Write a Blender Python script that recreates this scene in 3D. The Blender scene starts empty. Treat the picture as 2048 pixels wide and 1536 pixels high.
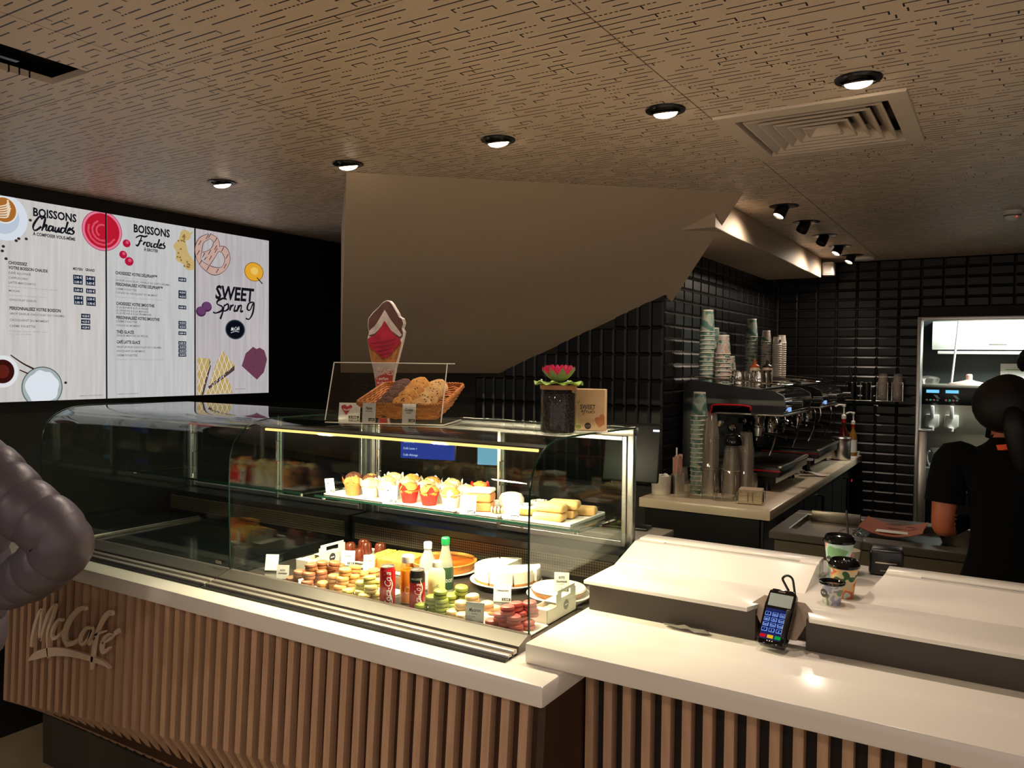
import bpy, bmesh, math, random
from mathutils import Vector, Matrix
random.seed(7)
PI = math.pi
S = bpy.context.scene
COL = S.collection
V = Vector

# ------------------------------------------------------------------ camera
FWD = V((-0.52577, 0.85012, -0.02941)); RGT = V((0.85049, 0.52604, 0.01077)); UP = FWD.cross(RGT) * -1.0
UP = RGT.cross(FWD).normalized(); FWD.normalize(); RGT = FWD.cross(UP).normalized()
cam = bpy.data.cameras.new('camera'); camo = bpy.data.objects.new('camera', cam); COL.objects.link(camo)
camo.matrix_world = Matrix(((RGT.x, UP.x, -FWD.x, 0), (RGT.y, UP.y, -FWD.y, 0), (RGT.z, UP.z, -FWD.z, 1.70), (0, 0, 0, 1)))
cam.sensor_fit = 'HORIZONTAL'; cam.sensor_width = 36.0; cam.lens = 1599.0 / 2048.0 * 36.0
cam.clip_start = 0.05; cam.clip_end = 60
S.camera = camo

# ------------------------------------------------------------------ world, exposure
w = bpy.data.worlds.new('world'); S.world = w; w.use_nodes = True
bgn = w.node_tree.nodes['Background']; bgn.inputs[0].default_value = (1.0, 0.88, 0.78, 1); bgn.inputs[1].default_value = 0.54
S.view_settings.view_transform = 'Standard'; S.view_settings.look = 'None'
S.view_settings.gamma = 1.0; S.view_settings.use_curve_mapping = False
S.view_settings.exposure = 0.35
S.cycles.max_bounces = 10; S.cycles.transparent_max_bounces = 24; S.cycles.diffuse_bounces = 3
S.cycles.glossy_bounces = 4; S.cycles.transmission_bounces = 8
S.cycles.caustics_reflective = False; S.cycles.caustics_refractive = False
S.cycles.sample_clamp_indirect = 4.0

CE = 2.55      # ceiling
FL = -0.20     # floor
WARM = (1.0, 0.83, 0.68)
def lamp(name, kind, loc, energy, color=WARM, target=None, **kw):
    l = bpy.data.lights.new(name, kind); l.energy = energy; l.color = color
    for k, v in kw.items(): setattr(l, k, v)
    o = bpy.data.objects.new(name, l); COL.objects.link(o); o.location = loc
    if target is not None:
        o.rotation_euler = (V(target) - V(loc)).to_track_quat('-Z', 'Y').to_euler()
    return o
# unseen ceiling lamps added behind the camera for ambient fill, the kitchen's ceiling lamp
for lx, ly in ((-3.2, -0.9), (-0.9, -0.9), (1.3, -0.9), (-2.2, -3.0), (0.8, -3.0)):
    lamp('dining_room_fill', 'AREA', (lx, ly, CE - 0.06), 11, WARM, (lx, ly, 0), shape='DISK', size=0.28)
lamp('kitchen_light', 'AREA', (0.55, 7.9, CE - 0.08), 75, (0.93, 1.0, 0.90), (0.45, 8.2, 0), shape='RECTANGLE', size=1.2, size_y=0.5)

# ------------------------------------------------------------------ helpers
def lin(c):
    r = []
    for x in c[:3]:
        x = x / 255.0
        r.append(x / 12.92 if x <= 0.04045 else ((x + 0.055) / 1.055) ** 2.4)
    return (r[0], r[1], r[2], 1.0)
MATS = {}
def mat(name, col=(200, 200, 200), rough=0.5, metal=0.0, emis=None, estr=1.0, spec=0.5, coat=0.0, trans=0.0, var=None, vscale=8.0, bump=0.0, bscale=60.0, vstretch=(1, 1, 1), sss=0.0):
    if name in MATS: return MATS[name]
    m = bpy.data.materials.new(name); m.use_nodes = True
    nt = m.node_tree; b = nt.nodes['Principled BSDF']
    b.inputs['Base Color'].default_value = lin(col); b.inputs['Roughness'].default_value = rough
    b.inputs['Metallic'].default_value = metal; b.inputs['Specular IOR Level'].default_value = spec
    b.inputs['Coat Weight'].default_value = coat; b.inputs['Transmission Weight'].default_value = trans
    if sss: b.inputs['Subsurface Weight'].default_value = sss; b.inputs['Subsurface Scale'].default_value = 0.02
    if emis is not None:
        b.inputs['Emission Color'].default_value = lin(emis); b.inputs['Emission Strength'].default_value = estr
    if var or bump:
        tc = nt.nodes.new('ShaderNodeTexCoord'); mp = nt.nodes.new('ShaderNodeMapping')
        mp.inputs['Scale'].default_value = vstretch; nt.links.new(tc.outputs['Object'], mp.inputs[0])
    if var:
        n = nt.nodes.new('ShaderNodeTexNoise'); n.inputs['Scale'].default_value = vscale; n.inputs['Detail'].default_value = 4
        r = nt.nodes.new('ShaderNodeValToRGB'); r.color_ramp.elements[0].position = 0.35; r.color_ramp.elements[1].position = 0.65
        r.color_ramp.elements[0].color = lin(col); r.color_ramp.elements[1].color = lin(var)
        nt.links.new(mp.outputs[0], n.inputs['Vector']); nt.links.new(n.outputs['Fac'], r.inputs[0]); nt.links.new(r.outputs[0], b.inputs['Base Color'])
    if bump:
        n2 = nt.nodes.new('ShaderNodeTexNoise'); n2.inputs['Scale'].default_value = bscale; n2.inputs['Detail'].default_value = 3
        bp = nt.nodes.new('ShaderNodeBump'); bp.inputs['Strength'].default_value = bump; bp.inputs['Distance'].default_value = 0.004
        nt.links.new(mp.outputs[0], n2.inputs['Vector']); nt.links.new(n2.outputs['Fac'], bp.inputs['Height']); nt.links.new(bp.outputs[0], b.inputs['Normal'])
    MATS[name] = m; return m
def emat(name, col, strength=1.0):
    if name in MATS: return MATS[name]
    m = bpy.data.materials.new(name); m.use_nodes = True; nt = m.node_tree
    nt.nodes.remove(nt.nodes['Principled BSDF']); e = nt.nodes.new('ShaderNodeEmission')
    e.inputs[0].default_value = lin(col); e.inputs[1].default_value = strength
    nt.links.new(e.outputs[0], nt.nodes['Material Output'].inputs[0]); MATS[name] = m; return m
def glassmat(name, tint=(255, 255, 255), ior=1.45, rough=0.0, body=None, bodyw=0.0):
    # thin clear pane: passes light straight on, reflects by its Fresnel term
    if name in MATS: return MATS[name]
    m = bpy.data.materials.new(name); m.use_nodes = True; nt = m.node_tree
    nt.nodes.remove(nt.nodes['Principled BSDF'])
    t = nt.nodes.new('ShaderNodeBsdfTransparent'); t.inputs[0].default_value = lin(tint)
    g = nt.nodes.new('ShaderNodeBsdfGlossy'); g.inputs['Roughness'].default_value = rough
    f = nt.nodes.new('ShaderNodeFresnel'); ge = nt.nodes.new('ShaderNodeNewGeometry'); mm = nt.nodes.new('ShaderNodeMath'); mm.operation = 'MULTIPLY_ADD'
    mm.inputs[1].default_value = 1.0 / ior - ior; mm.inputs[2].default_value = ior
    nt.links.new(ge.outputs['Backfacing'], mm.inputs[0]); nt.links.new(mm.outputs[0], f.inputs[0])
    mx = nt.nodes.new('ShaderNodeMixShader')
    nt.links.new(f.outputs[0], mx.inputs[0]); nt.links.new(g.outputs[0], mx.inputs[2])
    src = t.outputs[0]
    if body is not None:
        d = nt.nodes.new('ShaderNodeBsdfDiffuse'); d.inputs[0].default_value = lin(body)
        m2 = nt.nodes.new('ShaderNodeMixShader'); m2.inputs[0].default_value = bodyw
        nt.links.new(t.outputs[0], m2.inputs[1]); nt.links.new(d.outputs[0], m2.inputs[2]); src = m2.outputs[0]
    nt.links.new(src, mx.inputs[1]); nt.links.new(mx.outputs[0], nt.nodes['Material Output'].inputs[0])
    MATS[name] = m; return m

def cr(pts, n=6, closed=False):
    # Catmull-Rom through points of any dimension
    P = [tuple(p) for p in pts]; out = []; N = len(P)
    if N < 3: return [V(p) if len(p) == 3 else p for p in P]
    seg = N if closed else N - 1
    for i in range(seg):
        if closed: a, b, c, d = P[(i - 1) % N], P[i], P[(i + 1) % N], P[(i + 2) % N]
        else: a, b, c, d = P[max(i - 1, 0)], P[i], P[i + 1], P[min(i + 2, N - 1)]
        for k in range(n):
            t = k / n
            out.append(tuple(0.5 * ((2 * b[j]) + (-a[j] + c[j]) * t + (2 * a[j] - 5 * b[j] + 4 * c[j] - d[j]) * t * t + (-a[j] + 3 * b[j] - 3 * c[j] + d[j]) * t ** 3) for j in range(len(b))))
    if not closed: out.append(P[-1])
    return out
def T(x, y, z): return Matrix.Translation((x, y, z))
def RZ(a): return Matrix.Rotation(a, 4, 'Z')
def RX(a): return Matrix.Rotation(a, 4, 'X')
def RY(a): return Matrix.Rotation(a, 4, 'Y')
def SC(x, y, z): return Matrix.Diagonal((x, y, z, 1))
FRONT = Matrix(((1, 0, 0, 0), (0, 0, -1, 0), (0, 1, 0, 0), (0, 0, 0, 1)))   # u->x, v->z, facing -y
RIGHT = Matrix(((0, 0, 1, 0), (1, 0, 0, 0), (0, 1, 0, 0), (0, 0, 0, 1)))    # u->y, v->z, facing +x

class B:
    def __init__(s): s.v = []; s.f = []; s.m = []; s.mi = 0; s.M = None
    def add(s, vs, fs, M=None):
        o = len(s.v)
        if M is not None: vs = [M @ V(p) for p in vs]
        if s.M is not None: vs = [s.M @ V(p) for p in vs]
        s.v += [tuple(p) for p in vs]; s.f += [tuple(i + o for i in f) for f in fs]; s.m += [s.mi] * len(fs); return s
    def box(s, x0, x1, y0, y1, z0, z1, bev=0.0, M=None, seg=2):
        vs = [(x0, y0, z0), (x1, y0, z0), (x1, y1, z0), (x0, y1, z0), (x0, y0, z1), (x1, y0, z1), (x1, y1, z1), (x0, y1, z1)]
        fs = [(0, 3, 2, 1), (4, 5, 6, 7), (0, 1, 5, 4), (1, 2, 6, 5), (2, 3, 7, 6), (3, 0, 4, 7)]
        if bev <= 0: return s.add(vs, fs, M)
        bm = bmesh.new(); bv = [bm.verts.new(p) for p in vs]
        for f in fs: bm.faces.new([bv[i] for i in f])
        bmesh.ops.bevel(bm, geom=bm.edges[:], offset=bev, segments=seg, profile=0.5, affect='EDGES', clamp_overlap=True)
        return s.frombm(bm, M)
    def frombm(s, bm, M=None):
        bm.verts.index_update()
        vs = [tuple(v.co) for v in bm.verts]; fs = [tuple(v.index for v in f.verts) for f in bm.faces]; bm.free()
        return s.add(vs, fs, M)
    def prism(s, poly, z0, z1, M=None, bev=0.0):
        n = len(poly)
        a = sum(poly[i][0] * poly[(i + 1) % n][1] - poly[(i + 1) % n][0] * poly[i][1] for i in range(n))
        if a < 0: poly = poly[::-1]
        vs = [(p[0], p[1], z0) for p in poly] + [(p[0], p[1], z1) for p in poly]
        fs = [tuple(range(n - 1, -1, -1)), tuple(range(n, 2 * n))] + [(i, (i + 1) % n, n + (i + 1) % n, n + i) for i in range(n)]
        if bev > 0:
            bm = bmesh.new(); bv = [bm.verts.new(p) for p in vs]
            for f in fs: bm.faces.new([bv[i] for i in f])
            bmesh.ops.bevel(bm, geom=bm.edges[:], offset=bev, segments=2, profile=0.5, affect='EDGES', clamp_overlap=True)
            return s.frombm(bm, M)
        return s.add(vs, fs, M)
    def lathe(s, prof, seg=24, M=None, cap0=True, cap1=True, wob=None):
        vs = []; fs = []; n = len(prof)
        for i, (r, z) in enumerate(prof):
            for k in range(seg):
                a = 2 * PI * k / seg; rr = r * (wob(a, i) if wob else 1)
                vs.append((rr * math.cos(a), rr * math.sin(a), z))
        for i in range(n - 1):
            for k in range(seg):
                k2 = (k + 1) % seg
                fs.append((i * seg + k, i * seg + k2, (i + 1) * seg + k2, (i + 1) * seg + k))
        if cap0 and prof[0][0] > 1e-5: fs.append(tuple(range(seg - 1, -1, -1)))
        if cap1 and prof[-1][0] > 1e-5: fs.append(tuple((n - 1) * seg + k for k in range(seg)))
        return s.add(vs, fs, M)
    def cyl(s, c, r, z0, z1, seg=20, M=None): return s.lathe([(r, z0), (r, z1)], seg, (M if M else Matrix()) @ T(c[0], c[1], 0))
    def tube(s, pts, r, seg=8, closed=False, M=None, flat=1.0):
        P = [V(p) for p in pts]; n = len(P); vs = []; fs = []; prev = None
        for i in range(n):
            if closed: d = P[(i + 1) % n] - P[(i - 1) % n]
            else: d = P[min(i + 1, n - 1)] - P[max(i - 1, 0)]
            if d.length < 1e-9: d = V((0, 0, 1))
            d.normalize()
            if prev is None:
                u = d.cross(V((0, 0, 1)))
                if u.length < 1e-3: u = d.cross(V((0, 1, 0)))
            else: u = prev - d * prev.dot(d)
            if u.length < 1e-6: u = d.orthogonal()
            u.normalize(); prev = u; w2 = d.cross(u); rr = r[i] if isinstance(r, (list, tuple)) else r
            for k in range(seg):
                a = 2 * PI * k / seg; vs.append(P[i] + u * (rr * math.cos(a)) + w2 * (rr * flat * math.sin(a)))
        m = n if closed else n - 1
        for i in range(m):
            j = (i + 1) % n
            for k in range(seg):
                k2 = (k + 1) % seg; fs.append((i * seg + k, i * seg + k2, j * seg + k2, j * seg + k))
        if not closed: fs.append(tuple(range(seg - 1, -1, -1))); fs.append(tuple((n - 1) * seg + k for k in range(seg)))
        return s.add(vs, fs, M)
    def sphere(s, c, r, seg=16, rings=10, M=None):
        if not isinstance(r, (tuple, list)): r = (r, r, r)
        prof = [(math.sin(PI * i / rings), -math.cos(PI * i / rings)) for i in range(rings + 1)]
        prof[0] = (1e-6, -1); prof[-1] = (1e-6, 1)
        return s.lathe(prof, seg, (M if M else Matrix()) @ T(*c) @ SC(*r), False, False)
    def disc(s, cx, cy, rx, ry, z=0.0, M=None, seg=32, a0=0.0):
        return s.add([(cx + rx * math.cos(a0 + 2 * PI * k / seg), cy + ry * math.sin(a0 + 2 * PI * k / seg), z) for k in range(seg)], [tuple(range(seg))], M)
    def rect(s, x0, y0, x1, y1, z=0.0, M=None): return s.add([(x0, y0, z), (x1, y0, z), (x1, y1, z), (x0, y1, z)], [(0, 1, 2, 3)], M)
    def poly(s, pts, z=0.0, M=None):
        n = len(pts); a = sum(pts[i][0] * pts[(i + 1) % n][1] - pts[(i + 1) % n][0] * pts[i][1] for i in range(n))
        if a < 0: pts = pts[::-1]
        return s.add([(p[0], p[1], z) for p in pts], [tuple(range(n))], M)
    def stroke(s, pts, wd, z=0.0, M=None, n=6, depth=0.0):
        # flat pen stroke through 2D points; wd a width or list of widths at the points
        if not isinstance(wd, (list, tuple)): wd = [wd] * len(pts)
        P = cr([(p[0], p[1], q) for p, q in zip(pts, wd)], n); L = []; R_ = []
        for i, p in enumerate(P):
            a = P[max(i - 1, 0)]; b = P[min(i + 1, len(P) - 1)]; dx, dy = b[0] - a[0], b[1] - a[1]; l = math.hypot(dx, dy) or 1
            nx, ny = -dy / l * p[2] / 2, dx / l * p[2] / 2
            L.append((p[0] + nx, p[1] + ny)); R_.append((p[0] - nx, p[1] - ny))
        n2 = len(P); vs = []; fs = []
        if depth <= 0:
            vs = [(x, y, z) for x, y in L] + [(x, y, z) for x, y in R_]
            fs = [(i, n2 + i, n2 + i + 1, i + 1) for i in range(n2 - 1)]
        else:
            for zz in (z + depth, z): vs += [(x, y, zz) for x, y in L] + [(x, y, zz) for x, y in R_]
            o = 2 * n2
            for i in range(n2 - 1):
                fs += [(i, n2 + i, n2 + i + 1, i + 1), (o + i, o + i + 1, o + n2 + i + 1, o + n2 + i), (i, i + 1, o + i + 1, o + i), (n2 + i, o + n2 + i, o + n2 + i + 1, n2 + i + 1)]
            fs += [(0, o, o + n2, n2), (n2 - 1, 2 * n2 - 1, o + 2 * n2 - 1, o + n2 - 1)]
        return s.add(vs, fs, M)
    def text(s, txt, x, y, h, z=0.0, M=None, wid=None, bold=0.0, shear=0.0, align='LEFT', depth=0.0, slope=0.0):
        # lettering: cap height h, fitted to width wid when given
        cu = bpy.data.curves.new('t', 'FONT'); cu.body = txt; cu.size = 1.0; cu.offset = bold; cu.shear = shear; cu.align_x = 'LEFT'
        cu.resolution_u = 2; cu.extrude = depth / 2 / max(h / 0.73, 1e-6) if depth else 0.0
        o = bpy.data.objects.new('t', cu); me = bpy.data.meshes.new_from_object(o)
        vs = [tuple(q.co) for q in me.vertices]; fs = [tuple(p.vertices) for p in me.polygons]
        bpy.data.objects.remove(o); bpy.data.meshes.remove(me); bpy.data.curves.remove(cu)
        if not vs: return s
        x0 = min(p[0] for p in vs); x1 = max(p[0] for p in vs); k = h / 0.73; kx = k if wid is None else wid / max(x1 - x0, 1e-6)
        off = {'LEFT': 0, 'CENTER': 0.5, 'RIGHT': 1.0}[align] * (x1 - x0)
        vs = [(x + (p[0] - x0 - off) * kx, y + p[1] * k + slope * (p[0] - x0 - off) * kx, z + p[2] * k) for p in vs]
        return s.add(vs, fs, M)
def mk(name, b, mats, parent=None, loc=None, rot=None, smooth=0.6, kind=None):
    me = bpy.data.meshes.new(name); me.from_pydata(b.v, [], b.f)
    if not isinstance(mats, (list, tuple)): mats = [mats]
    for m in mats: me.materials.append(m)
    if len(mats) > 1: me.polygons.foreach_set('material_index', b.m)
    if smooth:
        me.polygons.foreach_set('use_smooth', [True] * len(me.polygons)); me.set_sharp_from_angle(angle=smooth)
    me.update()
    o = bpy.data.objects.new(name, me); COL.objects.link(o)
    if parent is not None: o.parent = parent
    if loc is not None: o.location = loc
    if rot is not None: o.rotation_euler = rot
    if kind: o['kind'] = kind
    return o
def tag(o, label, cat, group=None, kind=None):
    o['label'] = label; o['category'] = cat
    if group: o['group'] = group
    if kind: o['kind'] = kind
    return o
def thing(name, label, cat, loc=(0, 0, 0), rz=0.0, group=None, tilt=None):
    o = bpy.data.objects.new(name, None); COL.objects.link(o); o.location = loc
    o.rotation_euler = tilt if tilt else (0, 0, rz); o.empty_display_size = 0.05
    return tag(o, label, cat, group)
def struct(name, b, mats, smooth=0.6, label=None):
    o = mk(name, b, mats, smooth=smooth); o['kind'] = 'structure'
    if label: o['label'] = label
    return o
def dup(root, loc, rot=None, label=None, group=None, scale=None):
    r = root.copy(); COL.objects.link(r); r.location = loc
    if rot is not None: r.rotation_euler = rot if isinstance(rot, (tuple, list)) else (0, 0, rot)
    if scale is not None: r.scale = scale if isinstance(scale, (tuple, list)) else (scale,) * 3
    if label: r['label'] = label
    if group: r['group'] = group
    for ch in list(root.children):
        c = ch.copy(); COL.objects.link(c); c.parent = r
        for g in list(ch.children):
            d = g.copy(); COL.objects.link(d); d.parent = c
    return r
def share(name, me_obj, parent=None, loc=None, rot=None, m=None):
    o = me_obj.copy(); o.name = name; COL.objects.link(o)
    o.parent = parent
    if loc is not None: o.location = loc
    if rot is not None: o.rotation_euler = rot
    return o
# ------------------------------------------------------------------ structure
def ceiling_mat():
    m = bpy.data.materials.new('printed_ceiling_panel'); m.use_nodes = True; nt = m.node_tree; L = nt.links.new
    b = nt.nodes['Principled BSDF']; b.inputs['Roughness'].default_value = 0.42; b.inputs['Specular IOR Level'].default_value = 0.35
    def math_(op, a, bb=None, c=None):
        n = nt.nodes.new('ShaderNodeMath'); n.operation = op
        for i, q in enumerate((a, bb, c)):
            if q is None: continue
            if isinstance(q, (int, float)): n.inputs[i].default_value = q
            else: L(q, n.inputs[i])
        return n.outputs[0]
    tc = nt.nodes.new('ShaderNodeTexCoord'); sp = nt.nodes.new('ShaderNodeSeparateXYZ'); L(tc.outputs['Object'], sp.inputs[0])
    X, Y = sp.outputs[0], sp.outputs[1]
    ry = math_('DIVIDE', Y, 0.030); row = math_('FLOOR', ry); fy = math_('FRACT', math_('ADD', ry, 100.0))
    def wn(a, bb):
        c = nt.nodes.new('ShaderNodeCombineXYZ'); L(a, c.inputs[0])
        if isinstance(bb, (int, float)): c.inputs[1].default_value = bb
        else: L(bb, c.inputs[1])
        n = nt.nodes.new('ShaderNodeTexWhiteNoise'); n.noise_dimensions = '2D'; L(c.outputs[0], n.inputs['Vector']); return n.outputs['Value']
    off = wn(row, 3.3)
    cx = math_('ADD', math_('DIVIDE', X, 0.042), math_('MULTIPLY', off, 37.0)); cell = math_('FLOOR', cx); fx = math_('FRACT', math_('ADD', cx, 500.0))
    r1 = wn(row, cell)
    on = math_('GREATER_THAN', r1, 0.36)
    # short gaps inside some cells turn a line into dots and dashes
    dots = math_('GREATER_THAN', math_('FRACT', math_('MULTIPLY', fx, 3.0)), 0.35)
    few = math_('LESS_THAN', r1, 0.50)
    on2 = math_('MULTIPLY', on, math_('MAXIMUM', dots, math_('SUBTRACT', 1.0, few)))
    line = math_('MULTIPLY', on2, math_('LESS_THAN', fy, 0.17))
    tick = math_('MULTIPLY', math_('GREATER_THAN', wn(cell, row), 0.90), math_('MULTIPLY', math_('LESS_THAN', fx, 0.11), math_('LESS_THAN', fy, 0.75)))
    msk = math_('MAXIMUM', line, tick)
    mx = nt.nodes.new('ShaderNodeMix'); mx.data_type = 'RGBA'
    mx.inputs[6].default_value = lin((226, 206, 186)); mx.inputs[7].default_value = lin((26, 18, 12))
    L(msk, mx.inputs[0]); L(mx.outputs[2], b.inputs['Base Color'])
    MATS['ceil'] = m; return m
M_ceil = ceiling_mat()
M_black = mat('matte_black_paint', (16, 15, 15), 0.5)
M_beige = mat('beige_plaster', (196, 176, 152), 0.6, bump=0.05, bscale=120)
M_floor = mat('tan_floor_tile', (186, 168, 134), 0.4, var=(170, 152, 120), vscale=2.5)
M_grout = mat('dark_grout', (40, 36, 32), 0.8)
M_tile = mat('black_glazed_tile', (13, 12, 12), 0.32, spec=0.35)
M_steel = mat('brushed_steel', (190, 184, 176), 0.28, 1.0)
M_alu = mat('aluminium', (200, 200, 198), 0.33, 1.0)
M_dsteel = mat('dark_steel', (70, 68, 66), 0.3, 1.0)
M_white = mat('white_plastic', (236, 234, 228), 0.35)
M_blackp = mat('black_plastic', (14, 14, 15), 0.3)
M_blackg = mat('black_gloss', (8, 8, 9), 0.08)
M_chrome = mat('chrome', (225, 222, 215), 0.07, 1.0)
M_solid = mat('white_solid_surface', (232, 225, 216), 0.17, spec=0.5)
M_paper = mat('white_card', (240, 238, 232), 0.7)
M_ink = mat('black_ink', (20, 20, 22), 0.7)
M_greyink = mat('grey_ink', (110, 108, 104), 0.7)
M_glass = glassmat('clear_glass', (246, 251, 248))
M_gedge = mat('green_glass_edge', (16, 46, 35), 0.15, spec=0.5)
M_acry = glassmat('clear_acrylic', (244, 244, 242), 1.45)

# floor tiles
b = B(); b.box(-4.4, 3.2, -4.2, 9.4, FL - 0.12, FL - 0.008)
floor = struct('floor', b, mat('floor_joint', (84, 76, 60), 0.8))
ft = None
for ix in range(8):
    for iy in range(8):
        x = -4.4 + ix * 0.6; y = -0.6 + iy * 0.6
        if y < 1.2 or (x < -2.0 and y < 2.0):
            if ft is None:
                q = B(); q.box(0.002, 0.598, 0.002, 0.598, -0.008, 0, 0.002, seg=1); ft = mk('floor_tile', q, M_floor, floor, (x, y, FL))
            else: share('floor_tile', ft, floor, (x, y, FL))
# ceiling slab and printed panels
b = B(); b.box(-4.4, 3.2, -4.2, 9.4, CE + 0.07, CE + 0.14)
ceil = struct('ceiling', b, M_black)
XS = [-4.4, -3.402, -2.143, -0.897, 0.348, 1.594, 3.0]; YS = [-4.0, -0.97, 1.49, 3.95, 6.41, 7.2]
G = 0.002
for i in range(len(XS) - 1):
    for j in range(len(YS) - 1):
        q = B(); x0, x1, y0, y1 = XS[i] + G, XS[i + 1] - G, YS[j] + G, YS[j + 1] - G
        if i == 1 and j == 1:   # panel with the long slot
            q.box(x0, -2.567, y0, y1, CE, CE + 0.02); q.box(-2.36, x1, y0, y1, CE, CE + 0.02)
            q.box(-2.567, -2.36, 1.39, y1, CE, CE + 0.02); q.box(-2.567, -2.36, y0, -0.2, CE, CE + 0.02)
        elif i == 3 and j == 2:  # panel with the air diffuser's opening
            q.box(x0, -0.845, y0, y1, CE, CE + 0.02); q.box(-0.33, x1, y0, y1, CE, CE + 0.02)
            q.box(-0.845, -0.33, y0, 2.80, CE, CE + 0.02); q.box(-0.845, -0.33, 3.35, y1, CE, CE + 0.02)
        else: q.box(x0, x1, y0, y1, CE, CE + 0.02)
        mk('ceiling_panel', q, M_ceil, ceil, smooth=None)
# walls
b = B(); b.box(-4.42, -4.20, -4.2, 4.7, FL, CE + 0.02); struct('wall_left', b, M_black)
t1 = B()   # one bevelled wall tile, 1 x 1 units wide/high in u,v, facing -y
def tile_mesh(w, h, d=0.007, e=0.011):
    q = B(); g = 0.0015
    o = [(g, 0, g), (w - g, 0, g), (w - g, 0, h - g), (g, 0, h - g)]
    i = [(g + e, -d, g + e), (w - g - e, -d, g + e), (w - g - e, -d, h - g - e), (g + e, -d, h - g - e)]
    q.add(o + i, [(4, 5, 6, 7), (0, 1, 5, 4), (1, 2, 6, 5), (2, 3, 7, 6), (3, 0, 4, 7)]); return q
TW, TH = 0.158, 0.0787
wb = B(); wb.box(-1.72, -0.60, 7.15, 7.30, FL, CE + 0.02); wb.box(-0.60, 2.2, 7.15, 7.30, 2.075, CE + 0.02); wb.box(0.75, 2.2, 7.15, 7.30, FL, 2.075)
wall_back = struct('wall_back', wb, M_grout)
first = None
def put_tile(name, par, loc, rz, first, w, h):
    if first is None:
        return mk(name, tile_mesh(w, h), M_tile, par, loc, (0, 0, rz), smooth=None)
    share(name, first, par, loc, (0, 0, rz)); return first
for r in range(29):
    z = CE - TH - r * TH
    if z < 0.25: break
    for c in range(7): first = put_tile('tile', wall_back, (-1.70 + c * TW, 7.149, z), 0, first, TW, TH)
    if z > 2.08:
        for c in range(7, 15): first = put_tile('tile', wall_back, (-1.70 + c * TW, 7.149, z), 0, first, TW, TH)
q = B()
for r in range(29, 35):
    for c in range(7): q.add(*[tile_mesh(TW, TH).v, tile_mesh(TW, TH).f], M=T(-1.70 + c * TW, 7.149, CE - TH - r * TH))
mk('tile_field', q, M_tile, wall_back, smooth=None, kind='stuff')
wb = B(); wb.box(-2.0, -1.72, 4.60, 7.30, FL, CE + 0.02)
wall_side = struct('wall_side', wb, M_grout)
for r in range(17):
    for c in range(17):
        share('tile', first, wall_side, (-1.719, 4.472 + c * TW, 2.39 - TH - r * TH), (0, 0, PI / 2))
q = B()
for r in range(17, 19):
    for c in range(17): q.add(tile_mesh(TW, TH).v, tile_mesh(TW, TH).f, M=T(-1.719, 4.472 + c * TW, 2.39 - TH - r * TH) @ RZ(PI / 2))
mk('tile_field', q, M_tile, wall_side, smooth=None, kind='stuff')
wb = B(); wb.box(-4.42, -1.72, 4.475, 4.62, FL, CE + 0.02)
wall_stair = struct('wall_stair', wb, M_grout)
tv = None
for c in range(17):
    x = -1.722 - (c + 1) * TH
    for r in range(9):
        z = 2.22 - (r + 1) * TW
        if z + TW * 0.2 > 2.10 + (x + 1.72) * 0.42 or z < 0.85: continue
        tv = put_tile('tile', wall_stair, (x, 4.474, z), 0, tv, TH, TW)
b = B(); b.box(2.6, 2.76, 1.2, 7.3, FL, CE + 0.02); b.box(2.2, 2.6, 7.15, 7.3, FL, CE + 0.02); struct('wall_right', b, M_beige)
# slanted stair bulkhead
n = V((-0.3545, 0.3970, 0.8466)); A0 = V((-2.587, 2.726, 2.55))
def onpl(x, y): return A0.z - (n.x * (x - A0.x) + n.y * (y - A0.y)) / n.z
pl = [(-2.587, 2.726), (-1.139, 4.018), (-1.706, 4.56), (-1.722, 4.473), (-2.865, 4.473), (-3.64, 3.79)]
q = B(); k = len(pl); vs = [(x, y, onpl(x, y)) for x, y in pl] + [(x, y, CE + 0.015) for x, y in pl]
vs[0] = (pl[0][0], pl[0][1], CE - 0.001); vs[1] = (pl[1][0], pl[1][1], CE - 0.001)
q.add(vs, [tuple(range(k)), tuple(range(2 * k - 1, k - 1, -1))] + [(i, i + k, (i + 1) % k + k, (i + 1) % k) for i in range(k)])
struct('wall_bulkhead', q, M_beige, smooth=None, label='beige slanted underside of the stair above the pastry case')
# boxed soffit above the coffee counter
q = B(); q.box(-1.72, -1.29, 4.05, 6.80, 2.394, CE, 0.003, seg=1); struct('ceiling_soffit', q, M_beige, label='boxed beige soffit over the coffee counter')
# doorway to the kitchen
d = bpy.data.objects.new('door_1', None); COL.objects.link(d); d['kind'] = 'structure'; d.location = (0, 7.12, 0)
q = B(); q.box(-0.612, -0.585, -0.012, 0.19, FL, 2.08, 0.004); mk('door_jamb', q, M_alu, d)
q = B(); q.box(0.75, 0.78, -0.012, 0.19, FL, 2.08, 0.004); mk('door_jamb', q, M_alu, d)
q = B(); q.box(-0.585, 0.75, -0.012, 0.19, 2.052, 2.08, 0.004); mk('door_head', q, M_alu, d)
q = B(); q.box(-0.60, -0.535, 0.02, 0.10, FL, 1.17, 0.004); q.box(-0.60, -0.50, 0.0, 0.12, 1.17, 1.185, 0.003); mk('jamb_guard', q, M_steel, d)
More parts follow.
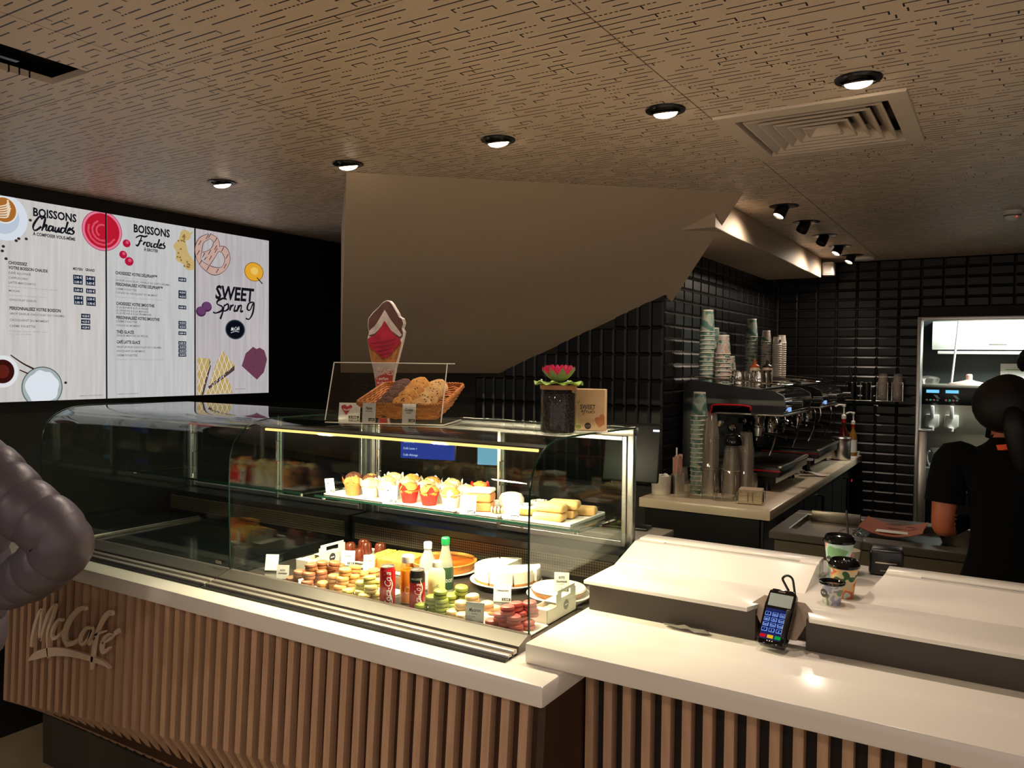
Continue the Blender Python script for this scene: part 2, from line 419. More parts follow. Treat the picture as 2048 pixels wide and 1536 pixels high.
# kitchen shell
M_kwall = mat('dark_grey_kitchen_wall', (52, 58, 58), 0.55)
q = B(); q.box(-1.3, 1.9, 8.66, 8.8, FL, CE); struct('wall_kitchen', q, M_kwall)
q = B(); q.box(-1.42, -1.3, 7.3, 8.8, FL, CE); struct('wall_kitchen_left', q, M_kwall)
q = B(); q.box(1.9, 2.02, 7.3, 8.8, FL, CE); struct('wall_kitchen_right', q, M_kwall)
q = B(); q.box(-1.3, 1.9, 7.3, 8.66, CE - 0.02, CE + 0.02); struct('ceiling_kitchen', q, mat('white_ceiling', (210, 210, 205), 0.7))
# ------------------------------------------------------------------ pastry counter
M_wood = mat('warm_oak_slat', (196, 158, 128), 0.55, var=(182, 144, 114), vscale=5, vstretch=(12, 12, 1))
M_wback = mat('brown_wood_panel', (66, 38, 23), 0.6, var=(56, 32, 19), vscale=6, vstretch=(10, 10, 1))
M_plinth = mat('grey_plinth', (58, 54, 46), 0.55)
def kz(x): return 0.155 + 0.116 * (x + 3.633)
cnt = thing('pastry_counter', 'wood slatted counter base under the glass pastry cases', 'counter', (0, 0, 0))
q = B(); ends = []
for x in (-3.84, -1.062):
    ends.append([(x, 1.905, 0.779), (x, 1.882, kz(x)), (x, 2.035, 0.035), (x, 2.30, 0.035), (x, 2.30, 0.779)])
q.add(ends[0] + ends[1], [(0, 1, 2, 3, 4), (9, 8, 7, 6, 5)] + [(i, i + 5, (i + 1) % 5 + 5, (i + 1) % 5) for i in range(5)])
mk('back_panel', q, M_wback, cnt, smooth=None)
for i in range(46):
    x0 = -3.853 + i * 0.0607; x1 = x0 + 0.027; z = kz(x0)
    f = [(1.876, 0.779), (1.850, z), (2.002, 0.028)]; bk = [(1.908, 0.779), (1.886, z + 0.008), (2.04, 0.04)]
    vs = [(x0, y, zz) for y, zz in f + bk] + [(x1, y, zz) for y, zz in f + bk]
    fs = [(0, 1, 7, 6), (1, 2, 8, 7), (0, 3, 4, 1), (1, 4, 5, 2), (6, 7, 10, 9), (7, 8, 11, 10), (2, 5, 11, 8), (3, 9, 10, 4), (4, 10, 11, 5), (0, 6, 9, 3)]
    mk('slat', B().add(vs, fs), M_wood, cnt, smooth=None)
q = B(); q.prism([(1.876, 0.779), (1.850, kz(-1.06)), (2.0, 0.03), (2.09, 0.03), (2.09, FL), (2.30, FL), (2.30, 0.779)], -1.062, -1.040, M=RIGHT); mk('end_panel', q, M_wback, cnt, smooth=None)
q = B(); q.prism([(1.90, 0.779), (1.88, kz(-3.84)), (2.02, 0.03), (2.30, 0.03), (2.30, 0.779)], -3.853, -3.841, M=RIGHT); mk('end_panel', q, M_wback, cnt, smooth=None)
q = B(); q.box(-3.78, -1.062, 1.985, 2.30, FL, 0.034, 0.003, seg=1); mk('plinth', q, M_plinth, cnt)
q = B(); q.box(-3.88, -1.018, 1.816, 2.92, 0.780, 0.842, 0.009); tag(mk('worktop', q, M_solid), 'long white worktop ledge in front of the pastry cases', 'worktop')
q = B(); q.box(-3.8, -1.1, 2.32, 2.88, FL, 0.778, 0.003, seg=1); tag(mk('case_cabinet', q, M_blackp), 'black cabinet carrying the pastry cases behind the slats', 'cabinet')

# raised script lettering on the slats: pen strokes, x and z in metres on the slat face
sgn = thing('lettering_sign', 'cream raised script lettering with an underline swoosh on the slats', 'sign', (0, 1.838, 0))
LET = [  # strokes: points, widths
 ('letter_m', [[(-3.5674, 0.4361), (-3.5574, 0.4863), (-3.5238, 0.5634), (-3.4836, 0.6133), (-3.4897, 0.5646), (-3.4996, 0.505), (-3.4925, 0.4812)], [20, 24, 24, 16, 20, 24, 16]]),
 ('letter_m', [[(-3.4925, 0.4797), (-3.4643, 0.5442), (-3.4274, 0.6082), (-3.3769, 0.6531), (-3.4006, 0.5956), (-3.4374, 0.5243), (-3.4399, 0.464), (-3.4332, 0.413)], [16, 22, 22, 12, 18, 20, 15, 5]]),
 ('letter_c', [[(-3.3213, 0.5976), (-3.3475, 0.5953), (-3.3832, 0.5642), (-3.4059, 0.5253), (-3.3945, 0.5067), (-3.3571, 0.5223), (-3.32, 0.5539)], [16, 16, 19, 20, 18, 16, 9]]),
 ('letter_capital_c', [[(-3.1537, 0.6674), (-3.1644, 0.677), (-3.2095, 0.6586), (-3.2694, 0.6094), (-3.307, 0.5539), (-3.3116, 0.5237), (-3.2876, 0.5064), (-3.2447, 0.5163), (-3.2022, 0.5424)], [16, 22, 24, 27, 30, 32, 30, 24, 12]]),
 ('letter_a', [[(-3.1092, 0.603), (-3.1436, 0.598), (-3.1811, 0.568), (-3.1981, 0.536), (-3.1773, 0.5257), (-3.1399, 0.5521), (-3.1068, 0.5987), (-3.1275, 0.5545), (-3.1277, 0.5346), (-3.1072, 0.549), (-3.0827, 0.5726)], [14, 16, 18, 20, 18, 14, 14, 16, 16, 12, 8]]),
 ('letter_f', [[(-2.9711, 0.6795), (-2.9788, 0.692), (-3.0142, 0.6718), (-3.0502, 0.6304), (-3.0786, 0.5828), (-3.0951, 0.5325), (-3.1078, 0.4732), (-3.1154, 0.4336)], [16, 22, 24, 20, 20, 20, 20, 8]]),
 ('letter_f', [[(-3.0907, 0.5782), (-3.0544, 0.5945), (-3.0186, 0.6073)], [8, 14, 9]]),
 ('letter_e', [[(-3.0348, 0.5562), (-2.9913, 0.581), (-2.9677, 0.6017), (-2.9911, 0.6005), (-3.0267, 0.5741), (-3.0445, 0.5379), (-3.0295, 0.5222), (-2.9876, 0.5492)], [10, 14, 14, 16, 20, 22, 20, 8]]),
 ('accent', [[(-2.9522, 0.6116), (-2.9275, 0.6277)], [20, 24]]),
 ('swoosh', [[(-3.589, 0.3731), (-3.5304, 0.4045), (-3.4293, 0.4412), (-3.3052, 0.4663), (-3.2028, 0.475), (-3.12, 0.4778), (-3.0393, 0.4781), (-2.9858, 0.467)], [8, 40, 46, 42, 34, 30, 24, 5]])]
M_sign = mat('cream_sign_lettering', (226, 200, 176), 0.5)
for nm, (pts, wd) in LET:
    q = B(); q.stroke(pts, [w_ * 0.00078 for w_ in wd], depth=0.012, M=FRONT, n=8); mk(nm, q, M_sign, sgn, smooth=0.5)

# ------------------------------------------------------------------ glass cases
PROF = [(2.035, 0.886), (2.030, 1.06), (2.028, 1.22), (2.032, 1.315), (2.047, 1.365), (2.075, 1.402), (2.12, 1.432), (2.18, 1.450), (2.26, 1.456), (2.43, 1.456)]
def prof_s(): return PROF[:3] + cr(PROF[3:], 3)
M_cfloor = mat('case_floor', (52, 48, 44), 0.22, spec=0.5)
M_ramp = mat('case_ramp_steel', (92, 85, 78), 0.4, 0.35); M_rail = mat('case_rail_steel', (186, 178, 168), 0.35, 0.5)
M_perf = None
def perf_mat():
    m = bpy.data.materials.new('perforated_grille'); m.use_nodes = True; nt = m.node_tree; L = nt.links.new
    bs = nt.nodes['Principled BSDF']; bs.inputs['Metallic'].default_value = 0.5; bs.inputs['Roughness'].default_value = 0.4
    tc = nt.nodes.new('ShaderNodeTexCoord'); mp = nt.nodes.new('ShaderNodeMapping'); mp.inputs['Scale'].default_value = (95, 95, 95)
    vo = nt.nodes.new('ShaderNodeTexVoronoi'); vo.inputs['Randomness'].default_value = 0.0; vo.inputs['Scale'].default_value = 1.0
    rp = nt.nodes.new('ShaderNodeValToRGB'); rp.color_ramp.interpolation = 'CONSTANT'
    rp.color_ramp.elements[0].color = lin((12, 11, 10)); rp.color_ramp.elements[1].position = 0.32; rp.color_ramp.elements[1].color = lin((96, 84, 68))
    L(tc.outputs['Object'], mp.inputs[0]); L(mp.outputs[0], vo.inputs['Vector']); L(vo.outputs['Distance'], rp.inputs[0]); L(rp.outputs[0], bs.inputs['Base Color']); return m
M_perf = perf_mat()
def sheet(P, x0, x1, th=0.005):
    q = B(); n = len(P); vs = []
    for x in (x0, x1): vs += [(x, y, z) for y, z in P]
    fs = [(i, i + 1, n + i + 1, n + i) for i in range(n - 1)]
    off = []
    for i in range(n):
        a, c = P[max(i - 1, 0)], P[min(i + 1, n - 1)]; dy, dz = c[0] - a[0], c[1] - a[1]; l = math.hypot(dy, dz)
        off.append((P[i][0] + dz / l * th, P[i][1] - dy / l * th))
    for x in (x0, x1): vs += [(x, y, z) for y, z in off]
    o = 2 * n
    fs += [(o + i, o + n + i, o + n + i + 1, o + i + 1) for i in range(n - 1)]
    q.add(vs, fs); return q
def end_pane(x, th=0.006):
    pts = prof_s() + [(2.82, 1.448), (2.82, 0.905)]
    q = B(); q.prism(pts, x - th / 2, x + th / 2, M=RIGHT); return q
def make_case(name, label, x0, x1, lit, ends):
    c = thing(name, label, 'display case', (0, 0, 0))
    q = B(); q.box(x0, x1, 2.05, 2.85, 0.843, 0.858); mk('floor_plate', q, M_cfloor if lit else mat('dark_glass_floor', (14, 19, 19), 0.12), c)
    q = B(); q.prism([(2.048, 0.884), (2.03, 0.884), (1.978, 0.866), (1.974, 0.8425), (2.048, 0.8425)], x0, x1, M=RIGHT); mk('front_ramp', q, M_ramp, c, smooth=None)
    q = B(); q.box(x0, x1, 1.948, 1.970, 0.8425, 0.862, 0.003); mk('front_rail', q, M_rail, c)
    q = B(); q.box(x0, x1, 1.921, 1.941, 0.8425, 0.857, 0.003); mk('front_rail', q, M_rail, c)
    q = B(); q.box(x0, x1, 1.903, 1.974, 0.8425, 0.850); mk('gasket', q, M_blackp, c)
    P = prof_s(); mk('front_glass', sheet(P, x0 + 0.004, x1 - 0.004), M_glass, c)
    q = B(); q.prism([(2.43, 1.4505), (2.43, 1.4555), (2.82, 1.4535), (2.82, 1.4485)], x0 + 0.004, x1 - 0.004, M=RIGHT); mk('top_glass', q, M_glass, c, smooth=None)
    q = B(); q.box(x0, x1, 2.80, 2.85, 1.418, 1.448, 0.003); mk('top_beam', q, M_alu, c)
    q = B(); q.box(x0 + 0.01, x1 - 0.01, 2.70, 2.85, 0.859, 0.985); mk('air_duct', q, M_blackp, c)
    q = B(); q.box(x0 + 0.03, x1 - 0.03, 2.694, 2.70, 0.885, 0.955); mk('air_grille', q, M_perf, c)
    for x in (x0 + 0.018, x1 - 0.018):
        q = B(); q.box(x - 0.012, x + 0.012, 2.815, 2.845, 0.985, 1.42, 0.003); mk('post', q, M_alu, c)
    xm = x0 + (x1 - x0) * 0.545
    for a, d_, yy in ((x0 + 0.034, xm + 0.012, 2.838), (xm - 0.012, x1 - 0.034, 2.822)):
        dr = bpy.data.objects.new('sliding_door', None); COL.objects.link(dr); dr.parent = c
        q = B(); q.box(a, a + 0.018, yy - 0.008, yy + 0.008, 0.99, 1.415, 0.002, seg=1); mk('stile', q, M_alu, dr)
        q = B(); q.box(d_ - 0.018, d_, yy - 0.008, yy + 0.008, 0.99, 1.415, 0.002, seg=1); mk('stile', q, M_alu, dr)
        q = B(); q.box(a + 0.018, d_ - 0.018, yy - 0.008, yy + 0.008, 0.99, 1.012, 0.002, seg=1); mk('rail', q, M_alu, dr)
        q = B(); q.box(a + 0.018, d_ - 0.018, yy - 0.008, yy + 0.008, 1.398, 1.415, 0.002, seg=1); mk('rail', q, M_alu, dr)
        q = B(); q.box(a + 0.018, d_ - 0.018, yy - 0.002, yy + 0.002, 1.012, 1.398); mk('pane', q, M_glass, dr, smooth=None)
        q = B(); hx = a + 0.03; q.tube([(hx, yy - 0.008, 1.18), (hx, yy - 0.03, 1.18), (hx, yy - 0.03, 1.28), (hx, yy - 0.008, 1.28)], 0.004, 6); mk('handle', q, M_chrome, dr)
    for x in ends:
        mk('end_glass', end_pane(x), M_glass, c, smooth=None)
        e = B(); pts = prof_s(); e.tube([(x, y, z) for y, z in pts] + [(x, 2.82, 1.449)], 0.0034, 6); mk('glass_edge', e, M_gedge, c)
    q = B(); q.box(x0 + 0.035, x1 - 0.045, 2.446, 2.748, 1.112, 1.120); mk('glass_shelf', q, M_glass, c, smooth=None)
    q = B(); q.box(x0 + 0.035, x1 - 0.045, 2.4405, 2.446, 1.1115, 1.1205); mk('shelf_edge', q, M_gedge, c)
    for x in (x0 + 0.06, x1 - 0.07):
        q = B(); q.tube([(x, 2.82, 1.095), (x, 2.47, 1.106)], 0.006, 6); q.tube([(x, 2.47, 1.10), (x, 2.47, 1.112)], 0.010, 8); mk('shelf_bracket', q, M_chrome, c)
    # lamp housing under the top glass
    q = B(); q.prism([(2.156, 1.425), (2.156, 1.430), (2.176, 1.437), (2.176, 1.425)], x0 + 0.02, x1 - 0.02, M=RIGHT)
    mk('lamp_housing', q, M_dsteel, c, smooth=None)
    q = B(); q.tube([(x0 + 0.05, 2.165, 1.419), (x1 - 0.05, 2.165, 1.419)], 0.005, 8)
    mk('lamp_tube', q, emat('lit_warm_tube', (255, 206, 120), 1.6) if lit else M_white, c)
    return c
make_case('pastry_case', 'lit glass case full of pastries beside the right counter', -2.527, -1.190, True, (-1.190, -2.5265))
make_case('pastry_case', 'dark empty glass case with curved front at the left end', -3.860, -2.533, False, (-3.857,))
lamp('case_light', 'AREA', (-1.86, 2.165, 1.398), 31.0, (1.0, 0.81, 0.54), (-1.86, 2.36, 0.9), shape='RECTANGLE', size=1.2, size_y=0.03)
q = B(); q.box(-3.578, -3.568, 2.06, 2.68, 0.859, 0.872, 0.002); q.box(-3.56, -3.555, 2.06, 2.68, 0.859, 0.866); tag(mk('floor_rail', q, M_steel), 'steel rail lying on the floor of the empty case', 'rail')
q = B(); q.rect(-2.60, 0.897, -2.572, 0.907, 0.0, M=T(0, 2.0265, 0) @ FRONT)
q = B(); q.box(-2.604, -2.57, 2.0275, 2.0285, 0.898, 0.910); tag(mk('maker_plate', q, M_steel), 'tiny metal plate on the lower corner of the empty case front', 'plate')

# ------------------------------------------------------------------ right-hand counter
rc = thing('service_counter', 'slatted base of the right hand counter in shade', 'counter', (0, 0, 0))
M_wood2 = M_wood
q = B(); q.box(-1.034, 1.15, 2.135, 2.30, FL, 0.8415); mk('back_panel', q, mat('black_backing', (26, 18, 14), 0.7), rc)
sl = None
for i in range(37):
    x0 = -1.032 + i * 0.0590
    if sl is None:
        q = B(); q.box(0, 0.026, 2.10, 2.137, FL, 0.8415); sl = mk('slat', q, M_wood2, rc, (x0, 0, 0), smooth=None)
    else: share('slat', sl, rc, (x0, 0, 0))
q = B(); q.box(-1.143, 1.18, 1.932, 3.06, 0.8425, 0.900, 0.006); tag(mk('worktop', q, M_solid), 'white lower worktop of the right hand counter', 'worktop')
M_front = mat('taupe_front_panel', (64, 55, 47), 0.5)
ru = thing('raised_counter', 'white raised serving ledge with dark taupe front on the right counter', 'counter', (0, 0, 0))
q = B(); q.box(-1.128, -0.598, 2.312, 2.34, 0.901, 0.988); mk('front_panel', q, M_front, ru)
q = B(); q.box(-0.598, -0.458, 2.40, 2.42, 0.901, 0.988); mk('recess_panel', q, M_front, ru)
q = B(); q.box(-0.458, 1.15, 2.312, 2.34, 0.901, 0.988); mk('front_panel', q, M_front, ru)
q = B(); q.prism([(-1.136, 2.285), (-0.615, 2.285), (-0.58, 2.40), (-0.475, 2.40), (-0.445, 2.285), (1.16, 2.285), (1.16, 3.0), (-1.136, 3.0)], 0.988, 1.0, bev=0.002); mk('top_slab', q, M_solid, ru)
q = B(); q.box(-1.128, 1.15, 2.42, 2.99, 0.901, 0.988); mk('core', q, M_front, ru)
def wedge(xa, xb, sa, sb):
    z1 = 1.048; q = B()
    f0, f1 = (2.53, 1.0), (2.70, z1)
    vs = [(xa, 2.525, 1.0), (xb, 2.525, 1.0), (xb + sb, 2.70, z1), (xa + sa, 2.70, z1), (xb + sb, 2.725, z1), (xa + sa, 2.725, z1), (xb + sb, 2.725, 1.0), (xa + sa, 2.725, 1.0)]
    q.add(vs, [(0, 1, 2, 3), (3, 2, 4, 5), (5, 4, 6, 7), (1, 6, 4, 2), (0, 3, 5, 7), (0, 7, 6, 1)])
    mk('sloped_ledge', q, M_solid, ru, smooth=None)
    q = B(); q.box(xa + sa + 0.10, xb + sb - 0.06, 2.725, 2.742, 1.0, 1.045); mk('slot', q, M_blackp, ru)
    q = B(); q.box(xa + sa, xb + sb, 2.742, 2.82, 1.0, z1 + 0.004, 0.003); q.box(xa + sa, xa + sa + 0.10, 2.725, 2.742, 1.0, z1); q.box(xb + sb - 0.06, xb + sb, 2.725, 2.742, 1.0, z1); mk('rear_lip', q, M_solid, ru)
wedge(-1.136, -0.506, 0.0, 0.0)
wedge(-0.352, 1.16, 0.045, 0)
TXT = [
  (0, 'BOISSONS', 2.1493, 2.3967, 0.219, 0.0416, 'b'),
  (0, 'À COMPOSER VOUS-MÊME', 2.1472, 2.2992, 0.2142, 0.0164, 'n'),
  (0, 'CHOISISSEZ', 2.0314, 2.1438, 0.089, 0.0153, 'n'),
  (0, 'VOTRE BOISSON CHAUDE', 2.0312, 2.12, 0.1882, 0.0153, 'n'),
  (0, 'MOYEN', 2.3488, 2.1475, 0.05, 0.014, 'n'),
  (0, 'GRAND', 2.4149, 2.1486, 0.0505, 0.0142, 'n'),
  (0, 'CAFÉ ALLONGÉ', 2.031, 2.0968, 0.1055, 0.0109, 'g'),
  (0, 'CAPPUCCINO', 2.0322, 2.0731, 0.0913, 0.0109, 'g'),
  (0, 'LATTE MACCHIATO', 2.0321, 2.0496, 0.128, 0.0109, 'g'),
  (0, 'MOCHA', 2.0325, 2.0095, 0.0515, 0.011, 'g'),
  (0, 'CHOCOLAT CHAUD', 2.0335, 1.966, 0.1297, 0.011, 'g'),
  (0, 'SIROP SAVEUR CHOCOLAT OU CARAMEL', 2.0365, 1.8984, 0.2688, 0.0109, 'g'),
  (0, 'CROQUANT DU MOMENT', 2.0362, 1.8673, 0.1883, 0.011, 'g'),
  (0, 'CRÈME FOUETTÉE', 2.036, 1.8379, 0.122, 0.0109, 'g'),
  (0, 'Espresso, lait chaud, mousse de lait', 2.0319, 2.0312, 0.2374, 0.0081, 'l'),
  (0, 'Espresso, chocolat chaud', 2.0337, 1.9901, 0.173, 0.0081, 'l'),
  (0, 'Nappage saveur vanille, miel', 2.0359, 1.8149, 0.1794, 0.008, 'l'),
  (0, 'ou riz soufflé', 2.0358, 1.8001, 0.0987, 0.008, 'l'),
  (0, 'PERSONNALISEZ VOTRE BOISSON', 2.0353, 1.9225, 0.2486, 0.0161, 'n'),
  (0, 'suggestion de présentation', 2.3769, 1.4873, 0.1296, 0.0055, 'g'),
  (1, 'BOISSONS', 2.6899, 2.3924, 0.2255, 0.0448, 'b'),
  (1, 'À SIROTER', 2.7513, 2.2957, 0.0887, 0.0168, 'n'),
  (1, 'CHOISISSEZ VOTRE DÉLIFRAPP™', 2.5817, 2.1477, 0.2513, 0.0171, 'n'),
  (1, 'PERSONNALISEZ VOTRE DÉLIFRAPP™', 2.5831, 2.0862, 0.2851, 0.0171, 'n'),
  (1, 'CHOISISSEZ VOTRE SMOOTHIE', 2.5853, 1.9811, 0.2303, 0.0172, 'n'),
  (1, 'PERSONNALISEZ VOTRE SMOOTHIE', 2.5859, 1.9047, 0.2627, 0.0172, 'n'),
  (1, 'THÉS GLACÉS', 2.5864, 1.8261, 0.1042, 0.0172, 'n'),
  (1, 'CAFÉ LATTE GLACÉ', 2.5871, 1.7704, 0.1396, 0.0172, 'n'),
  (1, 'SAVEUR CHOCOLAT, VANILLE OU CAFÉ-CARAMEL', 2.5832, 2.1112, 0.3336, 0.0114, 'g'),
  (1, 'CRÈME FOUETTÉE', 2.5839, 2.0636, 0.1211, 0.0114, 'g'),
  (1, 'COOKIE OU CROQUANT DU MOMENT', 2.5838, 2.0431, 0.2509, 0.0114, 'g'),
  (1, 'À LA BANANE & À LA FRAISE', 2.5861, 1.9638, 0.192, 0.0115, 'g'),
  (1, "À L'ANANAS & À LA MANGUE", 2.586, 1.9467, 0.192, 0.0114, 'g'),
  (1, 'À LA PÊCHE & À LA FRAMBOISE', 2.586, 1.931, 0.2106, 0.0115, 'g'),
  (1, 'CRÈME FOUETTÉE', 2.5858, 1.8864, 0.1213, 0.0114, 'g'),
  (1, 'COULIS DU MOMENT', 2.5866, 1.8645, 0.1404, 0.0115, 'g'),
  (1, 'SAVEUR MENTHE OU PÊCHE', 2.5872, 1.8089, 0.1876, 0.0115, 'g'),
  (1, 'SIROP SAVEUR CHOCOLAT OU CARAMEL', 2.5878, 1.7462, 0.2748, 0.0115, 'g'),
  (1, 'CROQUANT DU MOMENT', 2.5877, 1.7237, 0.1683, 0.0115, 'g'),
  (1, 'CRÈME FOUETTÉE', 2.5876, 1.7001, 0.1225, 0.0115, 'g'),
  (1, 'Glace pilée et lait entier', 2.5833, 2.1297, 0.1906, 0.0081, 'l'),
  (1, 'Nappage saveur chocolat ou caramel', 2.5837, 2.0221, 0.2844, 0.0081, 'l'),
  (1, 'Nappage saveur chocolat ou caramel', 2.5884, 1.6798, 0.2837, 0.0082, 'l'),
  (1, 'suggestion de présentation', 2.592, 1.4901, 0.1202, 0.0057, 'g'),
  (2, 'SWEET', 3.2291, 2.0621, 0.2991, 0.0845, 'b'),
  (2, 'photo non contractuelle', 3.3787, 1.498, 0.082, 0.0067, 'g'),
]
PRC = [
  (0, '2.90 €', 2.3493, 2.098, 2.4003, 2.1231),
  (0, '3.40 €', 2.4154, 2.0977, 2.4678, 2.1232),
  (0, '3.00 €', 2.35, 2.0739, 2.4001, 2.0987),
  (0, '3.60 €', 2.4161, 2.0734, 2.4676, 2.0985),
  (0, '3.00 €', 2.3513, 2.0328, 2.4015, 2.0572),
  (0, '3.50 €', 2.4175, 2.0317, 2.4691, 2.0564),
  (0, '3.00 €', 2.3527, 1.9916, 2.4021, 2.0155),
  (0, '3.50 €', 2.4189, 1.9899, 2.4697, 2.0141),
  (0, '3.00 €', 2.3533, 1.9682, 2.4028, 1.9919),
  (0, '3.90 €', 2.4196, 1.9662, 2.4704, 1.9902),
  (0, '+0.30 €', 2.3903, 1.8991, 2.4397, 1.9223),
  (0, '+0.35 €', 2.3901, 1.8692, 2.4396, 1.8921),
  (0, '+0.30 €', 2.39, 1.8393, 2.4394, 1.8619),
  (1, '4.00 €', 2.9722, 2.1437, 3.0246, 2.1678),
  (1, '+0.30 €', 2.972, 2.0682, 3.0245, 2.0917),
  (1, '+0.35 €', 2.972, 2.0445, 3.0244, 2.0678),
  (1, '4.00 €', 2.9719, 1.9813, 3.0244, 2.004),
  (1, '+0.30 €', 2.9717, 1.8899, 3.0242, 1.9117),
  (1, '+0.30 €', 2.9717, 1.8662, 3.0242, 1.8878),
  (1, '4.00 €', 2.9716, 1.8292, 3.0241, 1.8505),
  (1, '4.00 €', 2.9715, 1.772, 3.0241, 1.7928),
  (1, '+0.30 €', 2.9715, 1.7482, 3.024, 1.7688),
  (1, '+0.35 €', 2.9714, 1.7253, 3.024, 1.7456),
  (1, '+0.30 €', 2.9714, 1.7015, 3.024, 1.7216),
]
SHP = {
  'chaudes': [[(2.1929, 2.3828), (2.1798, 2.3957), (2.1526, 2.3542), (2.1503, 2.3294), (2.1633, 2.326), (2.189, 2.3477)], [(2.1915, 2.3878), (2.2078, 2.3978), (2.2046, 2.371), (2.1911, 2.3277), (2.2001, 2.3478), (2.2149, 2.359), (2.2111, 2.3344), (2.2222, 2.3345)], [(2.2463, 2.3561), (2.2313, 2.3562), (2.2237, 2.3362), (2.2356, 2.3341), (2.2493, 2.3566), (2.2446, 2.3354), (2.2537, 2.3367)], [(2.2613, 2.3568), (2.2567, 2.3348), (2.2673, 2.3348), (2.278, 2.3562), (2.2749, 2.3344), (2.284, 2.3357)], [(2.3072, 2.3559), (2.2918, 2.3552), (2.2855, 2.3359), (2.2978, 2.333), (2.3134, 2.3606), (2.3228, 2.3928), (2.3101, 2.3394), (2.3179, 2.3343)], [(2.3179, 2.3436), (2.3335, 2.352), (2.3335, 2.3597), (2.3226, 2.3504), (2.3209, 2.3332), (2.335, 2.3352)], [(2.3524, 2.3686), (2.3429, 2.3533), (2.3538, 2.3456), (2.3474, 2.3323), (2.3334, 2.3319)]],
  'froides': [[(2.7014, 2.3616), (2.7287, 2.377), (2.7561, 2.3749), (2.7746, 2.3833)], [(2.7378, 2.3749), (2.7286, 2.3461), (2.7131, 2.3191), (2.7013, 2.3234)], [(2.7195, 2.3449), (2.7423, 2.3504)], [(2.7533, 2.3452), (2.7477, 2.326), (2.7533, 2.3401), (2.7662, 2.3452)], [(2.7866, 2.3461), (2.7717, 2.3425), (2.7698, 2.3254), (2.7828, 2.3254), (2.7884, 2.3413), (2.7866, 2.3461)], [(2.8015, 2.3464), (2.794, 2.3251), (2.8052, 2.3248)], [(2.8335, 2.342), (2.8184, 2.3418), (2.8127, 2.3258), (2.8259, 2.324), (2.8392, 2.3462), (2.8488, 2.3731), (2.8354, 2.3269), (2.8449, 2.3247)], [(2.8449, 2.3333), (2.8602, 2.3403), (2.8602, 2.3472), (2.8487, 2.3389), (2.8468, 2.3232), (2.8621, 2.3251)], [(2.8814, 2.3585), (2.8717, 2.3435), (2.8832, 2.3364), (2.8774, 2.3236), (2.8621, 2.3234)]],
  'spring': [[(3.3123, 2.0578), (3.2966, 2.0687), (3.2489, 2.0496), (3.2434, 2.0281), (3.2787, 2.0146), (3.2765, 1.9904), (3.2324, 1.9722), (3.2127, 1.9775)], [(3.2966, 2.0288), (3.2832, 1.9797), (3.2654, 1.937)], [(3.2921, 2.0173), (3.3213, 2.0332), (3.3259, 2.0055), (3.2989, 1.988), (3.2877, 1.9939)], [(3.344, 2.03), (3.3372, 1.994), (3.3463, 2.0189), (3.3669, 2.0315)], [(3.3806, 2.0305), (3.3692, 1.994), (3.3876, 1.9969)], [(3.4038, 2.032), (3.3899, 1.9905), (3.4084, 2.0228), (3.4271, 2.0297), (3.4201, 1.9922), (3.4388, 1.998)], [(3.5197, 2.0587), (3.4861, 2.0488), (3.4719, 2.0143), (3.4934, 2.006), (3.5246, 2.0562), (3.5174, 1.993), (3.4887, 1.9481), (3.4601, 1.9515)]],
  'saucer': (2.0183, 2.3676, 0.1057, 0.112),
  'latte': (2.0135, 2.4032, 0.0558, 0.0592),
  'redbowl': (2.5088, 2.3727, 0.1129, 0.108),
  'choc': (2.0013, 1.62, 0.0736, 0.0786),
  'cream': (2.1898, 1.5393, 0.1019, 0.1046),
  'rasp1': (2.6479, 2.3231, 0.023, 0.0214),
  'rasp2': (2.6274, 2.259, 0.0228, 0.0213),
  'rasp3': (2.6626, 2.2259, 0.0258, 0.024),
  'cook': (3.0814, 2.3298, 0.1347, 0.1159),
  'cookp': (3.0201, 2.4198, 0.0355, 0.0309),
  'orange': (3.5264, 2.2539, 0.0773, 0.0616),
  'mac1': (3.1676, 2.0067, 0.0364, 0.0309),
  'mac2': (3.1272, 1.9753, 0.0359, 0.0307),
  'badge': (3.3794, 1.8765, 0.076, 0.0624),
  'slice': [(3.5202, 1.7708), (3.5469, 1.7568), (3.575, 1.7661), (3.6122, 1.7481), (3.6348, 1.6893), (3.6088, 1.6055), (3.5509, 1.5572), (3.4843, 1.6064), (3.4298, 1.6468), (3.4604, 1.7265)],
  'cake1': [(3.1015, 1.6974), (3.1888, 1.6908), (3.1974, 1.645), (3.1297, 1.4707), (3.1013, 1.4716)],
  'cake2': [(3.281, 1.7446), (3.374, 1.6497), (3.2766, 1.5705), (3.1779, 1.5215), (3.2378, 1.6681)],
  'cake3': [(3.2989, 1.5889), (3.3329, 1.551), (3.3626, 1.4748), (3.1478, 1.4738), (3.1833, 1.5213)],
  'pretz': [[(3.1891, 2.4386), (3.1305, 2.4036), (3.1094, 2.3471), (3.1146, 2.2849), (3.1569, 2.2489), (3.2215, 2.2283), (3.2876, 2.2488), (3.319, 2.3078), (3.2988, 2.3611), (3.2489, 2.3642), (3.2107, 2.323), (3.1675, 2.2727)], [(3.1891, 2.4386), (3.2325, 2.4171), (3.2324, 2.3714), (3.189, 2.3387), (3.1463, 2.3155)]],
  'spoon': [(3.5498, 2.2196), (3.5952, 2.1829)],
  'stick': [(2.0385, 1.7005), (2.0943, 1.6603), (2.1479, 1.632)],
  'stick2': [(2.0799, 1.627), (2.1296, 1.6043)],
  'bean': [(2.1362, 2.3718), (2.1163, 2.2764), (2.0689, 2.2613), (2.0809, 2.2731), (2.0045, 2.2037), (2.0213, 2.1681), (2.0094, 2.226), (2.3073, 1.56)],
}
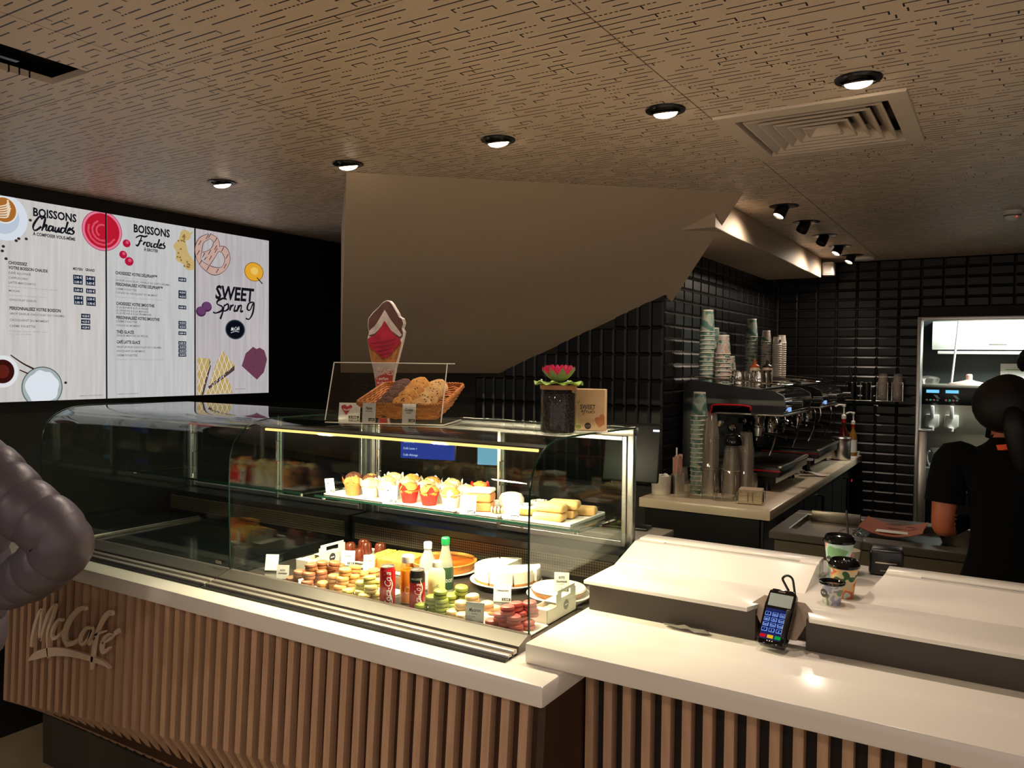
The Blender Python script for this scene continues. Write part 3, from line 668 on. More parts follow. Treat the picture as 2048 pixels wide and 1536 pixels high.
# ------------------------------------------------------------------ menu screens on the left wall
def clip(poly, x0, y0, x1, y1):
    def cut(P, f, ins):
        out = []
        for i in range(len(P)):
            a, c = P[i - 1], P[i]; ia, ic = ins(a), ins(c)
            if ia != ic: out.append(f(a, c))
            if ic: out.append(c)
        return out
    def lx(v): return lambda a, c: (v, a[1] + (c[1] - a[1]) * (v - a[0]) / (c[0] - a[0]))
    def ly(v): return lambda a, c: (a[0] + (c[0] - a[0]) * (v - a[1]) / (c[1] - a[1]), v)
    for f, ins in ((lx(x0), lambda p: p[0] >= x0), (lx(x1), lambda p: p[0] <= x1), (ly(y0), lambda p: p[1] >= y0), (ly(y1), lambda p: p[1] <= y1)):
        if poly: poly = cut(poly, f, ins)
    return poly
def ell(c, k=1.0, dx=0, dy=0, n=36): return [(c[0] + dx + c[2] * k * math.cos(2 * PI * i / n), c[1] + dy + c[3] * k * math.sin(2 * PI * i / n)) for i in range(n)]
BND = [(1.976, 2.5255), (2.5345, 3.0805), (3.0905, 3.649)]; Z0, Z1 = 1.470, 2.470
def E_(n, c): return emat('screen_' + n, c, 0.66)
SLAB = ['wide menu screen of hot drinks with a latte cup, leftmost of three', 'menu screen of cold drinks with raspberries, middle of three', 'poster screen reading sweet spring with pretzel and purple cake']
def screen_bg(i):
    m = bpy.data.materials.new('screen_picture'); m.use_nodes = True; nt = m.node_tree
    nt.nodes.remove(nt.nodes['Principled BSDF']); e = nt.nodes.new('ShaderNodeEmission'); tc = nt.nodes.new('ShaderNodeTexCoord'); mp = nt.nodes.new('ShaderNodeMapping')
    mp.inputs['Scale'].default_value = (1, 22, 1.2); nz = nt.nodes.new('ShaderNodeTexNoise'); nz.inputs['Scale'].default_value = 2.0; nz.inputs['Detail'].default_value = 3
    rp = nt.nodes.new('ShaderNodeValToRGB'); rp.color_ramp.elements[0].position = 0.3; rp.color_ramp.elements[1].position = 0.7
    a, c = [((206, 202, 198), (224, 220, 216)), ((198, 199, 200), (216, 216, 214)), ((186, 180, 184), (208, 200, 202))][i]
    rp.color_ramp.elements[0].color = lin(a); rp.color_ramp.elements[1].color = lin(c)
    L = nt.links.new; L(tc.outputs['Object'], mp.inputs[0]); L(mp.outputs[0], nz.inputs['Vector']); L(nz.outputs['Fac'], rp.inputs[0]); L(rp.outputs[0], e.inputs[0]); e.inputs[1].default_value = 0.64
    L(e.outputs[0], nt.nodes['Material Output'].inputs[0]); return m
scr = []
for i, (y0, y1) in enumerate(BND):
    s = thing('menu_screen', SLAB[i], 'screen', (-4.15, 0, 0), group='menu screens on the black wall')
    q = B(); q.box(-0.049, -0.001, y0 - 0.0045, y1 + 0.0045, Z0 - 0.006, Z1 + 0.006, 0.002, seg=1); mk('screen_body', q, M_blackp, s)
    q = B(); q.rect(y0, Z0, y1, Z1, 0.0, M=RIGHT); mk('display', q, screen_bg(i), s, smooth=None); scr.append(s)
def shp(i, name, col, polys, z):
    q = B(); y0, y1 = BND[i]
    for p in polys:
        p = clip(p, y0, Z0, y1, Z1)
        if len(p) > 2: q.poly(p, z, M=RIGHT)
    if q.f: mk(name, q, E_('%s_%d_%d_%d' % ((name,) + tuple(col)), col), scr[i], smooth=None)
def stro(i, name, col, lines, wd, z):
    q = B()
    for l in lines: q.stroke(l, wd if not isinstance(wd, float) else [wd * (0.75 + 0.5 * ((k * 7) % 3) / 2) for k in range(len(l))], z, M=RIGHT, n=6)
    mk(name, q, E_('%s_%d_%d_%d' % ((name,) + tuple(col)), col), scr[i], smooth=None, kind='stuff' if len(lines) > 2 else None)
H = SHP
# pictures
shp(0, 'picture_saucer', (226, 234, 244), [ell(H['saucer'])], 0.0006); shp(0, 'picture_saucer_well', (198, 210, 226), [ell(H['saucer'], 0.72, -0.01)], 0.0008)
shp(0, 'picture_latte', (240, 240, 240), [ell(H['latte'], 1.12)], 0.0010); shp(0, 'picture_latte', (178, 112, 46), [ell(H['latte'])], 0.0012)
lc = H['latte']
stro(0, 'picture_latte_leaf', (244, 226, 196), [[(lc[0] - 0.03, lc[1] + 0.01 * k - 0.02), (lc[0] + 0.012, lc[1] + 0.012 * k - 0.01), (lc[0] + 0.03 - abs(k) * 0.004, lc[1] + 0.012 * k + 0.014)] for k in (-2, -1, 0, 1, 2, 3)], 0.007, 0.0014)
for i in (0, 1):
    shp(i, 'picture_red_bowl', (168, 60, 92), [ell(H['redbowl'])], 0.0008); shp(i, 'picture_bowl_rim', (236, 128, 158), [ell(H['redbowl'], 0.97)], 0.0010)
    shp(i, 'picture_coulis', (196, 26, 50), [ell(H['redbowl'], 0.86)], 0.0012)
    rb = H['redbowl']; sw = [[(rb[0] + rb[2] * k * math.cos(a * 0.5 + k * 4), rb[1] + rb[3] * k * math.sin(a * 0.5 + k * 4)) for a in range(7)] for k in (0.3, 0.5, 0.7)]
    q = B()
    for l in sw:
        for j in range(len(l) - 1):
            d = (l[j + 1][0] - l[j][0], l[j + 1][1] - l[j][1]); nl = math.hypot(*d); nx, ny = -d[1] / nl * 0.005, d[0] / nl * 0.005
            p = clip([(l[j][0] + nx, l[j][1] + ny), (l[j][0] - nx, l[j][1] - ny), (l[j + 1][0] - nx, l[j + 1][1] - ny), (l[j + 1][0] + nx, l[j + 1][1] + ny)], BND[i][0], Z0, BND[i][1], Z1)
            if len(p) > 2: q.poly(p, 0.0014, M=RIGHT)
    if q.f: mk('picture_coulis_swirl', q, E_('swirl', (226, 84, 104)), scr[i], smooth=None)
shp(0, 'picture_chocolate_bowl', (236, 238, 242), [ell(H['choc'])], 0.0008); shp(0, 'picture_chocolate', (58, 18, 16), [ell(H['choc'], 0.74)], 0.0010); shp(0, 'picture_chocolate', (98, 34, 26), [ell(H['choc'], 0.42)], 0.0012)
shp(0, 'picture_cream_bowl', (96, 104, 104), [ell(H['cream'])], 0.0008); shp(0, 'picture_cream_bowl', (176, 188, 188), [ell(H['cream'], 0.95)], 0.0010)
cw = H['cream']; shp(0, 'picture_cream', (236, 242, 250), [[(cw[0] + cw[2] * 0.8 * (1 + 0.06 * math.sin(5 * a / 6)) * math.cos(a * PI / 18), cw[1] + cw[3] * 0.8 * (1 + 0.06 * math.sin(7 * a / 5)) * math.sin(a * PI / 18)) for a in range(36)]], 0.0012)
stro(0, 'picture_vanilla_pod', (54, 30, 28), [H['stick'], H['stick2'] + [(H['stick2'][1][0] + 0.02, H['stick2'][1][1] - 0.01)]], 0.007, 0.0009)
shp(0, 'picture_coffee_bean', (60, 48, 44), [[(p[0] + 0.008 * math.cos(a), p[1] + 0.007 * math.sin(a)) for a in [k * PI / 5 for k in range(10)]] for p in H['bean']], 0.0007)
for k in ('rasp1', 'rasp2', 'rasp3'): shp(1, 'picture_raspberry', (188, 24, 62), [ell(H[k])], 0.0008); shp(1, 'picture_raspberry_shine', (226, 90, 120), [ell(H[k], 0.42, 0.004, 0.006)], 0.0010)
ck = H['cook']; rnd = random.Random(5)
shp(1, 'picture_crumble', (206, 180, 120), [[(ck[0] + ck[2] * (1 + 0.08 * math.sin(9 * a)) * math.cos(a), ck[1] + ck[3] * 0.98 * (1 + 0.08 * math.sin(9 * a)) * math.sin(a)) for a in [PI * 0.5 + k * PI / 20 for k in range(21)]] + [(ck[0], ck[1] - 0.06), (ck[0] - 0.045, ck[1] - 0.01), (ck[0] - 0.06, ck[1] + 0.06)], ell(H['cookp'])], 0.0008)
shp(1, 'picture_crumble_nut', (150, 110, 60), [[(ck[0] - ck[2] * r_ * math.sin(t) + 0.007 * math.cos(a), ck[1] + ck[3] * r_ * math.cos(t) + 0.006 * math.sin(a)) for a in [k * PI / 3 for k in range(6)]] for r_, t in [(rnd.uniform(0.68, 0.95), rnd.uniform(0.3, 2.9)) for k in range(22)]], 0.0010)
stro(2, 'picture_pretzel', (66, 44, 46), H['pretz'], 0.043, 0.0008); stro(2, 'picture_pretzel', (206, 170, 158), H['pretz'], 0.036, 0.0010)
pz = cr(H['pretz'][0], 3) + cr(H['pretz'][1], 3)
stro(2, 'picture_pretzel_stripe', (44, 30, 34), [[(p[0] - 0.010, p[1] - 0.014), (p[0] + 0.008, p[1] + 0.016)] for p in pz[1::3]], 0.005, 0.0012)
shp(2, 'picture_orange_cup', (150, 110, 40), [ell(H['orange'])], 0.0008); shp(2, 'picture_orange_juice', (236, 172, 50), [ell(H['orange'], 0.92)], 0.0010); shp(2, 'picture_orange_juice', (246, 204, 100), [ell(H['orange'], 0.4, 0.004, 0.006)], 0.0012)
stro(2, 'picture_spoon', (30, 26, 26), [H['spoon']], 0.008, 0.0014)
for k in ('mac1', 'mac2'): shp(2, 'picture_macaron', (84, 46, 84), [ell(H[k])], 0.0008 if k == 'mac1' else 0.001); shp(2, 'picture_macaron_top', (108, 64, 106), [ell(H[k], 0.8, 0.004, 0.006)], 0.0009 if k == 'mac1' else 0.0011)
shp(2, 'picture_badge', (60, 72, 80), [ell(H['badge'])], 0.0008); shp(2, 'picture_badge', (14, 16, 26), [ell(H['badge'], 0.9)], 0.0010)
bd = H['badge']
q = B(); q.text('McCafé', bd[0], bd[1] - 0.006, 0.024, 0.0012, M=RIGHT, wid=0.066, shear=0.25, align='CENTER', slope=0.12, bold=0.01); q.stroke([(bd[0] - 0.034, bd[1] - 0.022), (bd[0], bd[1] - 0.012), (bd[0] + 0.03, bd[1] - 0.014)], 0.003, 0.0012, M=RIGHT); mk('badge_lettering', q, E_('white', (240, 240, 244)), scr[2], smooth=None)
shp(2, 'picture_cake_slice', (110, 62, 82), [H['slice']], 0.0008); sc_ = H['slice']; shp(2, 'picture_cake_crumb', (82, 40, 60), [[(2 * sc_[0][0] / 2 + dx + 0.004 * math.cos(a), sc_[0][1] - 0.06 + dy + 0.004 * math.sin(a)) for a in [k * PI / 3 for k in range(6)]] for dx, dy in [(0.02, 0.02), (-0.02, -0.02), (0.03, -0.05), (0.0, -0.07), (0.05, -0.01)]], 0.0010)
shp(2, 'picture_lattice_cake', (196, 168, 100), [H['cake1'], H['cake2'], H['cake3']], 0.0008); shp(2, 'picture_lattice_shadow', (84, 62, 56), [[H['cake1'][1], H['cake1'][2], (H['cake1'][3][0] + 0.014, H['cake1'][3][1]), H['cake1'][3], (H['cake1'][2][0] - 0.014, H['cake1'][2][1])], [H['cake2'][1], (H['cake2'][1][0], H['cake2'][1][1] - 0.03), (H['cake2'][3][0], H['cake2'][3][1] - 0.02), H['cake2'][3]]], 0.0009)
def cclip(s_, cpoly):
    n_ = len(cpoly); ar = sum(cpoly[i][0] * cpoly[(i + 1) % n_][1] - cpoly[(i + 1) % n_][0] * cpoly[i][1] for i in range(n_))
    if ar < 0: cpoly = cpoly[::-1]
    out = s_
    for i in range(n_):
        a, c_ = cpoly[i], cpoly[(i + 1) % n_]; f = lambda q_: (c_[0] - a[0]) * (q_[1] - a[1]) - (c_[1] - a[1]) * (q_[0] - a[0]); src = out; out = []
        for k in range(len(src)):
            u, v = src[k - 1], src[k]; fu, fv = f(u), f(v)
            if (fu >= 0) != (fv >= 0): t_ = fu / (fu - fv); out.append((u[0] + (v[0] - u[0]) * t_, u[1] + (v[1] - u[1]) * t_))
            if fv >= 0: out.append(v)
        if not out: break
    return out
ln = []
for p in (H['cake1'], H['cake2'], H['cake3']):
    xa = min(a[0] for a in p); xb = max(a[0] for a in p); za = min(a[1] for a in p); zb = max(a[1] for a in p)
    k = xa - 0.2
    while k < xb + 0.05:
        for d in (1, -1):
            c0 = [(k, za), (k + 0.004, za), (k + 0.004 + (zb - za) * 0.42 * d, zb), (k + (zb - za) * 0.42 * d, zb)]
            r_ = cclip(c0, p)
            if len(r_) > 2: ln.append(r_)
        k += 0.035
shp(2, 'picture_icing_lattice', (232, 230, 232), ln, 0.0010)
# lettering
INK = {'b': (24, 24, 32), 'n': (38, 40, 50), 'g': (106, 108, 116), 'l': (166, 166, 170)}
for i in range(3):
    for st in 'bngl':
        q = B()
        for s_, tx, y, z, wd, h, t_ in TXT:
            if s_ == i and t_ == st: q.text(tx, y, z, h, 0.0016, M=RIGHT, wid=wd, bold={'b': 0.034, 'n': 0.034, 'g': 0.012, 'l': 0.0}[st], shear=0.12 if (i == 2 and st == 'b') else 0)
        if q.f: mk({'b': 'title_text', 'n': 'heading_text', 'g': 'item_text', 'l': 'small_text'}[st], q, E_('ink_' + st, INK[st]), scr[i], smooth=None, kind='stuff')
    for s_, tx, a, c_, d, e in PRC:
        if s_ != i: continue
        q = B(); q.rect(a, c_, d, e, 0.0012, M=RIGHT); pt = mk('price_box', q, E_('navy', (28, 40, 62)), scr[i], smooth=None)
        q = B(); q.text(tx, (a + d) / 2, c_ + (e - c_) * 0.24, (e - c_) * 0.52, 0.0016, M=RIGHT, wid=(d - a) * 0.80, align='CENTER', bold=0.012); mk('price_text', q, E_('white', (240, 240, 244)), pt, smooth=None)
stro(0, 'script_title', INK['b'], H['chaudes'], 0.0092, 0.0018); stro(1, 'script_title', INK['b'], H['froides'], 0.0085, 0.0018); stro(2, 'script_title', INK['b'], H['spring'], 0.0112, 0.0018)

# ------------------------------------------------------------------ ceiling fixtures
M_bulb = emat('lamp_face', (255, 232, 196), 12.0)
def downlight(label, x, y, tilt, on=True, energy=30, target=None, size=1.75):
    t = thing('downlight', label, 'ceiling light', (x, y, CE), group='recessed round ceiling lights')
    q = B(); q.lathe([(0.050, -0.0005), (0.050, -0.006), (0.066, -0.005), (0.068, 0.0)], 28, cap0=False, cap1=False); mk('trim_ring', q, M_blackp, t)
    q = B(); q.lathe([(0.001, -0.002), (0.050, -0.001)], 24, cap0=False, cap1=False); mk('recess', q, M_blackp, t)
    q = B(); q.lathe([(0.030, 0.010), (0.046, -0.010), (0.047, -0.014), (0.041, -0.013)], 24, M=RX(tilt), cap0=True, cap1=False); mk('lamp_cup', q, M_chrome, t)
    q = B(); q.sphere((0, 0, -0.012), (0.040, 0.040, 0.017), 20, 10, M=RX(tilt)); mk('lamp_face', q, M_bulb, t)
    lamp('downlight_beam', 'SPOT', (x, y, CE - 0.055), energy, WARM, target, spot_size=size, spot_blend=0.7, shadow_soft_size=0.04)
DL = ['round ceiling downlight beside the white air diffuser', 'round ceiling downlight left of the air diffuser, second from right', 'round ceiling downlight above the cookie basket, third from right', 'round ceiling downlight at the corner of the slanted bulkhead', 'round ceiling downlight nearest the menu screens']
for (x, y), lb, tg in zip(((-0.397, 2.584), (-0.999, 2.578), (-1.688, 2.608), (-2.463, 2.604), (-3.259, 2.575)), DL, ((-0.42, 2.1, 0.9), (-1.02, 2.2, 0.9), (-1.70, 2.25, 0.9), (-2.47, 2.25, 0.9), (-3.26, 2.1, 0.9))):
    downlight(lb, x, y, 0.22, True, 19 if x > -0.6 else 29, tg)
GL = ['adjustable ceiling spot nearest the bulkhead, lit', 'unlit adjustable ceiling spot, second from the bulkhead', 'unlit adjustable ceiling spot in the middle of the rear row', 'lit adjustable ceiling spot, second from the back wall', 'lit adjustable ceiling spot closest to the back wall']
for k, (y, on) in enumerate(((4.464, 1), (5.029, 0), (5.612, 0), (6.163, 1), (6.715, 1))):
    x = -1.045
    t = thing('spot_light', GL[k], 'ceiling light', (x, y, CE), group='adjustable spots over the coffee counter')
    q = B(); q.lathe([(0.02, -0.004), (0.060, -0.004), (0.078, -0.002), (0.078, 0.0)], 28, cap0=True, cap1=False); mk('trim_ring', q, M_blackp, t)
    ax = V((-0.42, -0.40, -1.0)).normalized(); R3 = ax.to_track_quat('-Z', 'Y').to_matrix().to_4x4()
    q = B(); q.lathe([(0.030, 0.0), (0.034, -0.045), (0.034, -0.066), (0.029, -0.066), (0.027, -0.05)], 20, M=R3, cap1=False); mk('lamp_barrel', q, M_blackp, t)
    q = B(); q.lathe([(0.0005, -0.060), (0.028, -0.058)], 20, M=R3, cap0=False, cap1=False); mk('lamp_face', q, M_bulb if on else M_dsteel, t)
    if on:
        p = V((x, y, CE)) + ax * 0.075; lamp('spot_beam', 'SPOT', p, 21, WARM, p + V((-0.42, -0.1, -1.0)), spot_size=2.75, spot_blend=1.0, shadow_soft_size=0.03)
# square air diffuser
M_diff = mat('white_enamel', (222, 206, 188), 0.4)
df = thing('air_diffuser', 'square white louvred air diffuser in the ceiling', 'vent', (-0.5875, 3.075, CE))
def sqring(q, h0, z0, h1, z1, hy=1.08):
    a = [(-h0, -h0 * hy, z0), (h0, -h0 * hy, z0), (h0, h0 * hy, z0), (-h0, h0 * hy, z0)]; c_ = [(-h1, -h1 * hy, z1), (h1, -h1 * hy, z1), (h1, h1 * hy, z1), (-h1, h1 * hy, z1)]
    q.add(a + c_, [(i, (i + 1) % 4, 4 + (i + 1) % 4, 4 + i) for i in range(4)])
q = B(); sqring(q, 0.305, 0.0, 0.303, -0.008); sqring(q, 0.303, -0.008, 0.245, -0.010); sqring(q, 0.245, -0.010, 0.235, 0.03); mk('outer_frame', q, M_diff, df, smooth=None)
for k in range(5):
    h = 0.222 - k * 0.041; q = B(); sqring(q, h, -0.008, h - 0.05, 0.035); sqring(q, h - 0.05, 0.037, h - 0.003, -0.009); sqring(q, h + 0.001, -0.010, h - 0.005, -0.010); sqring(q, h + 0.001, -0.004, h + 0.001, -0.010); mk('louvre', q, M_diff, df, smooth=None)
q = B(); q.box(-0.235, 0.235, -0.25, 0.25, 0.055, 0.06); mk('back_box', q, M_blackp, df)
# slot, smoke detectors, speaker
q = B(); q.box(-2.566, -2.361, -0.2, 1.389, CE + 0.05, CE + 0.065); q.box(-2.50, -2.48, -0.2, 1.25, CE + 0.01, CE + 0.05); tag(mk('linear_slot', q, M_blackp, smooth=None), 'long black slot recessed in the ceiling at the left', 'vent')
def detector(label, x, y):
    t = thing('smoke_detector', label, 'detector', (x, y, CE))
    q = B(); q.lathe([(0.050, 0), (0.052, -0.012), (0.046, -0.018)], 28, cap0=False); mk('base', q, M_white, t)
    q = B(); q.lathe([(0.038, -0.018), (0.040, -0.036), (0.030, -0.048), (0.0005, -0.052)], 28, cap0=False, cap1=False); mk('sensor_dome', q, M_white, t)
    q = B(); q.lathe([(0.0405, -0.022), (0.0412, -0.030)], 28, cap0=False, cap1=False); mk('vent_band', q, M_greyink, t)
    q = B(); q.sphere((0.02, -0.034, -0.036), 0.004, 8, 6); mk('indicator', q, emat('red_led', (255, 60, 40), 1.0), t)
detector('white smoke detector on the ceiling at the right edge', 0.005, 5.198)
q = B(); q.lathe([(0.075, 0), (0.075, -0.014), (0.068, -0.020), (0.0005, -0.021)], 28, cap0=False, cap1=False); tag(mk('ceiling_disc', q, M_white, loc=(-0.99, 6.93, CE)), 'flat white round ceiling sensor behind the last spot', 'sensor')
q = B(); q.box(-0.045, 0.045, -0.05, 0.05, -0.11, 0.0, 0.014, seg=3); sp = thing('wall_speaker', 'small white box speaker at the end of the soffit', 'speaker', (-1.245, 6.86, 2.52)); mk('housing', q, M_white, sp)
q = B(); q.box(-0.03, 0.03, -0.055, -0.05, -0.095, -0.02, 0.002, seg=1); mk('grille', q, mat('pale_grey', (190, 186, 180), 0.6), sp)
MAC = {
  'brown': [(-2.235, 2.062, 0), (-2.156, 2.061, 0), (-2.15, 2.11, 0), (-2.206, 2.068, 1), (-2.161, 2.073, 1), (-2.14, 2.114, 1), (-2.165, 2.089, 2), (-2.159, 2.134, 2), (-2.147, 2.166, 1), (-2.149, 2.217, 1), (-2.119, 2.156, 2), (-2.153, 2.156, 0), (-2.197, 2.135, 0)],
  'caramel': [(-2.094, 2.077, 0), (-2.052, 2.096, 0), (-2.01, 2.076, 0), (-2.01, 2.131, 0), (-2.058, 2.094, 1), (-2.013, 2.092, 1), (-2.002, 2.137, 1), (-2.018, 2.176, 0), (-2.017, 2.109, 2), (-2.013, 2.154, 2), (-2.002, 2.184, 1), (-1.994, 2.236, 1), (-2.024, 2.221, 0)],
  'yellow': [(-1.954, 2.059, 0), (-1.911, 2.076, 0), (-1.868, 2.049, 0), (-1.845, 2.088, 0), (-1.918, 2.088, 1), (-1.859, 2.068, 1), (-1.871, 2.079, 2), (-1.887, 2.139, 1), (-1.899, 2.12, 0)],
  'green': [(-1.638, 2.072, 0), (-1.601, 2.098, 0), (-1.559, 2.079, 0), (-1.557, 2.132, 0), (-1.606, 2.087, 1), (-1.56, 2.082, 1), (-1.563, 2.136, 1), (-1.567, 2.08, 2), (-1.561, 2.181, 1), (-1.538, 2.158, 2), (-1.569, 2.191, 0)],
  'cream': [(-1.509, 2.075, 0), (-1.464, 2.067, 0), (-1.42, 2.079, 0), (-1.49, 2.092, 1), (-1.44, 2.093, 1), (-1.415, 2.131, 1), (-1.449, 2.098, 2), (-1.42, 2.18, 0), (-1.487, 2.116, 0)],
  'red': [(-1.351, 2.064, 0), (-1.306, 2.071, 0), (-1.261, 2.061, 0), (-1.252, 2.118, 0), (-1.32, 2.063, 1), (-1.273, 2.064, 1), (-1.277, 2.11, 1), (-1.292, 2.06, 2), (-1.288, 2.105, 2), (-1.258, 2.139, 2), (-1.261, 2.153, 1), (-1.298, 2.116, 0)],
}
# ------------------------------------------------------------------ pastries in the lit case
CF = 0.8585
def wrap(q, r, txt, z0, a0, h, length, M=None, vertical=True, shear=0.0, bold=0.0):
    t = B(); t.text(txt, 0, 0, h, 0, wid=length, shear=shear, bold=bold)
    vs = []
    for x, y, z in t.v:
        if vertical: a = a0 - y / r; zz = z0 + x
        else: a = a0 + x / r; zz = z0 + y
        vs.append((r * math.cos(a), r * math.sin(a), zz))
    q.add(vs, t.f, M); return q
MC = {'brown': ((150, 94, 58), (120, 70, 44), 'brown macaron in the leftmost pile'), 'caramel': ((206, 150, 84), (176, 116, 60), 'caramel macaron in its pile'),
      'yellow': ((206, 196, 108), (178, 160, 80), 'pale lime macaron beside the red can'), 'green': ((140, 152, 62), (104, 110, 44), 'pistachio green macaron in its pile'),
      'cream': ((232, 200, 140), (226, 206, 160), 'cream macaron behind the price card'), 'red': ((204, 84, 78), (158, 46, 50), 'raspberry pink macaron in its pile')}
for key, lst in MAC.items():
    c1, c2, lb = MC[key]; rnd = random.Random(len(key)); proto = None
    ms = mat('macaron_shell_' + key, c1, 0.5, bump=0.08, bscale=300); mf = mat('macaron_cream_' + key, c2, 0.7)
    for x, y, l in lst:
        same = sorted((p[0], p[1]) for p in lst if p[2] == l); lb2 = '%s, %s from left in the %s layer' % (lb, ['first', 'second', 'third', 'fourth', 'fifth', 'sixth'][same.index((x, y))], ['bottom', 'middle', 'top'][l])
        loc = (x, y + 0.018, 0.8635 + 0.0270 * l); rot = (rnd.uniform(-0.07, 0.07) + (0.1 if l == 2 else 0), rnd.uniform(-0.07, 0.07), rnd.uniform(0, 6))
        if proto is None:
            t = thing('macaron', lb2, 'macaron', loc, group=key + ' macarons'); t.rotation_euler = rot
            q = B(); q.lathe([(0.0190, 0.0), (0.0222, 0.002), (0.0228, 0.006), (0.0226, 0.0095), (0.0215, 0.0108)], 20); mk('lower_shell', q, ms, t)
            q = B(); q.lathe([(0.0205, 0.0108), (0.0212, 0.013), (0.0205, 0.0152)], 20, cap0=False, cap1=False); mk('filling', q, mf, t)
            q = B(); q.lathe([(0.0215, 0.0152), (0.0229, 0.0165), (0.0228, 0.020), (0.021, 0.0242), (0.016, 0.0268), (0.008, 0.0278), (0.0005, 0.028)], 20, cap1=False); mk('upper_shell', q, ms, t); proto = t
        else: dup(proto, loc, rot, lb2)
def tray(label, x0, x1, y0, y1, z, h=0.008, m=None):
    q = B(); q.box(x0, x1, y0, y1, z, z + 0.004, 0.0015, seg=1)
    for a in ((x0, x1, y0, y0 + 0.005), (x0, x1, y1 - 0.005, y1), (x0, x0 + 0.005, y0, y1), (x1 - 0.005, x1, y0, y1)): q.box(a[0], a[1], a[2], a[3], z, z + h, 0.001, seg=1)
    return tag(mk('serving_tray', q, m or M_white), label, 'tray')
tray('white tray under the chocolate macarons', -2.26, -2.06, 2.053, 2.24, CF, 0.005); tray('white tray under the caramel and lime macarons', -2.05, -1.83, 2.053, 2.24, CF, 0.005)
tray('long white tray under the green, cream and pink macarons', -1.66, -1.215, 2.053, 2.20, CF, 0.005)
# cans
M_canred = mat('red_can', (196, 22, 30), 0.25, 0.3); M_canblk = mat('black_can', (34, 26, 24), 0.3, 0.3)
def can(label, x, y, second):
    t = thing('drink_can', label, 'can', (x, y, CF)); r = 0.0268
    q = B(); q.lathe([(0.020, 0), (0.0245, 0.004), (r, 0.011), (r, 0.098 if second else 0.124)], 32, cap1=False); mk('body', q, M_canred, t)
    q = B(); q.lathe([(r, 0.098 if second else 0.124), (r, 0.124), (0.0235, 0.134), (0.0235, 0.138)], 32, cap0=False, cap1=False); mk('shoulder', q, M_canblk if second else M_canred, t)
    q = B(); q.lathe([(0.0235, 0.136), (0.0240, 0.139), (0.0225, 0.139), (0.0215, 0.136), (0.0005, 0.1355)], 28, cap0=False, cap1=False); mk('lid', q, M_alu, t)
    q = B(); q.box(-0.006, 0.006, -0.012, 0.008, 0.1358, 0.1372, 0.0005, seg=1); mk('pull_tab', q, M_alu, t)
    q = B(); wrap(q, r + 0.0003, 'Coca-Cola', 0.008, -0.42, 0.024, 0.116 if not second else 0.088, shear=0.35, bold=0.006); mk('lettering', q, M_white, t, smooth=None)
    q = B(); pts = [(-0.004 + 0.004 * math.sin(k * 0.9), 0.006 + k * 0.0085) for k in range(13)]
    st = B(); st.stroke(pts, [0.002 + 0.003 * math.sin(PI * k / 12) for k in range(13)]); q.add([((r + 0.0003) * math.cos(-0.22 + u / r), (r + 0.0003) * math.sin(-0.22 + u / r), v) for u, v, _ in st.v], st.f); mk('ribbon', q, M_white, t, smooth=None)
    if second: q = B(); wrap(q, r + 0.0003, 'SANS SUCRES', 0.108, -1.75, 0.0065, 0.040, vertical=False); mk('small_lettering', q, M_white, t, smooth=None)
can('red soda can with white script beside the orange juice', -1.775, 2.078, False); can('red and black sugar free soda can right of the orange juice', -1.664, 2.100, True)
# bottles
M_oj = mat('orange_juice', (240, 140, 14), 0.3, spec=0.4); M_clr = glassmat('clear_plastic', (244, 246, 246), 1.4)
t = thing('juice_bottle', 'small bottle of orange juice with white cap between the cans', 'bottle', (-1.745, 2.150, CF))
q = B(); q.lathe([(0.020, 0), (0.026, 0.004), (0.0265, 0.06), (0.0262, 0.112), (0.0245, 0.116)], 28); mk('juice', q, M_oj, t)
q = B(); q.lathe([(0.0205, 0), (0.0268, 0.004), (0.0272, 0.06), (0.0268, 0.12), (0.022, 0.138), (0.0205, 0.142)], 28, cap1=False); mk('bottle_wall', q, M_clr, t)
q = B(); q.lathe([(0.0215, 0.140), (0.0222, 0.142), (0.0222, 0.162), (0.019, 0.165)], 28); mk('cap', q, M_white, t)
q = B(); a_ = [(0.0275 * math.cos(-0.95 + 0.3 * math.cos(k * PI / 12)), 0.0275 * math.sin(-0.95 + 0.3 * math.cos(k * PI / 12)), 0.05 + 0.011 * math.sin(k * PI / 12)) for k in range(24)]; q.tube(a_, 0.0005, 4, closed=True); mk('logo_ring', q, M_white, t)
t = thing('lemonade_bottle', 'cloudy lemonade bottle with apple outline logo beside the black topped can', 'bottle', (-1.655, 2.195, CF)); M_lem = mat('cloudy_lemonade', (236, 230, 168), 0.3)
q = B(); q.lathe([(0.024, 0), (0.030, 0.004), (0.0305, 0.075), (0.029, 0.112), (0.018, 0.128)], 28); mk('drink', q, M_lem, t)
q = B(); q.lathe([(0.0175, 0.128), (0.018, 0.130), (0.018, 0.146), (0.016, 0.148)], 24); mk('cap', q, M_white, t)
q = B(); a0 = -0.95; a_ = [(0.031 * math.cos(a0 + 0.42 * math.cos(k * PI / 12)), 0.031 * math.sin(a0 + 0.42 * math.cos(k * PI / 12)), 0.055 + 0.013 * math.sin(k * PI / 12)) for k in range(24)]; q.tube(a_, 0.0006, 4, closed=True)
q.tube([(0.031 * math.cos(a0 + v), 0.031 * math.sin(a0 + v), z) for v, z in ((0, 0.067), (0.08, 0.073), (0.24, 0.075), (0.1, 0.069))], 0.0006, 4); wrap(q, 0.031, 'oki', 0.051, a0 - 0.2, 0.007, 0.012, vertical=False); mk('logo', q, M_greyink, t)
t = thing('water_bottle', 'clear water bottle with pale blue cap behind the cans', 'bottle', (-1.79, 2.32, CF)); M_wat = glassmat('water_clear', (240, 246, 250), 1.33, body=(236, 240, 244), bodyw=0.35)
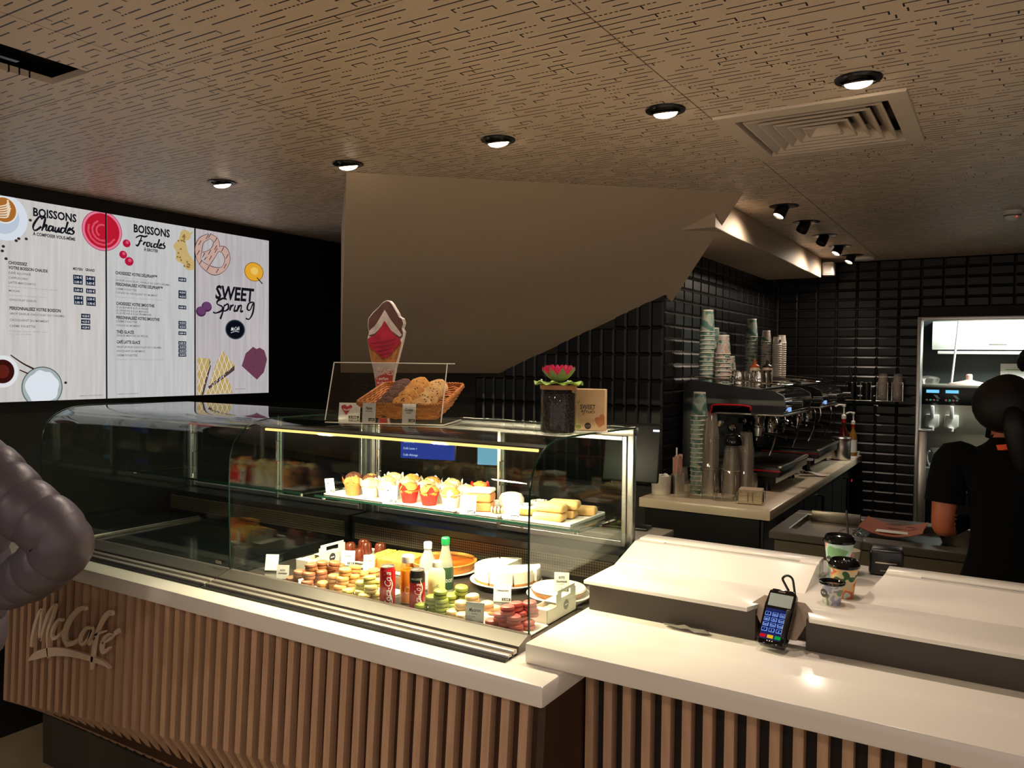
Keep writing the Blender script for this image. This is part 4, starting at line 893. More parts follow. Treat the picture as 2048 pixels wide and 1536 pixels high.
q = B(); q.lathe([(0.026, 0), (0.031, 0.005), (0.031, 0.085), (0.028, 0.11), (0.014, 0.14), (0.013, 0.15)], 28, cap1=False); mk('bottle_wall', q, M_wat, t)
q = B(); q.lathe([(0.0145, 0.148), (0.0155, 0.150), (0.0155, 0.170), (0.013, 0.173)], 24); mk('cap', q, mat('pale_blue_cap', (206, 214, 236), 0.4), t)
q = B(); q.lathe([(0.0315, 0.02), (0.0315, 0.075)], 28, cap0=False, cap1=False); mk('label_band', q, M_paper, t)
q = B(); q.text('n', -0.004, 0.045, 0.012, 0, M=T(0.012, -0.0325, 0) @ FRONT); mk('label_letter', q, M_greyink, t, smooth=None)
t = thing('mineral_water_bottle', 'tall clear bottle with green cap and green label', 'bottle', (-1.695, 2.300, CF)); M_bgl = glassmat('bottle_glass', (226, 240, 224), 1.45, body=(240, 240, 226), bodyw=0.3)
q = B(); q.lathe([(0.024, 0), (0.029, 0.005), (0.029, 0.085), (0.024, 0.125), (0.0145, 0.165), (0.0130, 0.185)], 28, cap1=False); mk('bottle_wall', q, M_bgl, t)
q = B(); q.lathe([(0.0148, 0.180), (0.0152, 0.182), (0.0152, 0.203), (0.0125, 0.206)], 24); mk('cap', q, mat('green_cap', (14, 140, 74), 0.35), t)
q = B(); q.lathe([(0.0294, 0.022), (0.0294, 0.085), (0.0272, 0.102)], 28, cap0=False, cap1=False); mk('label_band', q, mat('dark_green_label', (40, 70, 44), 0.5), t)
q = B(); wrap(q, 0.0298, 'BADOIT', 0.05, -1.35, 0.012, 0.042, vertical=False, bold=0.015); mk('lettering', q, M_white, t, smooth=None)
# cakes
def plate(name, label, x, y, z, r, h=0.012, m=None, foot=0.0):
    q = B(); q.lathe([(r * 0.55, 0), (r * 0.6, 0.003 + foot), (r, h + foot), (r * 1.005, h + 0.002 + foot), (r * 0.97, h + 0.002 + foot), (r * 0.62, 0.006 + foot), (0.0005, 0.006 + foot)], 40, cap1=False)
    return tag(mk(name, q, m or M_white, loc=(x, y, z)), label, 'plate')
tray('white tray under the yellow crumble cake', -2.20, -1.98, 2.40, 2.62, CF, 0.008)
M_cake = mat('golden_cake', (206, 134, 54), 0.8, var=(190, 112, 40), vscale=30, bump=0.3, bscale=120); M_crumb = mat('crumble_topping', (226, 188, 84), 0.8, var=(206, 160, 62), vscale=60, bump=0.5, bscale=150)
t = thing('crumble_cake', 'square yellow crumble cake with a cut through it', 'cake', (-2.09, 2.50, CF + 0.006), 0.12)
for k, (x0, x1) in enumerate(((-0.095, -0.046), (-0.042, 0.095))):
    q = B(); q.box(x0, x1, -0.08, 0.08, 0, 0.036, 0.004); s_ = mk('slice', q, M_cake, t)
    q = B(); rr = random.Random(k)
    for i in range(int((x1 - x0) * 700)): q.sphere((rr.uniform(x0 + 0.006, x1 - 0.006), rr.uniform(-0.074, 0.074), 0.037), (rr.uniform(0.004, 0.009), rr.uniform(0.004, 0.009), 0.005), 6, 4)
    q.box(x0 + 0.002, x1 - 0.002, -0.078, 0.078, 0.034, 0.040, 0.002, seg=1); mk('crumble', q, M_crumb, s_)
plate('cake_plate', 'white plate under the orange tart', -1.89, 2.555, CF, 0.14)
t = thing('flan_tart', 'round orange custard tart in a fluted crust', 'tart', (-1.89, 2.555, CF + 0.0112))
q = B(); q.lathe([(0.115, 0), (0.132, 0.034), (0.127, 0.036), (0.122, 0.026)], 60, cap1=False, wob=lambda a, i: 1 + 0.012 * math.sin(a * 30)); mk('crust', q, mat('baked_crust', (216, 150, 62), 0.7, var=(190, 116, 40), vscale=20), t)
q = B(); q.lathe([(0.123, 0.0255), (0.06, 0.027), (0.0005, 0.0272)], 40, cap0=False, cap1=False); mk('custard', q, mat('custard', (196, 108, 34), 0.35, var=(150, 70, 22), vscale=14), t)
q = B(); q.box(-0.001, 0.001, -0.12, 0.0, 0.026, 0.0278); mk('cut_line', q, mat('dark_cut', (110, 60, 20), 0.8), t)
M_cream = mat('white_cream_cheese', (244, 238, 222), 0.5); M_bisc = mat('biscuit_base', (176, 122, 62), 0.85, var=(150, 98, 46), vscale=60, bump=0.4, bscale=200)
plate('cake_plate', 'white plate under the sliced cheesecake', -1.575, 2.52, CF, 0.135, foot=0.012)
t = thing('cheesecake', 'white cheesecake cut in slices on a biscuit base', 'cake', (-1.575, 2.52, CF + 0.0242))
for k in range(8):
    if k == 1: continue
    a0 = k * PI / 4 + 0.02; a1 = (k + 1) * PI / 4 - 0.02; off = 0.012 if k == 0 else 0.003; am = (a0 + a1) / 2
    pts = [(0, 0)] + [(0.116 * math.cos(a0 + (a1 - a0) * i / 7), 0.116 * math.sin(a0 + (a1 - a0) * i / 7)) for i in range(8)]
    pts = [(x + off * math.cos(am), y + off * math.sin(am)) for x, y in pts]
    q = B(); q.prism(pts, 0.0095, 0.052); s_ = mk('slice', q, M_cream, t, smooth=0.5)
    q = B(); q.prism(pts, 0, 0.0095); mk('biscuit_base', q, M_bisc, s_, smooth=0.5)
plate('cake_plate', 'large white plate at the right end of the case floor', -1.335, 2.49, CF, 0.115, foot=0.004)
t = thing('cream_tart', 'low white iced tart on the plate at the right end', 'tart', (-1.335, 2.49, CF + 0.0135))
q = B(); q.lathe([(0.085, 0), (0.098, 0.022), (0.094, 0.027), (0.05, 0.031), (0.0005, 0.032)], 40, cap1=False); mk('icing', q, M_cream, t)
q = B(); q.lathe([(0.086, -0.001), (0.0995, 0.018), (0.0975, 0.018)], 40, cap0=False, cap1=False, wob=lambda a, i: 1 + 0.01 * math.sin(24 * a)); mk('crust', q, M_bisc, t)
# canele cakes
M_can = mat('caramelised_canele', (104, 46, 26), 0.3, var=(80, 30, 18), vscale=40, coat=0.3)
tray('white tray under the small fluted canele cakes', -2.40, -2.22, 2.45, 2.66, CF, 0.008); cp = None
for k, (x, y, lb) in enumerate(((-2.375, 2.535, 'dark canele cake leaning at the left of the tray'), (-2.265, 2.475, 'orange brown canele standing in front by the crumble cake'), (-2.325, 2.58, 'dark fluted canele standing at the back of its tray'), (-2.262, 2.60, 'dark canele half hidden behind the crumble cake'), (-2.37, 2.615, 'rearmost dark canele by the glass divider'))):
    if cp is None:
        q = B(); q.lathe([(0.024, 0), (0.0255, 0.006), (0.0215, 0.042), (0.017, 0.049), (0.010, 0.046), (0.0005, 0.044)], 36, cap1=False, wob=lambda a, i: 1 + (0.06 * math.cos(12 * a) if 0 < i < 4 else 0))
        cp = tag(mk('canele', q, M_can, loc=(x, y, CF + 0.004)), lb, 'pastry', 'canele cakes')
    else: tag(share('canele', cp, None, (x, y, CF + 0.004), (0, 0, k)), lb, 'pastry', 'canele cakes')
# pastry gift boxes
M_box = mat('white_carton', (240, 232, 214), 0.6); M_sticker = mat('dark_sticker', (44, 46, 44), 0.5)
def gift(label, x, y, z, L, flip, lime):
    t = thing('pastry_box', label, 'box', (x, y, z)); wx = 0.062
    q = B(); q.box(0, wx, 0, L, 0, 0.002)
    for a in ((0, 0.0015, 0, L, 0, 0.046), (wx - 0.0015, wx, 0, L, 0, 0.046), (0, wx, 0, 0.0015, 0, 0.046), (0, wx, L - 0.0015, L, 0, 0.046)): q.box(*a)
    mk('carton', q, M_box, t, smooth=None)
    q = B(); q.box(0, wx, 0, L * 0.12, 0.046, 0.0475); q.box(0, wx, L * 0.45, L, 0.046, 0.0475); mk('lid', q, M_box, t, smooth=None)
    xh = wx if not flip else wx
    hp = B(); h0, h1 = 0.046, 0.098
    hp.box(xh - 0.0016, xh, L * 0.30, L * 0.98, 0.046, 0.066); hp.box(xh - 0.0016, xh, L * 0.30, L * 0.48, 0.066, 0.084); hp.box(xh - 0.0016, xh, L * 0.80, L * 0.98, 0.066, 0.084); hp.box(xh - 0.0016, xh, L * 0.34, L * 0.94, 0.084, 0.094); mk('handle_panel', hp, M_box, t, smooth=None)
    q = B(); q.lathe([(0.017, 0), (0.017, 0.0006)], 24, M=T(xh + 0.0003, L * 0.64, 0.036) @ RY(PI / 2)); sk = mk('sticker', q, M_sticker, t)
    q = B(); q.box(xh + 0.001, xh + 0.0013, L * 0.64 - 0.010, L * 0.64 + 0.010, 0.034, 0.038, M=None); mk('sticker_mark', q, M_white, sk)
    for k in range(3):
        q = B(); q.lathe([(0.017, 0.012), (0.021, 0.018), (0.021, 0.030), (0.014, 0.037), (0.0005, 0.039)], 16, M=T(wx / 2, L * (0.18 + 0.09 * k * 1.6), 0), cap1=False); mk('boxed_macaron', q, MATS['macaron_shell_yellow'] if lime else MATS['macaron_shell_cream'], t)
gift('white carton pastry box with handle behind the brown macarons', -2.372, 2.225, CF, 0.215, False, True)
gift('white carton pastry box against the right end glass', -1.285, 2.205, CF, 0.20, True, False)
# price cards
M_pbox = mat('price_black', (30, 28, 28), 0.6)
def card(label, x, y, z, w, h, lines, price, rz=0.0, lean=0.15, name='price_card', stand=True):
    t = thing(name, label, 'price card', (x, y, z)); t.rotation_euler = (-lean, 0, rz)
    q = B(); q.box(-w / 2, w / 2, 0, 0.0012, 0, h, 0.0003, seg=1); mk('board', q, M_paper, t)
    if stand: q = B(); q.box(-w / 2, w / 2, -0.002, 0.014, -0.0005, 0.003, 0.0005, seg=1); mk('foot', q, M_acry, t)
    for s_, u, v, hh, wd, sh in lines:
        q = B(); q.text(s_, u * w, v * h, hh * h, 0, M=T(0, -0.0004, 0) @ FRONT, wid=wd * w, shear=sh, align='CENTER', bold=0.018); mk('print', q, M_ink, t, smooth=None, kind='stuff')
    if price:
        q = B(); q.rect(-0.02 * w, h * 0.07, 0.46 * w, h * 0.23, 0, M=T(0, -0.0003, 0) @ FRONT); p_ = mk('price_box', q, M_pbox, t, smooth=None)
        q = B(); q.text(price, 0.22 * w, h * 0.10, h * 0.10, 0, M=T(0, -0.0007, 0) @ FRONT, wid=0.36 * w, align='CENTER', bold=0.02); mk('price_text', q, M_white, p_, smooth=None)
    return t
R_ = 0.45
card('macaron price card reading 1.50 in front of the cream macarons', -1.40, 2.052, CF + 0.005, 0.062, 0.076, [('Macaron', 0, 0.62, 0.15, 0.62, 0.35), ('au choix', 0, 0.52, 0.05, 0.3, 0), ('Parfum vanille', -0.2, 0.40, 0.04, 0.5, 0), ('pistache', -0.28, 0.33, 0.04, 0.34, 0), ('framboise', -0.26, 0.26, 0.04, 0.38, 0)], '1.50€', 0.30)
card('gourmet box price card reading 7.00 at the right end', -1.247, 2.345, CF + 0.068, 0.050, 0.066, [('BOÎTE', 0, 0.68, 0.13, 0.4, 0), ('Gourmande', 0, 0.50, 0.13, 0.72, 0.35), ('6 macarons', 0, 0.40, 0.04, 0.3, 0)], '7.00€', 0.45, name='price_card', stand=False)
card('small box price card at the front left by the brown macarons', -2.285, 2.075, CF, 0.048, 0.066, [('BOÎTE', 0, 0.66, 0.10, 0.4, 0), ('Gourmande', 0, 0.50, 0.13, 0.72, 0.35)], '7.00€', 0.45)
card('blank white card shining at the far left of the case floor', -2.44, 2.16, CF + 0.006, 0.052, 0.062, [], None, 0.5, 0.25)
card('white price card leaning before the canele cakes', -2.262, 2.40, CF, 0.058, 0.060, [('Canelé', 0, 0.6, 0.13, 0.5, 0.3)], '1.20€', 0.45)
card('white price card standing before the crumble cake', -2.135, 2.385, CF, 0.046, 0.062, [('Crumble', 0, 0.6, 0.13, 0.6, 0.3)], None, 0.45)
card('white price card in front of the cheesecake', -1.475, 2.335, CF, 0.062, 0.060, [('Cheesecake', 0, 0.6, 0.13, 0.7, 0.3)], '3.20€', 0.45)
SH = 1.1208
card('muffin price card in the middle of the glass shelf edge', -2.085, 2.4515, SH, 0.062, 0.074, [('Muffin', 0, 0.66, 0.14, 0.5, 0.35), ('Fourré', 0, 0.55, 0.06, 0.3, 0), ('Chocolat noisettes', -0.08, 0.44, 0.04, 0.7, 0), ('Myrtille, citron', -0.14, 0.36, 0.04, 0.56, 0)], '2.20€', 0.30, 0.1)
card('slanted price card at the left end of the glass shelf', -2.455, 2.50, SH, 0.040, 0.066, [('Muffin', 0, 0.62, 0.12, 0.6, 0.3)], '2.20€', 1.1, 0.35)
card('donut price card reading 3.00 on the shelf below the square cakes', -1.705, 2.4515, SH, 0.062, 0.072, [('New York', 0, 0.62, 0.14, 0.66, 0.35), ('Donut', 0, 0.42, 0.14, 0.5, 0.35)], '3.00€', 0.30, 0.1)
card('donut price card standing against the striped roll', -1.520, 2.462, SH, 0.060, 0.072, [('Donut', 0, 0.60, 0.14, 0.5, 0.35), ('nappé', 0, 0.48, 0.07, 0.3, 0)], '2.00€', 0.30, 0.1)
# shelf trays, muffins and buns
tray('long white tray under the muffins on the glass shelf', -2.46, -1.775, 2.462, 2.742, SH, 0.006); tray('white tray under the square and domed cakes', -1.765, -1.575, 2.462, 2.742, SH, 0.010); tray('white tray under the bread rolls by the right end glass', -1.565, -1.275, 2.462, 2.742, SH, 0.012)
PAP = {'kraft': (176, 120, 66), 'white': (240, 232, 214), 'red': (200, 34, 22)}
MCACHE = {}
def muffin(label, x, y, paper, top, nuts, tulip, rz):
    key = (paper, top, nuts, tulip); loc = (x, y, SH + 0.0045)
    if key in MCACHE: return dup(MCACHE[key], loc, rz, label)
    t = thing('muffin', label, 'muffin', loc, rz, group='muffins on the glass shelf'); rr = random.Random(sum(map(ord, str(key))))
    mp = mat('muffin_paper_' + paper, PAP[paper], 0.6); q = B()
    if tulip:
        pr = [(0.026, 0), (0.0275, 0.004), (0.034, 0.040), (0.038, 0.054), (0.042, 0.062)]
        q.lathe(pr, 40, cap1=False, wob=lambda a, i: 1 + (0.03 * math.cos(20 * a) if i < 3 else 0.05 * math.cos(4 * a)))
        n_ = len(pr); 
        for k in range(40):
            a = 2 * PI * k / 40; i = (n_ - 1) * 40 + k; v_ = q.v[i]; up = max(0, math.cos(4 * a)); q.v[i] = (v_[0] * (1 + 0.06 * up), v_[1] * (1 + 0.06 * up), 0.052 + 0.026 * up)
    else: q.lathe([(0.027, 0), (0.028, 0.004), (0.036, 0.046)], 40, cap1=False, wob=lambda a, i: 1 + 0.03 * math.cos(20 * a))
    mk('paper_cup', q, mp, t)
    cols = {'gold': (214, 148, 66), 'choc': (104, 56, 34), 'pale': (236, 208, 140)}
    q = B(); pr = [(0.033, 0.040), (0.0385, 0.050), (0.036, 0.062), (0.027, 0.073), (0.012, 0.079), (0.0005, 0.080)]
    q.lathe(pr, 28, cap1=False, wob=lambda a, i: 1 + 0.05 * math.sin(5 * a + i * 1.7)); mk('crumb_top', q, mat('muffin_top_' + top, cols[top], 0.85, var=tuple(int(c * 0.8) for c in cols[top]), vscale=70, bump=0.5, bscale=160), t)
    if nuts:
        q = B()
        for k in range(22):
            a = rr.uniform(0, 6.28); r_ = rr.uniform(0.0, 0.030); q.sphere((r_ * math.cos(a), r_ * math.sin(a), 0.080 - r_ * r_ * 16), (rr.uniform(0.003, 0.006), rr.uniform(0.002, 0.005), 0.003), 6, 4)
        mk('topping', q, mat('topping_' + nuts, {'nut': (206, 150, 70), 'choc': (56, 28, 20), 'seed': (110, 120, 60)}[nuts], 0.7), t, kind='stuff')
    MCACHE[key] = t; return t
FR = [(-2.335, 'kraft', 'gold', 'choc', 1, 'golden muffin in kraft paper at the front left of the shelf'), (-2.238, 'white', 'pale', 'nut', 1, 'muffin in white tulip paper, second in the front row'), (-2.150, 'white', 'pale', None, 1, 'white papered muffin half hidden by the muffin price card'), (-2.030, 'red', 'gold', 'seed', 1, 'red papered muffin right of the muffin price card'), (-1.930, 'red', 'gold', 'choc', 1, 'second red papered muffin in the front row'), (-1.826, 'white', 'gold', 'nut', 1, 'white tulip paper muffin with nuts left of the donut card')]
for x, pa, to, nu, tu, lb in FR: muffin(lb, x, 2.508, pa, to, nu, tu, random.uniform(0, 1.5))
SR = [(-2.415, 'kraft', 'choc', 'choc', 0, 'dark chocolate muffin at the left of the back rows'), (-2.318, 'kraft', 'choc', 'nut', 0, 'chocolate muffin with nut pieces, second in the middle row'), (-2.225, 'white', 'pale', 'seed', 1, 'pale muffin in white paper in the middle row behind the kraft one'), (-2.120, 'white', 'pale', None, 1, 'plain pale muffin in the middle row behind the price card'), (-2.018, 'white', 'pale', 'seed', 1, 'pale seeded muffin in the middle row behind the first red one'), (-1.915, 'white', 'pale', 'nut', 1, 'pale nut muffin in the middle row behind the second red one'), (-1.817, 'white', 'pale', None, 1, 'plain pale muffin at the right end of the middle row')]
for x, pa, to, nu, tu, lb in SR: muffin(lb, x, 2.600, pa, to, nu, tu, random.uniform(0, 1.5))
TR = [(-2.27, 'white', 'pale', None, 1, 'pale muffin in the rear row behind the chocolate ones'), (-2.17, 'white', 'gold', 'nut', 1, 'nut topped muffin standing tall in the rear row, left of two'), (-2.06, 'white', 'gold', 'choc', 1, 'chocolate chip muffin standing tall in the rear row, right of two'), (-1.955, 'white', 'pale', 'seed', 1, 'pale seeded muffin in the rear row near the donut stand'), (-1.815, 'red', 'gold', 'nut', 1, 'red papered muffin alone at the right end of the rear row')]
for x, pa, to, nu, tu, lb in TR: muffin(lb, x, 2.695, pa, to, nu, tu, random.uniform(0, 1.5))
M_bread = mat('soft_white_bread', (236, 200, 138), 0.75, var=(222, 178, 108), vscale=14); M_crumbe = mat('toasted_sponge', (206, 140, 84), 0.85, var=(190, 120, 70), vscale=40, bump=0.3, bscale=160)
zt = SH + 0.0045
q = B(); q.box(-0.046, 0.046, -0.04, 0.04, 0, 0.034, 0.009, seg=3); sp0 = tag(mk('sponge_square', q, M_crumbe, loc=(-1.70, 2.535, zt), rot=(0, 0, 0.35)), 'toasted square sponge at the bottom of the pair', 'cake', 'square sponges')
tag(share('sponge_square', sp0, None, (-1.70, 2.537, zt + 0.0345), (0, 0, 0.30)), 'toasted square sponge resting on top of the pair', 'cake', 'square sponges')
q = B(); q.box(-0.046, 0.046, -0.04, 0.04, 0, 0.016, 0.007, seg=3); tag(mk('sponge_icing', q, M_cream, loc=(-1.70, 2.538, zt + 0.069), rot=(0, 0, 0.30)), 'white icing slab topping the square sponges', 'icing')
q = B(); q.lathe([(0.040, 0), (0.050, 0.012), (0.050, 0.034), (0.040, 0.050), (0.022, 0.056), (0.0005, 0.057)], 32, cap1=False); tag(mk('dome_cake', q, M_cream, loc=(-1.645, 2.665, zt)), 'white domed iced cake beside the square sponges', 'cake')
def donut(label, x, y, z, top, stripe):
    t = thing('donut', label, 'donut', (x, y, z))
    pts = [(0.028 * math.cos(2 * PI * k / 24), 0.028 * math.sin(2 * PI * k / 24), 0.017) for k in range(24)]
    q = B(); q.tube(pts, 0.017, 12, closed=True); mk('dough', q, M_bread, t)
    q = B(); q.tube([(p[0], p[1], 0.0215) for p in pts], 0.0155, 12, closed=True); mk('icing', q, top, t)
    if stripe:
        for k in range(7):
            u = -0.036 + k * 0.012; q = B(); pt = []
            for j in range(7):
                v = -0.036 + j * 0.012; d = math.hypot(u + 0.006 * (-1) ** j, v)
                hgt = 0.0215 + math.sqrt(max(0.0155 ** 2 - (d - 0.028) ** 2, 0.0)) + 0.0005
                if abs(d - 0.028) < 0.0150: pt.append((u + 0.006 * (-1) ** j, v, hgt))
            if len(pt) > 1: q.tube(pt, 0.0012, 5); mk('icing_stripe', q, stripe, t)
M_ds = mat('dark_icing', (52, 44, 22), 0.4)
donut('white iced donut with dark zigzag stripes behind the bread rolls', -1.515, 2.66, zt + 0.002, M_cream, M_ds); donut('pale striped donut left of the bread rolls', -1.515, 2.56, zt + 0.002, M_cream, M_ds)
t = thing('striped_roll', 'small cream biscuit roll with chocolate stripes', 'biscuit', (-1.60, 2.505, zt + 0.004), 0.3)
q = B(); q.tube([(-0.03, 0, 0.012), (0.03, 0, 0.012)], 0.012, 12); mk('roll', q, M_bread, t)
for k in range(4): q = B(); q.tube([(-0.024 + k * 0.014, 0, 0.012), (-0.018 + k * 0.014, 0, 0.012)], 0.0124, 12); mk('stripe', q, mat('choc_stripe', (64, 34, 20), 0.5), t)
q = B(); q.box(-0.058, 0.058, -0.034, 0.034, 0, 0.031, 0.0125, seg=3); lo = tag(mk('bread_roll', q, M_bread, loc=(-1.39, 2.515, zt), rot=(0, 0, 0.12)), 'flat bread roll at the bottom front of the roll pile', 'bread', 'bread rolls')
for x, y, z, r_, lb in ((-1.388, 2.520, 0.0315, 0.10, 'flat bread roll on top at the front of the pile'), (-1.385, 2.592, 0.0, 0.2, 'bread roll at the bottom in the middle of the pile'), (-1.375, 2.600, 0.0315, 0.25, 'bread roll on top in the middle of the pile'), (-1.345, 2.680, 0.0, 0.3, 'rounded bread roll at the rear right of the pile')):
    tag(share('bread_roll', lo, None, (x, y, zt + z), (0, 0, r_)), lb, 'bread', 'bread rolls')
# ------------------------------------------------------------------ things on top of the case
TZ = 1.4565
g = thing('acrylic_guard', 'clear acrylic sneeze guard around the cookie basket', 'guard', (-2.178, 2.186, TZ), 0.38)
q = B(); W = 0.45
def slab(q, a, b_, c_, d_, n, th):
    n = V(n).normalized() * th; P = [V(a), V(b_), V(c_), V(d_)]; q.add(P + [p + n for p in P], [(0, 1, 2, 3), (7, 6, 5, 4), (0, 4, 5, 1), (1, 5, 6, 2), (2, 6, 7, 3), (3, 7, 4, 0)])
slab(q, (0, 0, 0.012), (W, 0, 0.012), (W, 0.085, 0.228), (0, 0.085, 0.228), (0, 1, -0.4), 0.003); mk('front_sheet', q, M_acry, g, smooth=None)
q = B(); q.box(0, W, 0.085, 0.24, 0.226, 0.229); mk('top_sheet', q, M_acry, g, smooth=None)
q = B(); q.box(0, W + 0.01, 0.0, 0.27, 0.0, 0.004); mk('base_sheet', q, M_acry, g, smooth=None)
M_aedge = mat('bright_acrylic_edge', (214, 206, 192), 0.2, spec=0.8)
for a, c_ in (((0, 0, 0.012), (0, 0.085, 0.228)), ((W, 0, 0.012), (W, 0.085, 0.228)), ((0, 0.085, 0.2285), (W + 0.03, 0.085, 0.2285)), ((0, 0, 0.004), (W + 0.01, 0, 0.004)), ((W + 0.01, 0, 0.004), (W + 0.01, 0.27, 0.004))):
    q = B(); q.tube([a, c_], 0.0022, 6); mk('polished_edge', q, M_aedge, g)
# wicker basket
M_wick = mat('wicker', (196, 128, 62), 0.6, var=(164, 98, 42), vscale=40)
bk = thing('wicker_basket', 'tilted wicker basket filled with cookies', 'basket', (-2.085, 2.290, TZ + 0.006)); bk.rotation_euler = (0.22, 0, 0.34)
def rrect(w, d, z, r=0.03, n=6, cx=0.15, cy=0.155):
    out = []
    for sx, sy, a0 in ((1, -1, -PI / 2), (1, 1, 0), (-1, 1, PI / 2), (-1, -1, PI)):
        for k in range(n): a = a0 + PI / 2 * k / (n - 1); out.append((cx + sx * (w / 2 - r) + r * math.cos(a), cy + sy * (d / 2 - r) + r * math.sin(a), z))
    return out
def densify(P, m=4):
    o = []
    for i in range(len(P)):
        a, c_ = V(P[i]), V(P[(i + 1) % len(P)]); k = max(1, int((c_ - a).length / 0.012))
        for j in range(k): o.append(a.lerp(c_, j / k))
    return o
for lv in range(9):
    f = lv / 8; P = densify(rrect(0.27 + 0.07 * f, 0.23 + 0.09 * f, 0.006 + 0.058 * f)); q = B()
    P = [(p.x, p.y, p.z + 0.0026 * math.sin(i * 1.57 + lv * PI)) for i, p in enumerate(P)]
    q.tube(P, 0.0042, 5, closed=True); mk('weave_strand', q, M_wick, bk)
q = B(); P = densify(rrect(0.345, 0.325, 0.069))
for k in range(0, len(P)):
    a = P[k]; c_ = P[(k + 2) % len(P)]; d = (c_ - a); q.tube([a + V((0, 0, -0.005)), a.lerp(c_, 0.5) + V((0, 0, 0.006)), c_ + V((0, 0, -0.003))], 0.0045, 5)
mk('braided_rim', q, M_wick, bk, kind='stuff')
q = B(); q.prism([(p[0], p[1]) for p in rrect(0.27, 0.23, 0)], 0.001, 0.004); mk('bottom', q, M_wick, bk)
# cookies lie on the basket: world placement through the basket's own axes
BM = T(-2.085, 2.290, TZ + 0.006) @ Matrix.Rotation(0.34, 4, 'Z') @ Matrix.Rotation(0.22, 4, 'X')
M_ck = {'dark': mat('chocolate_cookie', (96, 58, 44), 0.85, var=(74, 42, 32), vscale=60, bump=0.6, bscale=120), 'gold': mat('golden_cookie', (206, 148, 70), 0.85, var=(178, 116, 48), vscale=50, bump=0.6, bscale=120), 'pale': mat('pale_cookie', (212, 172, 112), 0.85, var=(190, 142, 84), vscale=50, bump=0.6, bscale=120)}
M_chip = mat('chocolate_chip', (52, 30, 22), 0.5)
cook = {}
rows = [('dark', 0.070, ['front', 'second', 'third', 'rear']), ('gold', 0.140, ['front', 'second', 'third', 'rear']), ('pale', 0.215, ['front', 'second', 'third', 'rear'])]
desc = {'dark': 'dark chocolate cookie in the left row of the basket', 'gold': 'golden chip cookie in the middle row of the basket', 'pale': 'pale cookie in the right row of the basket'}
for key, u, nm in rows:
    for k, w_ in enumerate(nm):
        M = BM @ T(u + 0.004 * k, 0.070 + 0.058 * k, 0.034 + 0.010 * k + (0.008 if key == 'gold' else 0)) @ RX(0.80) @ RZ(k * 1.3)
        if key not in cook:
            t = thing('cookie', desc[key] + ', ' + w_, 'cookie', group='cookies in the basket'); rr = random.Random(u)
            q = B(); q.lathe([(0.030, 0), (0.044, 0.004), (0.045, 0.010), (0.040, 0.016), (0.02, 0.020), (0.0005, 0.0205)], 28, cap1=False, wob=lambda a, i: 1 + 0.03 * math.sin(5 * a + i) + 0.02 * math.sin(11 * a)); mk('biscuit', q, M_ck[key], t)
            q = B()
            for j in range(14):
                a = rr.uniform(0, 6.28); r_ = rr.uniform(0.005, 0.038); q.sphere((r_ * math.cos(a), r_ * math.sin(a), 0.0195 - r_ * r_ * 3), (0.0042, 0.0032, 0.003), 6, 4)
            mk('chocolate_chips', q, M_chip, t, kind='stuff'); t.matrix_world = M; cook[key] = t
        else:
            c_ = dup(cook[key], (0, 0, 0), label=desc[key] + ', ' + w_); c_.matrix_world = M
card('cookie price card on the left front of the basket', -2.035, 2.268, TZ + 0.0045, 0.052, 0.074, [('Pépites', 0, 0.66, 0.16, 0.5, 0.35), ('de chocolat', 0, 0.55, 0.07, 0.5, 0)], '1.60€', 0.36, 0.1)
card('cookie price card on the right front of the basket', -1.885, 2.320, TZ + 0.0045, 0.052, 0.074, [('Cookie', 0, 0.62, 0.16, 0.6, 0.35), ('nougatine', 0, 0.52, 0.07, 0.4, 0)], '1.60€', 0.36, 0.1)
t = card('folded card with a red ice cream heart left of the basket', -2.235, 2.375, TZ, 0.088, 0.068, [], '3.90€', 0.45, 0.2, name='tent_card', stand=False)
q = B(); q.poly([(-0.034, 0.056), (-0.020, 0.060), (-0.010, 0.052), (0.004, 0.060), (0.012, 0.052), (-0.012, 0.018), (-0.034, 0.046)], 0, M=T(0, -0.0005, 0) @ FRONT); h_ = mk('heart_print', q, mat('heart_red', (190, 40, 56), 0.6), t, smooth=None)
q = B(); q.poly([(-0.028, 0.046), (-0.012, 0.040), (0.006, 0.048), (0.002, 0.036), (-0.022, 0.036)], 0, M=T(0, -0.0009, 0) @ FRONT); mk('heart_highlight', q, mat('heart_pale', (236, 206, 206), 0.6), h_, smooth=None)
# ice cream cone cut-out
OUT = [(-2.339, 1.96), (-2.319, 1.956), (-2.303, 1.942), (-2.285, 1.918), (-2.271, 1.9), (-2.265, 1.887), (-2.244, 1.876), (-2.238, 1.855), (-2.247, 1.835), (-2.238, 1.818), (-2.242, 1.801), (-2.25, 1.774), (-2.273, 1.702), (-2.287, 1.661), (-2.335, 1.4585), (-2.375, 1.4575), (-2.405, 1.617), (-2.423, 1.68), (-2.447, 1.771), (-2.449, 1.792), (-2.44, 1.82), (-2.448, 1.848), (-2.444, 1.883), (-2.416, 1.91), (-2.384, 1.931), (-2.361, 1.951)]
CHOC = [(-2.339, 1.957), (-2.322, 1.953), (-2.307, 1.940), (-2.289, 1.916), (-2.275, 1.898), (-2.268, 1.885), (-2.249, 1.874), (-2.243, 1.855), (-2.252, 1.836), (-2.244, 1.818), (-2.246, 1.801), (-2.26, 1.79), (-2.3, 1.79), (-2.39, 1.79), (-2.443, 1.806), (-2.437, 1.82), (-2.445, 1.848), (-2.441, 1.881), (-2.414, 1.907), (-2.384, 1.928), (-2.361, 1.948)]
